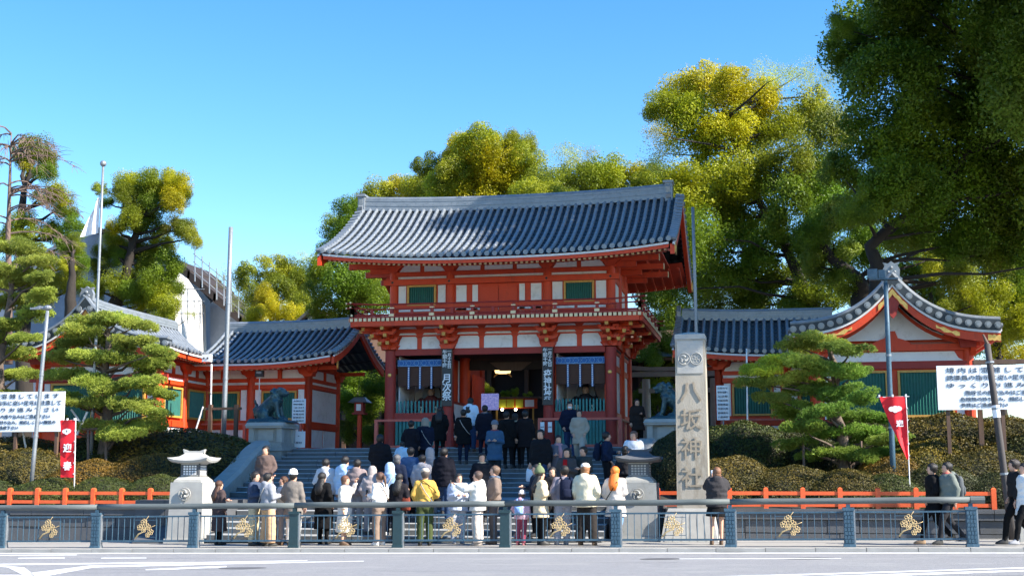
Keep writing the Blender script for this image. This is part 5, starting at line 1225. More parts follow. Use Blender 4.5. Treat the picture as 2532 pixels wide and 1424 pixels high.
def tree(label, cat, clumps, trunk, name='camphor_tree', group='trees around the shrine', bark=BARK, Y=60, dz=0, pads=None, flat=1.0, seed=1, limbs=True, zb=TZ, jit=1.5, lr=.10, ks=1.0):
    rr = random.Random(seed); tp = [at(px, py, Y) for px, py in trunk]; tp = [Vector((tp[0].x, Y, zb-.1))]+tp if tp[0].z > zb else tp
    t_ = root(name, tuple(tp[0]), label, cat, group); n = len(tp)
    r0 = lr*3.6; rad = [r0*(1-.72*i/(n-1)) for i in range(n)]; sm = []; sr = []
    for i in range(n-1):
        for q in range(3): sm.append(tp[i].lerp(tp[i+1], q/3)+Vector((rr.uniform(-1, 1), rr.uniform(-1, 1), 0))*rad[i]*.25); sr.append(lerp(rad[i], rad[i+1], q/3))
    sm.append(tp[-1]); sr.append(rad[-1]); tubeobj('trunk', sm, sr, bark, t_, 10)
    for cl in clumps:
        px, py, rp, tint = cl[:4]; rp *= ks; yo = cl[4] if len(cl) > 4 else rr.uniform(-jit, jit)
        c = at(px, py, Y+yo); r = rp*(Y+yo)/F; sp = tint.endswith('*'); tk = tint.rstrip('*~'); fr_ = tint.endswith('~')
        me = rr.choice(pads or (SP if sp else CLF if fr_ else CL))
        o = bpy.data.objects.new('needle_pad' if pads else 'foliage_clump', me); COL.objects.link(o); o.parent = t_; o.location = c-Vector(t_['_root'])
        o.rotation_euler = (rr.uniform(-.2, .2), rr.uniform(-.2, .2), rr.uniform(0, 6.28)) if pads or flat < 1 else (rr.uniform(0, 6.28), rr.uniform(-.4, .4), rr.uniform(0, 6.28))
        f = rr.uniform(.93, 1.1); o.scale = (r*f, r*f, r*flat) if not pads else (r*f*1.34, r*1.25, r*1.25)
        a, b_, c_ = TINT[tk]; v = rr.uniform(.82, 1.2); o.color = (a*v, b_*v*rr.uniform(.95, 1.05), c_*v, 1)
        if limbs:
            k = min(range(len(sm)), key=lambda i: (sm[i]-c).length+(4 if sm[i].z > c.z-.3 else 0)); st = sm[k]
            pts = wig(st, c, 4, .06, rr); tubeobj('limb', pts, [min(sr[k]*.6, lr), lr*.75, lr*.5, lr*.34, lr*.15], bark, t_, 6)
    return t_
# big dark camphor at the right, partly beyond the frame
big = [(2150,80,130,'d'),(2085,110,52,'d~'),(2078,70,40,'d'),(2300,60,130,'d'),(2450,80,120,'g'),(2200,200,120,'d'),(2350,190,130,'d'),(2490,230,120,'g'),(2170,310,110,'d'),(2280,330,120,'g'),(2420,340,120,'d'),(2530,380,110,'g'),
       (2140,420,95,'g~'),(2250,460,110,'d'),(2380,470,110,'d'),(2500,500,110,'g'),(2450,590,90,'g~'),(2310,530,80,'g'),(2380,610,70,'d~'),(2200,470,80,'g~'),(2120,520,60,'g'),(2260,400,90,'d'),(2060,420,50,'g~'),(2240,560,80,'g~'),(2340,570,80,'d~'),(2540,620,90,'d'),
       (2100,170,45,'d~'),(2210,-20,100,'d'),(2330,-40,120,'d'),(2480,-70,130,'g'),(2620,60,150,'d'),(2640,260,150,'d'),(2660,450,150,'g'),(2590,-120,150,'d'),(2720,-150,170,'d'),(2780,150,170,'d'),(2720,620,140,'d')]
tree('huge dark green camphor filling the upper right corner', 'tree', big, [(2172,720),(2165,650),(2150,610),(2200,560),(2330,480),(2420,330),(2470,150)], Y=48, seed=3, lr=.085, ks=1.08, jit=2.6)
tree('dark spreading camphor with forked black limbs just behind the right hall ridge', 'tree', [(2060,600,70,'g~'),(2010,560,70,'d'),(2080,520,60,'l~'),(2140,500,70,'d~'),(2300,640,60,'yg~'),(2380,690,70,'l'),(2440,740,70,'yg~'),(2500,700,70,'g'),(2520,790,70,'yg'),(2260,610,50,'g~'),(2460,660,60,'l~'),(2080,700,50,'g~'),(2030,660,60,'g~')], [(2130,740),(2120,690),(2060,640),(1990,560)], Y=55, seed=5, lr=.13)
tree('low sunlit yellow green bushy tree behind the right notice board', 'tree', [(2440,850,55,'yg'),(2500,860,60,'y~'),(2400,820,45,'yg~'),(2530,800,60,'yg'),(2470,790,50,'l'),(2350,760,40,'yg'),(2540,720,70,'l'),(2410,740,60,'g')], [(2480,960),(2470,860)], Y=62, seed=6, lr=.08)
mid = [(1680,235,70,'y'),(1640,260,55,'yg'),(1750,220,70,'y'),(1810,215,65,'o'),(1870,240,70,'y'),(1630,330,52,'p*'),(1720,310,80,'yg'),(1800,320,75,'y'),(1870,330,75,'yg~'),(1930,310,70,'yg'),(2000,280,70,'yg'),(2055,330,70,'l'),(1640,380,62,'p*'),(1625,420,45,'g*'),
       (1700,470,80,'yg'),(1660,530,60,'yg'),(1770,410,80,'yg~'),(1760,500,85,'l'),(1850,430,85,'yg'),(1950,400,85,'l'),(2040,420,80,'g'),(1860,520,90,'g'),(1960,500,85,'g~'),(2050,520,80,'d'),(1735,590,80,'g'),(1690,610,60,'d'),
       (1830,620,90,'d'),(1930,610,80,'d~'),(2020,610,70,'g'),(1770,690,80,'g'),(1710,700,60,'g~'),(1860,700,80,'d'),(1950,700,80,'g~'),(2040,710,70,'l'),(1990,180,45,'w*'),(1930,190,50,'w*'),(2030,210,45,'w*'),(1890,185,40,'w*'),(1620,720,60,'d'),(1660,760,60,'g'),(1740,760,60,'l'),(1850,770,60,'g'),(1960,770,60,'g')]
tree('tall spreading camphor with golden sunlit top beside the gate roof', 'tree', mid, [(2010,760),(1985,700),(1940,600),(1880,500),(1830,380),(1780,300)], Y=64, seed=8, lr=.10, jit=3, ks=1.08)
cen = [(1140,380,50,'y'),(1185,360,60,'yg'),(1235,390,65,'o'),(1165,420,70,'y'),(1215,430,60,'y'),(1290,355,38,'yg~'),(1120,440,55,'yg'),(1052,408,36,'l~'),(1060,440,36,'p*'),(1280,440,60,'y~'),(1240,470,60,'yg'),(1170,480,60,'y'),(1100,480,60,'yg'),(1300,400,45,'yg'),(1200,400,55,'y'),(1265,355,35,'yg')]
tree('golden yellow camphor rising behind the middle of the gate ridge', 'tree', cen, [(1200,560),(1195,470),(1210,400)], Y=74, seed=9, lr=.09, ks=1.22)
tree('rounded olive green tree behind the gate ridge', 'tree', [(1345,455,58,'l'),(1330,490,55,'yg'),(1385,485,45,'l'),(1300,490,45,'yg')], [(1345,560),(1345,480)], Y=70, seed=10, lr=.07, ks=1.25)
tree('mid green crown between the gate ridge and the golden-topped tree', 'tree', [(1425,440,52,'l'),(1470,440,58,'l'),(1520,450,55,'yg'),(1400,385,40,'w*'),(1440,400,40,'p*'),(1560,455,50,'y~'),(1600,445,45,'yg~'),(1640,460,50,'yg'),(1490,480,60,'g'),(1600,500,60,'l')], [(1500,560),(1490,470)], Y=76, seed=11, lr=.08, ks=1.25)
tree('pale yellow crown above the ridge end at the left of the gate', 'tree', [(930,485,48,'yg'),(985,480,48,'y'),(1040,475,50,'yg'),(1080,490,45,'y'),(900,500,30,'yg~')], [(990,560),(985,490)], Y=78, seed=12, lr=.08, ks=1.25)
tree('dark green evergreen close to the left side of the gate', 'tree', [(860,530,45,'d'),(825,565,45,'g~'),(880,580,60,'d'),(815,620,36,'d'),(850,650,60,'d'),(905,640,60,'g'),(790,665,45,'g'),(850,700,70,'d'),(920,700,60,'l'),(790,715,45,'g'),(940,740,50,'g'),(870,760,60,'g'),(800,760,45,'l~')], [(880,860),(870,720),(860,600)], Y=58, seed=13, lr=.08, ks=1.1)
tree('pale olive tree between bare pole and dark evergreen', 'tree', [(620,685,50,'l~'),(675,665,45,'yg~'),(640,740,50,'l'),(720,675,45,'l'),(740,720,45,'yg'),(690,720,50,'l'),(600,740,36,'w*'),(570,690,40,'p*'),(755,640,26,'w*'),(745,770,50,'l')], [(690,830),(685,720)], Y=70, seed=14, lr=.07, ks=1.15)
tree('yellow autumn shrub above the left gallery ridge', 'shrub', [(660,730,40,'o'),(690,765,45,'y'),(640,780,36,'y'),(730,775,36,'o'),(620,790,30,'y')], [(670,830),(668,760)], Y=62, seed=15, lr=.06, name='autumn_shrub')
tree('compact pollarded camphor with leaning trunk left of the bare pole', 'tree', [(320,455,40,'yg'),(365,450,42,'l'),(350,500,48,'l'),(300,480,30,'l~'),(400,450,40,'yg'),(438,450,36,'y'),(425,500,34,'o'),(390,500,40,'g'),(445,485,28,'l'),(330,545,42,'l'),(370,560,40,'g'),(283,560,28,'o'),(285,600,32,'yg'),(260,620,28,'l'),(300,640,28,'g'),(248,468,22,'w~'),(262,500,20,'d'),(450,570,34,'l'),(475,590,26,'yg'),(430,560,30,'p~'),(400,600,34,'yg'),(380,640,38,'l'),(345,620,34,'g'),(410,660,40,'g'),(350,670,34,'l~'),(330,720,40,'g'),(300,700,40,'l'),(420,700,36,'g'),(250,665,34,'l'),(235,720,34,'l~'),(370,700,40,'g'),(390,730,40,'yg'),(360,750,36,'y~'),(410,760,36,'yg')], [(275,790),(290,740),(312,680),(330,600),(350,540)], Y=56, seed=16, lr=.12, jit=.8, ks=1.28, group='pollarded camphors at the left')
tree('pollarded camphor at the far left edge', 'tree', [(92,368,46,'l'),(120,400,30,'l'),(60,380,34,'l'),(112,430,30,'g'),(70,420,26,'o~'),(150,480,36,'yg'),(110,490,32,'l~'),(160,520,30,'g'),(60,560,40,'l~'),(120,575,40,'l'),(180,570,34,'d'),(70,620,40,'l'),(20,590,36,'yg'),(160,610,30,'d'),(30,680,40,'yg'),(180,660,30,'l'),(150,700,36,'l'),(200,705,30,'g'),(110,720,40,'yg'),(110,650,36,'yg~')], [(60,900),(60,700),(48,560),(60,460)], Y=54, seed=17, lr=.13, jit=.8, ks=1.3, group='pollarded camphors at the left')
tree('row of evergreens beyond the far left pine', 'tree', [(-60,700,70,'g'),(-150,640,80,'l'),(-240,700,80,'g'),(-120,780,80,'d'),(-230,800,80,'g'),(-340,740,80,'l'),(-60,850,60,'g'),(-180,880,70,'d'),(-320,860,80,'g')], [(-180,1000),(-180,760)], Y=60, seed=51, lr=.1)
tree('slim dark pollard with trunk beside the gabled hall peak', 'tree', [(178,630,30,'g'),(190,600,26,'l'),(165,655,24,'yg~'),(200,650,24,'d')], [(176,760),(175,700),(180,640)], Y=52, seed=18, lr=.10, ks=1.3, group='pollarded camphors at the left')
tree('sparse pale shrub climbing the sheeted building wall', 'shrub', [(430,740,24,'w*'),(412,770,26,'yg~'),(470,780,22,'w*'),(380,790,30,'yg')], [(430,820),(430,740)], Y=62, seed=19, lr=.04, name='sparse_shrub')
# background greenery behind the passage, gallery gap and torii
tree('sunlit shrubs beyond the gate passage and the stall', 'shrub', [(1200,962,14,'yg~'),(1215,970,10,'l~'),(1262,968,12,'w~'),(1250,974,10,'yg~'),(1305,976,9,'w~'),(1274,970,10,'yg~'),(1165,955,12,'d~'),(1290,940,10,'d~'),(1180,930,10,'d~')], [(1230,1050),(1235,980)], Y=56.5, seed=20, lr=.03, ks=1.5, name='garden_shrub')
tree('leafy shrubs around the stone torii', 'shrub', [(1620,930,30,'yg~'),(1650,900,30,'l~'),(1610,1010,26,'d'),(1640,980,30,'g'),(1600,870,30,'d'),(1650,840,30,'g'),(1590,980,20,'g'),(1600,1050,26,'d')], [(1630,1090),(1625,950)], Y=56, seed=21, lr=.03, ks=1.5, name='garden_shrub')
tree('dark foliage in the gap between left gallery and gate', 'shrub', [(860,1000,40,'d'),(915,1010,36,'g'),(880,940,40,'d'),(930,950,30,'d'),(870,1060,30,'g~'),(920,1070,26,'d')], [(890,1100),(885,1000)], Y=53, seed=22, lr=.05, ks=1.4, name='garden_shrub')
tree('dense dark evergreens filling the ground behind the right gallery', 'tree', [(1600,820,60,'d'),(1680,840,70,'g'),(1780,840,70,'d'),(1900,850,70,'g'),(2020,850,70,'g~'),(2120,840,60,'l'),(1640,900,60,'d'),(1560,860,50,'d')], [(1800,1000),(1800,880)], Y=68, seed=23, lr=.08)
# bare pinkish weeping tree at the far left
bt = root('bare_tree', (at(20, 900, 50).x, 50, TZ), 'bare pinkish weeping tree reaching above the far left pollard', 'tree', 'trees around the shrine'); rr = random.Random(4)
tk = [at(p, q, 50) for p, q in ((22, 900), (22, 700), (20, 580), (24, 460), (28, 330))]; tubeobj('trunk', tk, [.17, .14, .11, .07, .02], TWIG, bt, 8)
for k in range(34):
    s = rr.uniform(.35, 1)*4; i = min(3, int(s)); st = tk[i].lerp(tk[i+1], s-i); a = rr.uniform(0, 6.28); L_ = rr.uniform(1.2, 2.9)*(1 if k % 3 else 1.3); pts = [st]
    dx, dy = math.cos(a)+.25, math.sin(a)*.7
    for q in range(1, 6): f = q/5; pts.append(st+Vector((dx*L_*f, dy*L_*f, L_*(.42*f-.62*f*f)+rr.uniform(-.05, .05))))
    mb = MB(); mb.tube(pts, [.045, .035, .026, .018, .012, .006], 5)
    for w in range(22):
        f = rr.uniform(.25, 1); j = min(4, int(f*5)); p = pts[j].lerp(pts[j+1], f*5-j); d = Vector((dx*.5+rr.uniform(-.5, .5), dy*.5+rr.uniform(-.5, .5), rr.uniform(-.55, .25)))*rr.uniform(.4, 1.0)
        mb.tube([p, p+d*.5, p+d+Vector((0, 0, -.12))], [.014, .010, .005], 3, cap=False)
    part('bare_branch', mb, TWIG, bt)
# crown of the same big camphor that hangs over the street corner, above and right of the picture
ov = root('camphor_tree', (19.5, 38.5, slope_z(38)), 'crown edge of a second big camphor overhanging the street corner at top right', 'tree', 'trees around the shrine'); rr = random.Random(77)
tubeobj('trunk', [(19.5, 38.5, 1.5), (19.3, 38.4, 6), (19.8, 38.2, 11), (19, 38.5, 16)], [.6, .5, .42, .3], BARK, ov, 10)
for gx in range(6):
    for gy in range(6):
        x = 12.9+2.7*gx+rr.uniform(-.7, .7); y = 28.2+3.1*gy+rr.uniform(-.7, .7); r = rr.uniform(1.9, 2.5); top = 21.2+.6*(x-14)-max(0, y-41.5)*.5
        for lay in range(3):
            z = min(top, 28)-r-3.1*lay+rr.uniform(-.5, .5)
            if z < 1.5+.381*math.hypot(x-CX, y)+r*.95 and x < 17: z = 1.5+.381*math.hypot(x-CX, y)+r*.95
            if lay and z > min(top, 28)-r-1: continue
            if z < 10 or (y < 30.5 and x < 16.5): continue
            o = bpy.data.objects.new('foliage_clump', rr.choice(CL)); COL.objects.link(o); o.parent = ov; o.location = (x-19.5, y-38.5, z-slope_z(38)); o.rotation_euler = (rr.uniform(0, 6), rr.uniform(0, 6), 0); o.scale = (r, r, r); v = rr.uniform(1.4, 1.8); o.color = (v, v*1.2, v, 1)
        if (gx+gy) % 4 == 0 and x > 16: tubeobj('limb', wig((19.3, 38.4, 8+rr.uniform(0, 6)), (x, y, min(top, 25)-r), 4, .05, rr), [.14, .10, .07, .05, .02], BARK, ov, 5)
tree('dark leafy background filling gaps behind the right hall ridge', 'tree', [(2120,640,70,'d'),(2200,690,60,'g'),(2180,600,70,'d'),(2260,700,70,'d'),(2330,620,80,'d'),(2400,600,80,'g'),(2460,560,80,'d'),(2300,740,60,'l'),(2380,770,60,'l'),(2150,760,60,'g'),(2500,640,70,'g'),(2540,560,80,'d'),(2100,560,70,'d')], [(2300,900),(2300,700)], Y=72, seed=41, lr=.1)
# ---- pines
def pine(label, pads, trunk, Y, seed, zb, tint='g'):
    return tree(label, 'pine tree', [(a, b, r, tint) if len(q) == 3 else (*q,) for q in pads for a, b, r in [q[:3]]], trunk, name='pine_tree', group='trained garden pines', bark=PBRK, Y=Y, pads=PN, seed=seed, zb=zb, jit=.9, lr=.06)
pine('sunlit trained pine with cloud-shaped pads before the left gabled hall', [(230,800,60),(290,795,60),(340,810,50),(200,825,50),(180,850,48),(260,850,60),(330,850,60),(385,870,46),(150,885,50),(230,890,60),(310,895,60),(375,915,50),(400,890,36),(160,930,50),(220,945,60),(290,960,60),(350,950,56),(390,975,46),(150,985,46),(200,1000,50),(270,1010,56),(330,1005,56),(385,1020,44),(120,1045,46),(180,1060,44),(350,1050,50),(250,1060,50),(300,1075,60),(370,1060,44),(90,1020,36)],
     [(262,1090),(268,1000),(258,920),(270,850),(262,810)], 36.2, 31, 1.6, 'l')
pine('big pine at the far left edge above the notice board', [(40,620,60),(90,650,50),(20,680,60),(70,700,60),(110,735,44),(40,750,60),(90,780,44),(20,810,56),(60,840,44),(30,880,50),(60,930,44),(10,930,50),(30,980,44),(100,690,40),(-40,700,70),(-40,850,70)], [(-10,1100),(0,900),(20,760),(40,650)], 38.5, 32, 1.8, 'l')
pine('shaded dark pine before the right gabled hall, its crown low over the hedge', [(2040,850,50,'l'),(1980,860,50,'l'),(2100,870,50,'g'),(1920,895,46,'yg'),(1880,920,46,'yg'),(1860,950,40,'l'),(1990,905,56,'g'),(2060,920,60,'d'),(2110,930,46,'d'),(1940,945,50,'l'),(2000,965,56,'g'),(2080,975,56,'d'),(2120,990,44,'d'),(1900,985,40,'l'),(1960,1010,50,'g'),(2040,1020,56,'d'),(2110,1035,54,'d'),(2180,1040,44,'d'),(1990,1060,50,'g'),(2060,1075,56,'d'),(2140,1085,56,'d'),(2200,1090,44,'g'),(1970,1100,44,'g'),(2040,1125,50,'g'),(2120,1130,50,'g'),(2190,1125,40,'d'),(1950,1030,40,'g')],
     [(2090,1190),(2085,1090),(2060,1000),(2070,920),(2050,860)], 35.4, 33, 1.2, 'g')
for px in (2133, 1990): 
    p_ = root('timber_prop', tuple(at(px, 1200, 35.2)), 'pale timber prop under the shaded pine, '+('nearer the twisted banner' if px > 2100 else 'nearer the inscribed pillar'), 'prop', 'timber props of the pines'); mb = MB(); mb.tube([at(px, 1215, 35.2), at(px-4, 1090, 35.2)], .035, 6); part('post', mb, TWIG, p_)
p_ = root('timber_prop', tuple(at(232, 1130, 35.6)), 'timber frame propping the branches of the sunlit pine', 'prop', 'timber props of the pines')
for px in (218, 262): mb = MB(); mb.tube([at(px, 1150, 35.6), at(px, 1058, 35.6)], .04, 6); part('post', mb, TWIG, p_)
mb = MB(); mb.tube([at(205, 1060, 35.6), at(275, 1060, 35.6)], .04, 6); part('crossbar', mb, TWIG, p_)
mb = MB(); mb.tube([at(176, 1012, 35.6), at(200, 1045, 35.6)], .03, 6); part('crossbar', mb, TRIM, p_); mb = MB(); mb.tube([at(216, 1018, 35.6), at(190, 1075, 35.6)], .035, 6); part('crossbar', mb, TRIM, p_)
# ---- clipped azalea mounds
def mound_mesh(seed):
    g = np.random.default_rng(seed); N = 26000; dd = unit(g.normal(size=(N, 3))); dd[:, 2] = np.abs(dd[:, 2])**.9
    ph = g.uniform(0, 6, 6); bump = 1+.035*np.sin(dd[:, 0]*5+ph[0])*np.sin(dd[:, 1]*5+ph[1])+.02*np.sin(dd[:, 2]*9+ph[2])+.02*np.sin(dd[:, 0]*13+ph[3])*np.sin(dd[:, 2]*11+ph[4])
    C = dd*(bump*g.uniform(.965, 1.02, N))[:, None]; nrm = unit(dd+g.normal(size=(N, 3))*.6); t = unit(np.cross(nrm, g.normal(size=(N, 3)))); b = np.cross(nrm, t)
    s = .0155*g.uniform(.6, 1.3, (N, 1)); me = quads_mesh('foliage', C, t*s, b*s*.6, AZAL)
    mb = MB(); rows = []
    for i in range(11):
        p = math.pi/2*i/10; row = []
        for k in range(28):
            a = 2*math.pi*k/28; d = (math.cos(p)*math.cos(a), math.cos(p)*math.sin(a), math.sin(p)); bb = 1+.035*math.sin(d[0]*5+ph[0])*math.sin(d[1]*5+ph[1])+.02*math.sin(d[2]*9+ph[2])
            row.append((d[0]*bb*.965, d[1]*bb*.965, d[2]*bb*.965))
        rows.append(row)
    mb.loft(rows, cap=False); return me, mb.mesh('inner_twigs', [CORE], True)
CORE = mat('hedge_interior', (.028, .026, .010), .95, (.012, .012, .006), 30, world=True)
MM = [mound_mesh(s) for s in range(3)]
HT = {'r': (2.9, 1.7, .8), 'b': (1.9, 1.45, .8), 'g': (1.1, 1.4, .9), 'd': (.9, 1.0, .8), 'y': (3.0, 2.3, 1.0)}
mi = 0
def mound(px, ytop, wpx, Y, depth, tint, label, dz=0):
    global mi
    c = at(px, ytop, Y); z0 = max(.45, slope_z(Y)-.7); h = c.z-z0; a = wpx/2*Y/F*1.32; depth *= 1.3
    r_ = root('clipped_azalea', (c.x, Y, z0), label, 'hedge', 'clipped azalea mounds'); me, co = MM[mi % 3]; mi += 1
    for nm, m_ in (('foliage', me), ('inner_twigs', co)):
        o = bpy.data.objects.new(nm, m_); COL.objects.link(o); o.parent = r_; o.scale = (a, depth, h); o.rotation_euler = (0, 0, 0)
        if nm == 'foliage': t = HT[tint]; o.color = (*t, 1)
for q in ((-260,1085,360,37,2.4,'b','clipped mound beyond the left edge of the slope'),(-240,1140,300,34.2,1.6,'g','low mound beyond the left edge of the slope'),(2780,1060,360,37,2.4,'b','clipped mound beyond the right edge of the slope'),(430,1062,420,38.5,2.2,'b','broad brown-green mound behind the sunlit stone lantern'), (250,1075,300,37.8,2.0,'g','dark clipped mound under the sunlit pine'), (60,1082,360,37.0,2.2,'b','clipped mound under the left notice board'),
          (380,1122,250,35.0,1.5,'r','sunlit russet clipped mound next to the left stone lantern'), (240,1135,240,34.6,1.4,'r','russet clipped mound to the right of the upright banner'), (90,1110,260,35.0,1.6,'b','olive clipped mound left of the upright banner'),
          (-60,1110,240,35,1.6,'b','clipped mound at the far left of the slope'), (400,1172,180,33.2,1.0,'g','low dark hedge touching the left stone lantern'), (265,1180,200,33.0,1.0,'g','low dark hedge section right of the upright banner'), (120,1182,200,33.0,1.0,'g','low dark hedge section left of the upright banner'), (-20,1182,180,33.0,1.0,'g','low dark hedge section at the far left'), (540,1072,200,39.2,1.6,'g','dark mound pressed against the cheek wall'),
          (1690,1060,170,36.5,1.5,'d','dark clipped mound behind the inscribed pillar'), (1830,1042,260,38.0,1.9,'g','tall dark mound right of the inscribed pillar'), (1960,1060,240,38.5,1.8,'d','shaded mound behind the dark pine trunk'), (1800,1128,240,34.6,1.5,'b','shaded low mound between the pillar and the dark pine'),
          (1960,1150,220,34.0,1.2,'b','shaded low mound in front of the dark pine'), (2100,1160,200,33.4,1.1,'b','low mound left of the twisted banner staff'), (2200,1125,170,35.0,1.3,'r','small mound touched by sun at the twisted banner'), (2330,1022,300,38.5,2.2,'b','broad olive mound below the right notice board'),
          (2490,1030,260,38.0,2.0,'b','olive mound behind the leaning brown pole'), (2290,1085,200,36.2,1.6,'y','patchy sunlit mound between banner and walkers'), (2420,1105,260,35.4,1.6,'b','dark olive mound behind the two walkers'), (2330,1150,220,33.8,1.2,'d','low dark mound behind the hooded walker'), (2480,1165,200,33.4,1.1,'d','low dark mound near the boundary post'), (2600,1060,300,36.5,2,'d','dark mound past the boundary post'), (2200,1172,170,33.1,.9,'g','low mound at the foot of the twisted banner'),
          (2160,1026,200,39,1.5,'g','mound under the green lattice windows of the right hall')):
    mound(*q)
# ================================================================ PEOPLE
SKIN = mat('skin', (.62, .36, .25), .55, (.56, .31, .21), 10); EYE = mat('dark_eye', (.02, .015, .012), .3); LIP = mat('lips', (.45, .12, .10), .5)
CLOTH = mat('clothing_fabric', (1, 1, 1), .9, (.80, .80, .80), 5, .8, .9, 9, objcol=True, spec=.15); HAIR = mat('hair', (1, 1, 1), .5, (.6, .6, .6), 3, .7, .5, 60, objcol=True, stretch=(3, 3, .4)); SHOE = mat('shoe', (1, 1, 1), .6, (.8, .8, .8), objcol=True)
ARM = {'down': ((.235, .02, 1.13), (.245, -.05, .88)), 'phone': ((.235, .04, 1.13), (.10, -.27, 1.17)), 'photo': ((.25, -.17, 1.24), (.09, -.32, 1.50)), 'pocket': ((.275, .06, 1.14), (.19, -.09, .95)),
       'point': ((.21, -.25, 1.28), (.16, -.48, 1.40)), 'wave': ((.30, -.08, 1.28), (.20, -.20, 1.54)), 'back': ((.23, .10, 1.15), (.22, .05, .9))}
LEG = {'stand': ((( .10, -.01, .50), (.105, .02, .09)), ((-.10, -.01, .50), (-.105, .02, .09))), 'wide': (((.13, -.02, .50), (.17, .02, .09)), ((-.12, .0, .50), (-.14, .02, .09))),
       'walk': (((.10, -.20, .53), (.10, -.27, .10)), ((-.10, .05, .50), (-.10, .35, .17))), 'climb': (((.10, -.26, .66), (.10, -.16, .27)), ((-.10, .02, .50), (-.10, .05, .09)))}
def joinmesh(name, meshes, mats):
    b = bmesh.new()
    for m in meshes: b.from_mesh(m)
    me = bpy.data.meshes.new(name); b.to_mesh(me); b.free(); me.materials.clear()
    for m in mats: me.materials.append(m)
    me.polygons.foreach_set('use_smooth', [True]*len(me.polygons)); return me
def torso(mb, off=0, z0=.84, z1=1.44, flare=0, wz=1.0):
    P = [(.84, .165, .125), (.95, .168, .125), (1.08, .148, .112), (1.22, .168, .122), (1.34, .185, .118), (1.40, .165, .10), (1.44, .10, .075), (1.47, .06, .06)]
    rings = []
    for z, a, b in P:
        if z < z0-.01 or z > z1+.03: continue
        rings.append(mb.oval(0, .005, z, a*wz+off, b+off*1.1, 16))
    if z0 < .84: rings = [mb.oval(0, .005, z0+(.84-z0)*q/3, .168*wz+off+flare*(1-q/3), .13+off+flare*(1-q/3), 16) for q in range(3)]+rings
    mb.loft(rings)
_c = {}
def body(al, ar, leg):
    k = ('b', al, ar, leg)
    if k in _c: return _c[k]
    mb = MB(); torso(mb, 0, .86, 1.44); mb.tube([(0, .01, 1.40), (0, .0, 1.50)], [.058, .052], 12)
    hands = MB()
    for s, nm in ((1, al), (-1, ar)):
        e, w = ARM[nm]; sh = (s*.165, .01, 1.385); e = (s*e[0], e[1], e[2]); w = (s*w[0], w[1], w[2]); mb.tube([sh, e, w], [.052, .042, .030], 10)
        d = (Vector(w)-Vector(e)).normalized(); side = d.cross(Vector((0, 0, 1)) if abs(d.z) < .9 else Vector((0, -1, 0))).normalized(); nn = side.cross(d)
        w = Vector(w); hands.tube([w, w+d*.035, w+d*.085], [.026, .034, .032], 8, flat=(.6, 1.15))
        for f in range(4):
            o = side*(.030-.02*f); L_ = (.07, .082, .078, .06)[f]; hands.tube([w+d*.07+o, w+d*(.07+L_*.55)+o*1.1-nn*.008, w+d*(.07+L_)+o-nn*.03], [.0095, .009, .007], 5)
        hands.tube([w+d*.02+side*.03, w+d*.055+side*.055-nn*.01, w+d*.09+side*.05-nn*.02], [.012, .010, .008], 5)
    for (kn, an), s in zip(LEG[leg], (1, -1)):
        mb.tube([(s*.085, .0, .90), kn, an], [.088, .056, .038], 10)
        an = Vector(an); mb.tube([an, an+Vector((0, -.02, -.05)), an+Vector((0, -.14, -.07))], [.04, .045, .03], 8)
    r = remesh(mb, 'body', .027, [SKIN]); 
    h = MB(); rings = [(1.455, .045, .05, .005), (1.475, .058, .064, -.004), (1.505, .066, .078, -.008), (1.55, .073, .088, -.006), (1.60, .077, .094, 0), (1.645, .072, .090, .002), (1.68, .05, .065, .004), (1.697, .015, .02, .005)]
    h.loft([[(a*math.cos(2*math.pi*q/14), y+b*math.sin(2*math.pi*q/14), z) for q in range(14)] for z, a, b, y in rings])
    h.tube([(0, -.088, 1.60), (0, -.105, 1.565), (0, -.090, 1.555)], [.009, .014, .010], 6)
    for s in (-1, 1):
        h.ball((s*.076, .005, 1.575), .022, 6, 5, sc=(.4, .8, 1.3)); h.ball((s*.030, -.083, 1.592), .0115, 6, 5, mi=1); h.tube([(s*.045, -.082, 1.617), (s*.018, -.090, 1.618)], .005, 4, mi=1)
    h.tube([(-.022, -.084, 1.523), (0, -.090, 1.523), (.022, -.084, 1.523)], [.004, .007, .004], 5, mi=2)
    me = joinmesh('body', [r, hands.mesh('h'), h.mesh('h', [SKIN, EYE, LIP])], [SKIN, EYE, LIP]); _c[k] = me; return me
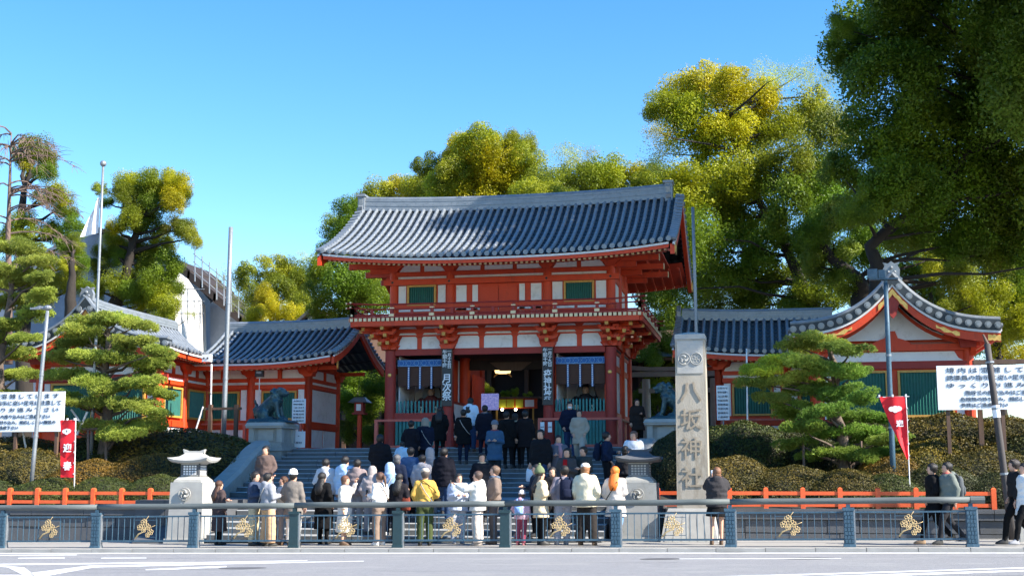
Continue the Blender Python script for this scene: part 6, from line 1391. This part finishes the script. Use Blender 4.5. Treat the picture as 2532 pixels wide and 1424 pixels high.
def jacket(al, ar, style):
    k = ('j', al, ar, style)
    if k in _c: return _c[k]
    mb = MB(); off = {'jacket': .035, 'puffer': .062, 'coat': .042, 'long': .045, 'shirt': .022, 'hoodie': .05, 'big': .07}[style]; z0 = {'jacket': .86, 'puffer': .82, 'coat': .62, 'long': .36, 'shirt': .86, 'hoodie': .84, 'big': .80}[style]
    torso(mb, off, z0, 1.44, .03 if z0 < .7 else 0, 1.04); mb.tube([(0, .01, 1.40), (0, .005, 1.475)], [.085+off*.3, .068+off*.25], 12)
    for s, nm in ((1, al), (-1, ar)):
        e, w = ARM[nm]; e = Vector((s*e[0], e[1], e[2])); w = Vector((s*w[0], w[1], w[2])); sh = Vector((s*.165, .01, 1.385)); mb.tube([sh, sh.lerp(e, .5), e, e.lerp(w, .93)], [.062+off*.55, .055+off*.55, .050+off*.5, .040+off*.42], 12)
        mb.ball(sh, .062+off*.6, 10, 6)
    if style in ('hoodie', 'puffer', 'big'): mb.ball((0, .10, 1.45), .105, 12, 8, sc=(1.15, .7, .75)); mb.tube([(.09, .04, 1.47), (.06, -.07, 1.43), (-.06, -.07, 1.43), (-.09, .04, 1.47)], .03, 8)
    if style == 'puffer':
        for z in (.90, 1.0, 1.10, 1.20, 1.30):
            mb.loft([mb.oval(0, .005, z+dz, .17+off+a, .125+off+a, 16) for dz, a in ((-.045, -.006), (-.02, .016), (.02, .016), (.045, -.006))])
    me = remesh(mb, 'jacket', .026, [CLOTH])
    for v in me.vertices:     # cloth folds
        n = noise.noise(Vector((v.co.x*7, v.co.y*7, v.co.z*11+len(style))))*.020+noise.noise(v.co*22)*.006; d = Vector((v.co.x, v.co.y, 0)); 
        if d.length > .02: v.co += d.normalized()*n
    _c[k] = me; return me
def pants(leg, style):
    k = ('p', leg, style)
    if k in _c: return _c[k]
    mb = MB()
    if style in ('skirt', 'midi', 'mini'):
        zb_ = {'skirt': .32, 'midi': .50, 'mini': .62}[style]; mb.loft([mb.oval(0, .005, z, a, b, 16) for z, a, b in ((zb_, .25, .22), (zb_+(1-zb_)*.5, .215, .18), (.95, .175, .135), (1.0, .155, .12))])
    else:
        r = {'slim': (.105, .072, .052), 'straight': (.112, .088, .075), 'wide': (.122, .118, .112)}[style]
        mb.loft([mb.oval(0, .005, z, a, b, 14) for z, a, b in ((.80, .15, .115), (.88, .178, .135), (1.0, .165, .125), (1.02, .15, .11))])
        for (kn, an), s in zip(LEG[leg], (1, -1)):
            kn = Vector(kn); an = Vector(an); mb.tube([(s*.09, .0, .90), Vector((s*.09, 0, .9)).lerp(kn, .5), kn, kn.lerp(an, .5), an+Vector((0, 0, -.015))], [r[0], r[0]*.93, r[1], (r[1]+r[2])/2, r[2]], 12)
    me = remesh(mb, 'trousers', .024, [CLOTH])
    for v in me.vertices:
        n = noise.noise(Vector((v.co.x*9, v.co.y*9, v.co.z*13)))*.010; v.co += Vector((n, n*.6, 0))
    _c[k] = me; return me
def hairm(style):
    k = ('h', style)
    if k in _c: return _c[k]
    mb = MB(); c = (0, .018, 1.614)
    mb.ball(c, .110, 16, 12, sc=(.90, 1.0, .98))
    if style == 'long': mb.loft([mb.oval(0, y, z, a, b, 14) for z, a, b, y in ((1.18, .07, .03, .17), (1.3, .112, .045, .165), (1.42, .118, .07, .10), (1.55, .092, .075, .035), (1.66, .07, .07, .02))])
    if style == 'bob': mb.loft([mb.oval(0, y, z, a, b, 14) for z, a, b, y in ((1.46, .078, .05, .045), (1.54, .094, .08, .03), (1.62, .092, .09, .018))])
    if style == 'curly':
        for q in range(30):
            a = q*2.4; z = 1.20+.0145*q; mb.ball((.09*math.cos(a), .12+.05*math.sin(a)-(z-1.3)*.2, z), .05, 8, 6)
    if style == 'bun': mb.ball((0, .10, 1.68), .045, 10, 8)
    if style == 'pony': mb.tube([(0, .10, 1.64), (0, .16, 1.60), (0, .18, 1.50), (0, .19, 1.36)], [.03, .035, .032, .012], 10)
    if style == 'short': mb.ball((0, .03, 1.575), .088, 12, 8, sc=(.95, .85, 1.0))
    if style == 'tuft': mb.ball((.02, -.03, 1.68), .05, 10, 8, sc=(1.3, 1.2, .6)); mb.ball((0, .03, 1.575), .088, 12, 8, sc=(.95, .85, 1.0))
    me = mb.mesh('hair', [HAIR], True)
    for v in me.vertices: v.co += Vector((1, 1, .3))*noise.noise(v.co*28)*.016
    if style == 'short' or style == 'tuft' or style == 'long' or style == 'bob':
        for v in me.vertices:
            if v.co.y < -.05 and v.co.z < 1.62: v.co.y = -.045      # keep the face clear
    _c[k] = me; return me
def hatm(style):
    k = ('t', style)
    if k in _c: return _c[k]
    mb = MB()
    if style == 'beanie': mb.loft([mb.oval(0, .012, z, a, b, 16) for z, a, b in ((1.605, .092, .108), (1.615, .098, .114), (1.64, .099, .115), (1.65, .093, .108), (1.70, .085, .098), (1.735, .055, .06), (1.75, .02, .02))])
    elif style == 'knit': mb.loft([mb.oval(0, .012, z, a, b, 16) for z, a, b in ((1.60, .094, .11), (1.645, .10, .116), (1.70, .088, .10), (1.76, .05, .055), (1.80, .02, .02))]); mb.ball((0, .01, 1.81), .03, 8, 6)
    elif style == 'hood': mb.loft([mb.oval(0, .03, z, a, b, 16) for z, a, b in ((1.36, .16, .12), (1.43, .125, .11), (1.52, .108, .115), (1.62, .108, .118), (1.69, .085, .095), (1.73, .04, .045))])
    else: mb.loft([mb.oval(0, .008, z, a, b, 16) for z, a, b in ((1.625, .090, .106), (1.66, .089, .104), (1.70, .07, .08), (1.72, .03, .03))]); mb.loft([[(x, -.09-yy, 1.635), (x*.9, -.09-yy, 1.647)] + [(-x*.9, -.09-yy, 1.647), (-x, -.09-yy, 1.635)] for x, yy in ((.075, 0), (.07, .04), (.04, .075))])
    me = mb.mesh('hat', [CLOTH], True); me.transform(Matrix.Translation((0, 0, -1.6+.02+1.6)) @ Matrix.Translation((0, .01, 1.6)) @ Matrix.Diagonal((1.10, 1.07, 1.0, 1)) @ Matrix.Translation((0, -.01, -1.6))); _c[k] = me; return me
def shoem():
    if 's' in _c: return _c['s']
    mb = MB(); mb.loft([[(a*math.cos(2*math.pi*q/12), yc+b*math.sin(2*math.pi*q/12), z) for q in range(12)] for z, a, b, yc in ((-.085, .045, .125, -.06), (-.06, .048, .13, -.06), (-.03, .045, .11, -.045), (.01, .042, .06, 0), (.04, .04, .045, .01))])
    me = mb.mesh('shoe', [SHOE], True); _c['s'] = me; return me
def zground(x, Y):
    if Y < 30: return gz(x)
    if SX0 < x < SX1+.4: return stair_z(Y)
    return gz(x) if Y < 31.4 else stair_z(Y)
people = []
_pr = random.Random(5)
def person(px, hy, h, Y, yaw, arms, leg, jk, jc, pt, pc, hs_, hc, label, hat=None, hatc=None, shoe=(.75, .75, .75), mask=False):
    if Y is None:
        best = None
        for k in range(340):
            y = 29.0+k*.05; p = at(px, hy, y); e = abs(zground(p.x, y)+h-p.z)
            if best is None or e < best[0]: best = (e, y)
        Y = best[1]
    p = at(px, hy, Y); g = zground(p.x, Y); s = h/1.70
    if arms == ('down', 'down'): arms = _pr.choice([('down', 'down'), ('down', 'pocket'), ('pocket', 'pocket'), ('back', 'down'), ('phone', 'down'), ('down', 'phone'), ('pocket', 'down')])
    yaw += _pr.uniform(-14, 14)
    r_ = lroot('person', (p.x, Y, g), R(yaw), label, 'person', 'visitors around the stairs'); r_.scale = (s, s, s); r_.rotation_euler = (R(_pr.uniform(-2.5, 1)), R(_pr.uniform(-2, 2)), R(yaw))
    def add(nm, me, col=None, loc=None):
        o = bpy.data.objects.new(nm, me); COL.objects.link(o); o.parent = r_
        if col: o.color = (*col, 1)
        if loc: o.location = loc
        return o
    add('body', body(arms[0], arms[1], leg)); add('jacket', jacket(arms[0], arms[1], jk), jc)
    add('skirt' if pt in ('skirt', 'midi', 'mini') else 'trousers', pants(leg, pt), pc)
    if hs_: add('hair', hairm(hs_), hc)
    if hat: add('hat', hatm(hat), hatc)
    if shoe == (.75, .75, .75): shoe = _pr.choice([(.7, .7, .7), (.03, .03, .03), (.03, .03, .03), (.12, .07, .04), (.3, .3, .32)])
    for (kn, an) in LEG[leg]: add('shoe', shoem(), shoe, an)
    if mask:
        mb = MB(); mb.ball((0, -.072, 1.535), .05, 10, 6, sc=(1.1, .6, .8)); add('face_mask', mb.mesh('face_mask', [WHITE], True))
    q = _pr.random()
    if q < .30 and hat != 'hood' and hs_ != 'long':
        mb = MB(); mb.tube([(.088*math.cos(k/8*6.283), .01+.092*math.sin(k/8*6.283), 1.455+.008*math.sin(k*2)) for k in range(9)], .034, 8); add('scarf', mb.mesh('scarf', [CLOTH], True), _pr.choice([(.30, .28, .27), (.45, .36, .26), (.12, .13, .16), (.40, .10, .09), (.55, .53, .50), (.10, .14, .20)]))
    elif q < .55:
        mb = MB(); d = _pr.choice((-1, 1)); mb.tube([(d*.10, .03, 1.44), (d*.09, .17, 1.36), (0, .205, 1.2), (-d*.15, .18, 1.0), (-d*.22, .05, .92)], .011, 5); add('bag_strap', mb.mesh('bag_strap', [CLOTH], True), _pr.choice([BK, (.12, .07, .04), (.4, .38, .35)]))
    people.append((r_, s)); return r_
def held(r_, name, mb, mats, off, label, cat, rot=0, col=None):
    """something a person carries: its own thing, placed in the world at the hand"""
    s = r_.scale[0]; M = Matrix.Translation(r_.location) @ r_.rotation_euler.to_matrix().to_4x4() @ Matrix.Scale(s, 4)
    me = mb.mesh(name, mats, True); fixn(me); o = bpy.data.objects.new(name, me); COL.objects.link(o); o.location = M @ Vector(off); o.rotation_euler = (0, 0, r_.rotation_euler[2]+rot); o.scale = (s, s, s)
    if col: o.color = (*col, 1)
    props(o, label, cat); return o
def phone(r_, off, label):
    mb = MB(); mb.box(-.037, .037, -.005, .005, -.075, .075); held(r_, 'phone', mb, [BLAK], off, label, 'phone')
def backpack(r_, col, label):
    mb = MB(); mb.loft([mb.oval(0, 0, z, a, b, 12) for z, a, b in ((-.24, .11, .05), (-.20, .15, .08), (0, .155, .095), (.16, .14, .08), (.22, .09, .05))]); mb.loft([mb.oval(0, .08, z, a, b, 10) for z, a, b in ((-.18, .08, .02), (-.14, .11, .05), (-.02, .11, .05), (.02, .08, .02))])
    mb.tube([(.09, -.04, .2), (.10, -.10, .27), (.11, -.2, .2)], .018, 6); mb.tube([(-.09, -.04, .2), (-.10, -.10, .27), (-.11, -.2, .2)], .018, 6)
    held(r_, 'backpack', mb, [CLOTH], (0, .245, 1.20), label, 'backpack', col=col)
def bag(r_, off, col, label, w=.13, hh=.16, strap=None, mt=None):
    mb = MB(); mb.loft([mb.oval(0, 0, z, a, b, 10) for z, a, b in ((-hh, w*.8, .04), (-hh*.8, w, .06), (hh*.4, w*.9, .05), (hh*.7, w*.7, .02))])
    pts = strap or [(-w*.6, 0, hh*.6), (0, 0, hh*1.7), (w*.6, 0, hh*.6)]; mb.tube(pts, .008, 5)
    held(r_, 'bag', mb, [mt or CLOTH], off, label, 'bag', col=col)
BK = (.008, .008, .009); NV = (.010, .016, .038); DN = (.03, .06, .13); HB = (.012, .009, .008); HBR = (.09, .035, .015); CREAM = (.78, .72, .58); LB = (.42, .60, .82); GY = (.25, .25, .27); WH = (.68, .68, .68)
D = ('down', 'down'); PK = ('pocket', 'pocket')
# --- on the pavement
a = person(546, 1208, 1.50, 29.3, 150, D, 'stand', 'long', (.07, .05, .05), 'slim', BK, 'long', HBR, 'person with long auburn hair in a dark long coat beside the left stone lantern', shoe=BK)
a = person(632, 1176, 1.70, 28.9, 80, ('phone', 'phone'), 'stand', 'jacket', (.05, .07, .12), 'straight', (.62, .52, .34), 'short', HB, 'person in a slate blue jacket and sand trousers bending towards companions')
a = person(668, 1190, 1.66, 28.7, 130, ('wave', 'phone'), 'wide', 'hoodie', (.30, .31, .35), 'wide', (.66, .42, .24), 'short', HB, 'person in a pale grey hoodie and tan wide trousers beside the slate blue jacket')
a = person(657, 1138, 1.62, 31.9, 5, PK, 'stand', 'coat', (.13, .09, .08), 'slim', BK, 'long', HB, 'woman with long black hair and brown fur collar facing us before the cheek wall', shoe=BK)
mb = MB(); mb.tube([(.09*math.cos(q/8*6.283), .01+.085*math.sin(q/8*6.283), 1.46-.03*abs(math.cos(q/16*6.283))) for q in range(9)], .04, 8); 
o = ob('collar', mb.mesh('collar', [CLOTH], True), a); o.color = (.26, .15, .09, 1)
a = person(694, 1198, 1.58, 29.2, -60, ('phone', 'down'), 'stand', 'jacket', WH, 'straight', (.3, .3, .32), 'bob', HBR, 'person with brown bob and white jacket beside the white beanie')
a = person(730, 1178, 1.70, 28.9, 185, D, 'stand', 'coat', (.20, .175, .155), 'straight', (.80, .79, .76), 'short', HB, 'person seen from behind in white beanie and taupe coat', hat='beanie', hatc=(.84, .82, .80))
a = person(804, 1178, 1.66, 29.6, 165, D, 'stand', 'long', BK, 'slim', BK, 'long', HB, 'person in a long black coat with long black hair left of the white-coated visitor', shoe=BK)
a = person(853, 1205, 1.58, 29.0, 100, ('wave', 'down'), 'stand', 'long', (.72, .68, .62), 'skirt', (.70, .67, .61), 'bob', (.16, .07, .04), 'person in a long white coat raising a hand to the face')
a = person(880, 1182, 1.66, 30.6, 190, D, 'stand', 'puffer', (.24, .19, .19), 'straight', GY, 'short', HB, 'person in a mauve grey puffer jacket behind the white-coated visitor')
a = person(940, 1178, 1.64, 28.9, -120, ('phone', 'phone'), 'stand', 'jacket', (.70, .70, .70), 'straight', (.26, .19, .15), 'pony', (.13, .06, .035), 'person in a white jacket with brown ponytail looking at a phone, dark green post beside')
phone(a, (.02, -.40, 1.22), 'black phone held out by the white-jacketed ponytail visitor')
a = person(968, 1166, 1.68, 30.3, 180, D, 'stand', 'hoodie', (.28, .42, .62), 'straight', NV, None, HB, 'person with raised pale blue hood behind the ponytail visitor', hat='hood', hatc=(.40, .56, .78))
a = person(1052, 1168, 1.70, 28.8, 200, ('pocket', 'pocket'), 'stand', 'jacket', (.60, .36, .08), 'straight', (.065, .085, .032), 'short', (.10, .08, .07), 'person in mustard jacket and olive trousers with black crossbody bag', hat='cap', hatc=(.52, .44, .36), shoe=BK)
bag(a, (-.27, .02, .98), BK, 'black crossbody bag on the hip of the mustard jacket', .10, .11, [(-.1, 0, .05), (.1, .15, .3), (.3, .14, .45), (.4, .02, .5)])
a = person(1133, 1174, 1.60, 29.5, 20, ('phone', 'phone'), 'stand', 'big', (.55, .62, .76), 'straight', (.48, .49, .55), 'long', HB, 'woman in an oversized icy blue jacket raising a phone near the face')
a = person(1182, 1174, 1.64, 28.8, -80, ('point', 'pocket'), 'stand', 'big', (.72, .70, .66), 'wide', (.62, .55, .50), 'short', (.10, .06, .045), 'person in a white jacket reaching an arm out to take a photo', shoe=(.3, .27, .25))
phone(a, (.16, -.60, 1.44), 'phone at the end of the white-jacketed visitor\'s outstretched arm')
a = person(1219, 1150, 1.76, 29.4, -70, PK, 'stand', 'jacket', (.20, .15, .125), 'straight', (.10, .09, .09), 'short', (.15, .09, .06), 'person in a brown hooded jacket with close-cropped hair looking left')
a = person(1287, 1244, 1.18, 28.9, 160, D, 'stand', 'puffer', (.62, .38, .46), 'straight', (.28, .06, .10), 'bob', HBR, 'small child in a pink jacket and burgundy leggings', hat='beanie', hatc=(.85, .75, .72), shoe=(.3, .1, .12))
backpack(a, (.30, .48, .85), 'light blue backpack on the small child in pink')
a = person(1340, 1172, 1.66, 28.9, 130, ('down', 'phone'), 'stand', 'coat', (.72, .58, .38), 'slim', BK, 'long', HB, 'person in a green knit hat and beige coat', hat='knit', hatc=(.16, .20, .11))
a = person(1322, 1186, 1.66, 30.0, -60, D, 'stand', 'jacket', (.02, .03, .05), 'slim', BK, 'short', HB, 'person in a black jacket half hidden by the green knit hat')
a = person(1388, 1160, 1.74, 29.0, 190, D, 'stand', 'jacket', (.22, .20, .24), 'straight', (.36, .35, .38), 'short', HB, 'person with navy backpack, grey jacket and light grey trousers')
backpack(a, (.010, .014, .035), 'navy backpack on the grey-jacketed visitor with light trousers')
a = person(1452, 1152, 1.76, 28.8, 178, PK, 'wide', 'big', (.76, .68, .50), 'wide', (.035, .03, .028), 'bob', (.32, .14, .055), 'person in a white cap and bulky cream jacket with black wide trousers', hat='cap', hatc=(.82, .76, .68))
a = person(1522, 1162, 1.70, 28.8, 175, ('pocket', 'phone'), 'walk', 'coat', (.68, .60, .54), 'straight', (.16, .30, .52), 'long', (.95, .22, .02), 'person with long bright orange hair, cream coat and blue jeans')
a = person(1768, 1170, 1.66, 29.0, 172, ('photo', 'photo'), 'stand', 'puffer', (.045, .042, .045), 'mini', BK, 'bob', (.22, .10, .05), 'person in a dark puffer and black skirt photographing the inscribed pillar')
mb = MB(); mb.box(-.045, .045, -.006, .006, -.08, .08); held(a, 'phone', mb, [WHITE], (.07, -.40, 1.56), 'white phone raised before the inscribed pillar', 'phone')
a = person(2306, 1166, 1.68, 28.9, -85, D, 'walk', 'coat', BK, 'slim', BK, 'short', HB, 'person all in black walking left beside the hooded walker', shoe=(.3, .2, .12))
a = person(2342, 1162, 1.70, 28.7, -85, D, 'walk', 'hoodie', (.17, .19, .17), 'slim', (.03, .03, .034), 'short', HB, 'person in grey green hoodie walking left with a grey backpack')
backpack(a, (.10, .11, .12), 'grey backpack on the hooded walker')
a = person(2508, 1160, 1.74, 28.8, -80, D, 'walk', 'jacket', (.02, .02, .022), 'slim', BK, 'tuft', (.03, .02, .018), 'person in a black jacket over a white shirt walking left past the boundary post')
a = person(2528, 1185, 1.66, 28.5, -80, D, 'walk', 'coat', (.80, .78, .75), 'slim', BK, 'short', HB, 'person in a white top cut by the right picture edge')
# --- on the stairs
N_ = None
person(812, 1138, 1.68, N_, 175, D, 'climb', 'puffer', (.55, .56, .60), 'straight', BK, 'short', HB, 'person seen from behind in a pale grey puffer, left of the sky blue one')
person(857, 1128, 1.74, N_, 180, D, 'stand', 'big', LB, 'straight', (.22, .26, .33), 'short', HB, 'person seen from behind in a large sky blue puffer jacket')
person(919, 1158, 1.60, N_, 180, D, 'stand', 'puffer', (.40, .34, .33), 'straight', GY, None, HB, 'person with raised beige hood on the lower steps', hat='hood', hatc=(.42, .36, .34))
person(943, 1078, 1.78, N_, 185, D, 'climb', 'puffer', (.012, .011, .014), 'straight', DN, 'short', HB, 'broad person in black puffer and jeans on the stairs at far left of the crowd')
person(985, 1120, 1.64, N_, 175, D, 'climb', 'jacket', NV, 'slim', BK, 'bob', (.10, .10, .11), 'person in a navy jacket with grey scarf climbing beside the mid-blue jacket')
person(1012, 1112, 1.70, N_, 180, D, 'stand', 'jacket', (.045, .10, .22), 'straight', BK, 'short', HB, 'person in a mid-blue jacket with a diagonal strap climbing the stairs')
a = person(985, 1172, 1.62, N_, 170, D, 'stand', 'coat', (.018, .016, .02), 'slim', BK, 'long', HB, 'person in a black coat with a brown shoulder bag on the lower steps')
bag(a, (-.22, .08, 1.0), (.22, .05, .03), 'reddish brown shoulder bag on the black coat', .15, .20)
a = person(1048, 1126, 1.64, N_, 185, D, 'climb', 'hoodie', (.44, .42, .45), 'straight', GY, 'short', HB, 'person in a light grey hooded jacket behind the mustard one')
person(1066, 1114, 1.66, N_, 175, D, 'stand', 'hoodie', (.26, .27, .30), 'straight', GY, None, HB, 'person with raised grey hood beside the light grey jacket', hat='hood', hatc=(.28, .29, .32))
person(1100, 1104, 1.80, N_, 180, D, 'climb', 'puffer', (.008, .008, .014), 'straight', DN, 'short', HB, 'tall person in a black puffer and blue jeans in mid stairs')
person(1192, 1122, 1.68, N_, 5, D, 'walk', 'coat', (.012, .014, .02), 'slim', BK, 'short', HB, 'person in a dark coat coming down with bowed head')
a = person(1224, 1043, 1.74, N_, 8, ('phone', 'phone'), 'stand', 'coat', (.05, .11, .19), 'straight', (.02, .025, .03), None, HB, 'man in blue jacket and grey beanie facing us with folded hands', hat='beanie', hatc=(.16, .18, .22))
person(996, 1092, 1.30, N_, 178, D, 'stand', 'big', (.45, .62, .78), 'straight', (.30, .42, .55), 'short', HB, 'child in a pale blue jacket in the middle of the climbing crowd')
person(1017, 1040, 1.68, N_, 180, D, 'climb', 'coat', (.010, .010, .016), 'slim', BK, 'short', HB, 'person in a black coat near the salmon rail, left of the furry hood')
a = person(1048, 1036, 1.74, N_, 180, D, 'stand', 'big', (.010, .014, .032), 'slim', BK, None, HB, 'person in a huge navy parka with pale furry hood', hat='hood', hatc=(.30, .26, .21))
person(1108, 990, 1.74, N_, 175, D, 'stand', 'long', (.010, .010, .018), 'slim', BK, 'long', HB, 'tall person in a long black coat at the top of the stairs')
person(1088, 1006, 1.66, N_, 190, D, 'stand', 'coat', BK, 'slim', BK, 'long', HB, 'person with long black hair touching the tall long-coated figure')
a = person(1165, 984, 1.70, N_, 178, D, 'stand', 'puffer', (.62, .74, .86), 'straight', DN, 'long', HB, 'person with pale blue jacket slung on the shoulders in the gate opening')
person(1146, 1010, 1.66, N_, 175, D, 'stand', 'coat', BK, 'slim', NV, 'short', HB, 'dark-clothed person left of the pale slung jacket')
person(1196, 1004, 1.70, N_, 182, D, 'stand', 'coat', (.012, .012, .022), 'slim', NV, 'short', HB, 'dark-clothed person right of the pale slung jacket')
person(1258, 1014, 1.70, N_, 180, D, 'stand', 'coat', BK, 'slim', BK, 'short', HB, 'dark silhouette under the left end of the red stall')
person(1278, 1022, 1.66, N_, 178, D, 'stand', 'jacket', BK, 'slim', BK, 'bob', HB, 'dark silhouette in front of the stall bulbs')
person(1300, 1012, 1.72, N_, 180, D, 'stand', 'coat', (.012, .010, .012), 'slim', BK, 'short', HB, 'dark silhouette at the right end of the red stall')
a = person(1411, 993, 1.76, N_, 2, PK, 'walk', 'puffer', (.010, .014, .035), 'straight', (.03, .055, .13), 'short', HB, 'man in black puffer and white face mask coming down in jeans', mask=True)
person(1432, 1010, 1.62, N_, 10, D, 'walk', 'coat', (.40, .35, .28), 'straight', (.42, .38, .32), 'short', HB, 'person in a beige coat behind the masked man')
a = person(1337, 1062, 1.76, N_, 3, D, 'walk', 'puffer', (.010, .011, .014), 'straight', (.025, .05, .11), 'short', HB, 'man in a black jacket and jeans carrying a white plastic bag')
bag(a, (-.27, -.02, .62), (.8, .84, .88), 'white plastic bag hanging from the black-jacketed man\'s hand', .12, .19, mt=WHITE)
a = person(1382, 1076, 1.62, N_, 10, D, 'walk', 'coat', (.14, .14, .17), 'slim', BK, 'short', HB, 'person with a thick pink scarf coming down the stairs')
mb = MB(); mb.tube([(.08*math.cos(q/8*6.283), .0+.09*math.sin(q/8*6.283), 1.44) for q in range(9)], .05, 8); mb.tube([(.03, -.10, 1.42), (.05, -.16, 1.25), (.04, -.15, 1.1)], [.05, .055, .04], 8)
o = ob('scarf', mb.mesh('scarf', [CLOTH], True), a); o.color = (.50, .27, .30, 1)
a = person(1397, 1104, 1.66, N_, 0, ('phone', 'pocket'), 'walk', 'jacket', (.06, .06, .065), 'slim', BK, 'long', HB, 'woman in a red top under a dark jacket on the stairs')
mb = MB(); mb.loft([[(x, -.168-.01*abs(q), 1.42-.1*q) for x in (-.05, .05)]+[(x, -.15, 1.42-.1*q) for x in (.05, -.05)] for q in range(6)]); o = ob('red_top', mb.mesh('red_top', [CLOTH], True), a); o.color = (.42, .012, .015, 1)
person(1441, 1104, 1.70, N_, -35, D, 'walk', 'jacket', (.045, .055, .055), 'slim', BK, 'tuft', HB, 'man in a dark grey green jacket looking down to the left')
person(1361, 1148, 1.60, N_, 5, D, 'walk', 'coat', (.02, .02, .022), 'slim', BK, 'long', HB, 'pale long-haired woman in black behind the green knit hat')
a = person(1500, 1068, 1.76, N_, 100, ('phone', 'pocket'), 'stand', 'jacket', (.012, .022, .055), 'straight', (.010, .010, .012), 'short', HB, 'tall man in navy jacket and black trousers standing side-on right of the stairs')
backpack(a, (.010, .018, .042), 'dark navy backpack on the tall side-on man')
person(1562, 1066, 1.70, N_, -15, ('phone', 'pocket'), 'stand', 'big', (.78, .80, .84), 'straight', GY, 'short', (.12, .07, .05), 'man in a white sweatshirt near the side rail of the gate')
person(1545, 1106, 1.58, N_, 170, D, 'stand', 'jacket', (.03, .03, .035), 'slim', BK, 'bob', HB, 'black-haired person partly behind the roof of the shaded stone lantern')
person(1579, 1016, 1.62, 43.0, 10, ('phone', 'down'), 'stand', 'coat', (.03, .022, .02), 'slim', BK, 'long', HB, 'person in dark clothes with a yellow sleeve beside the right pedestal')
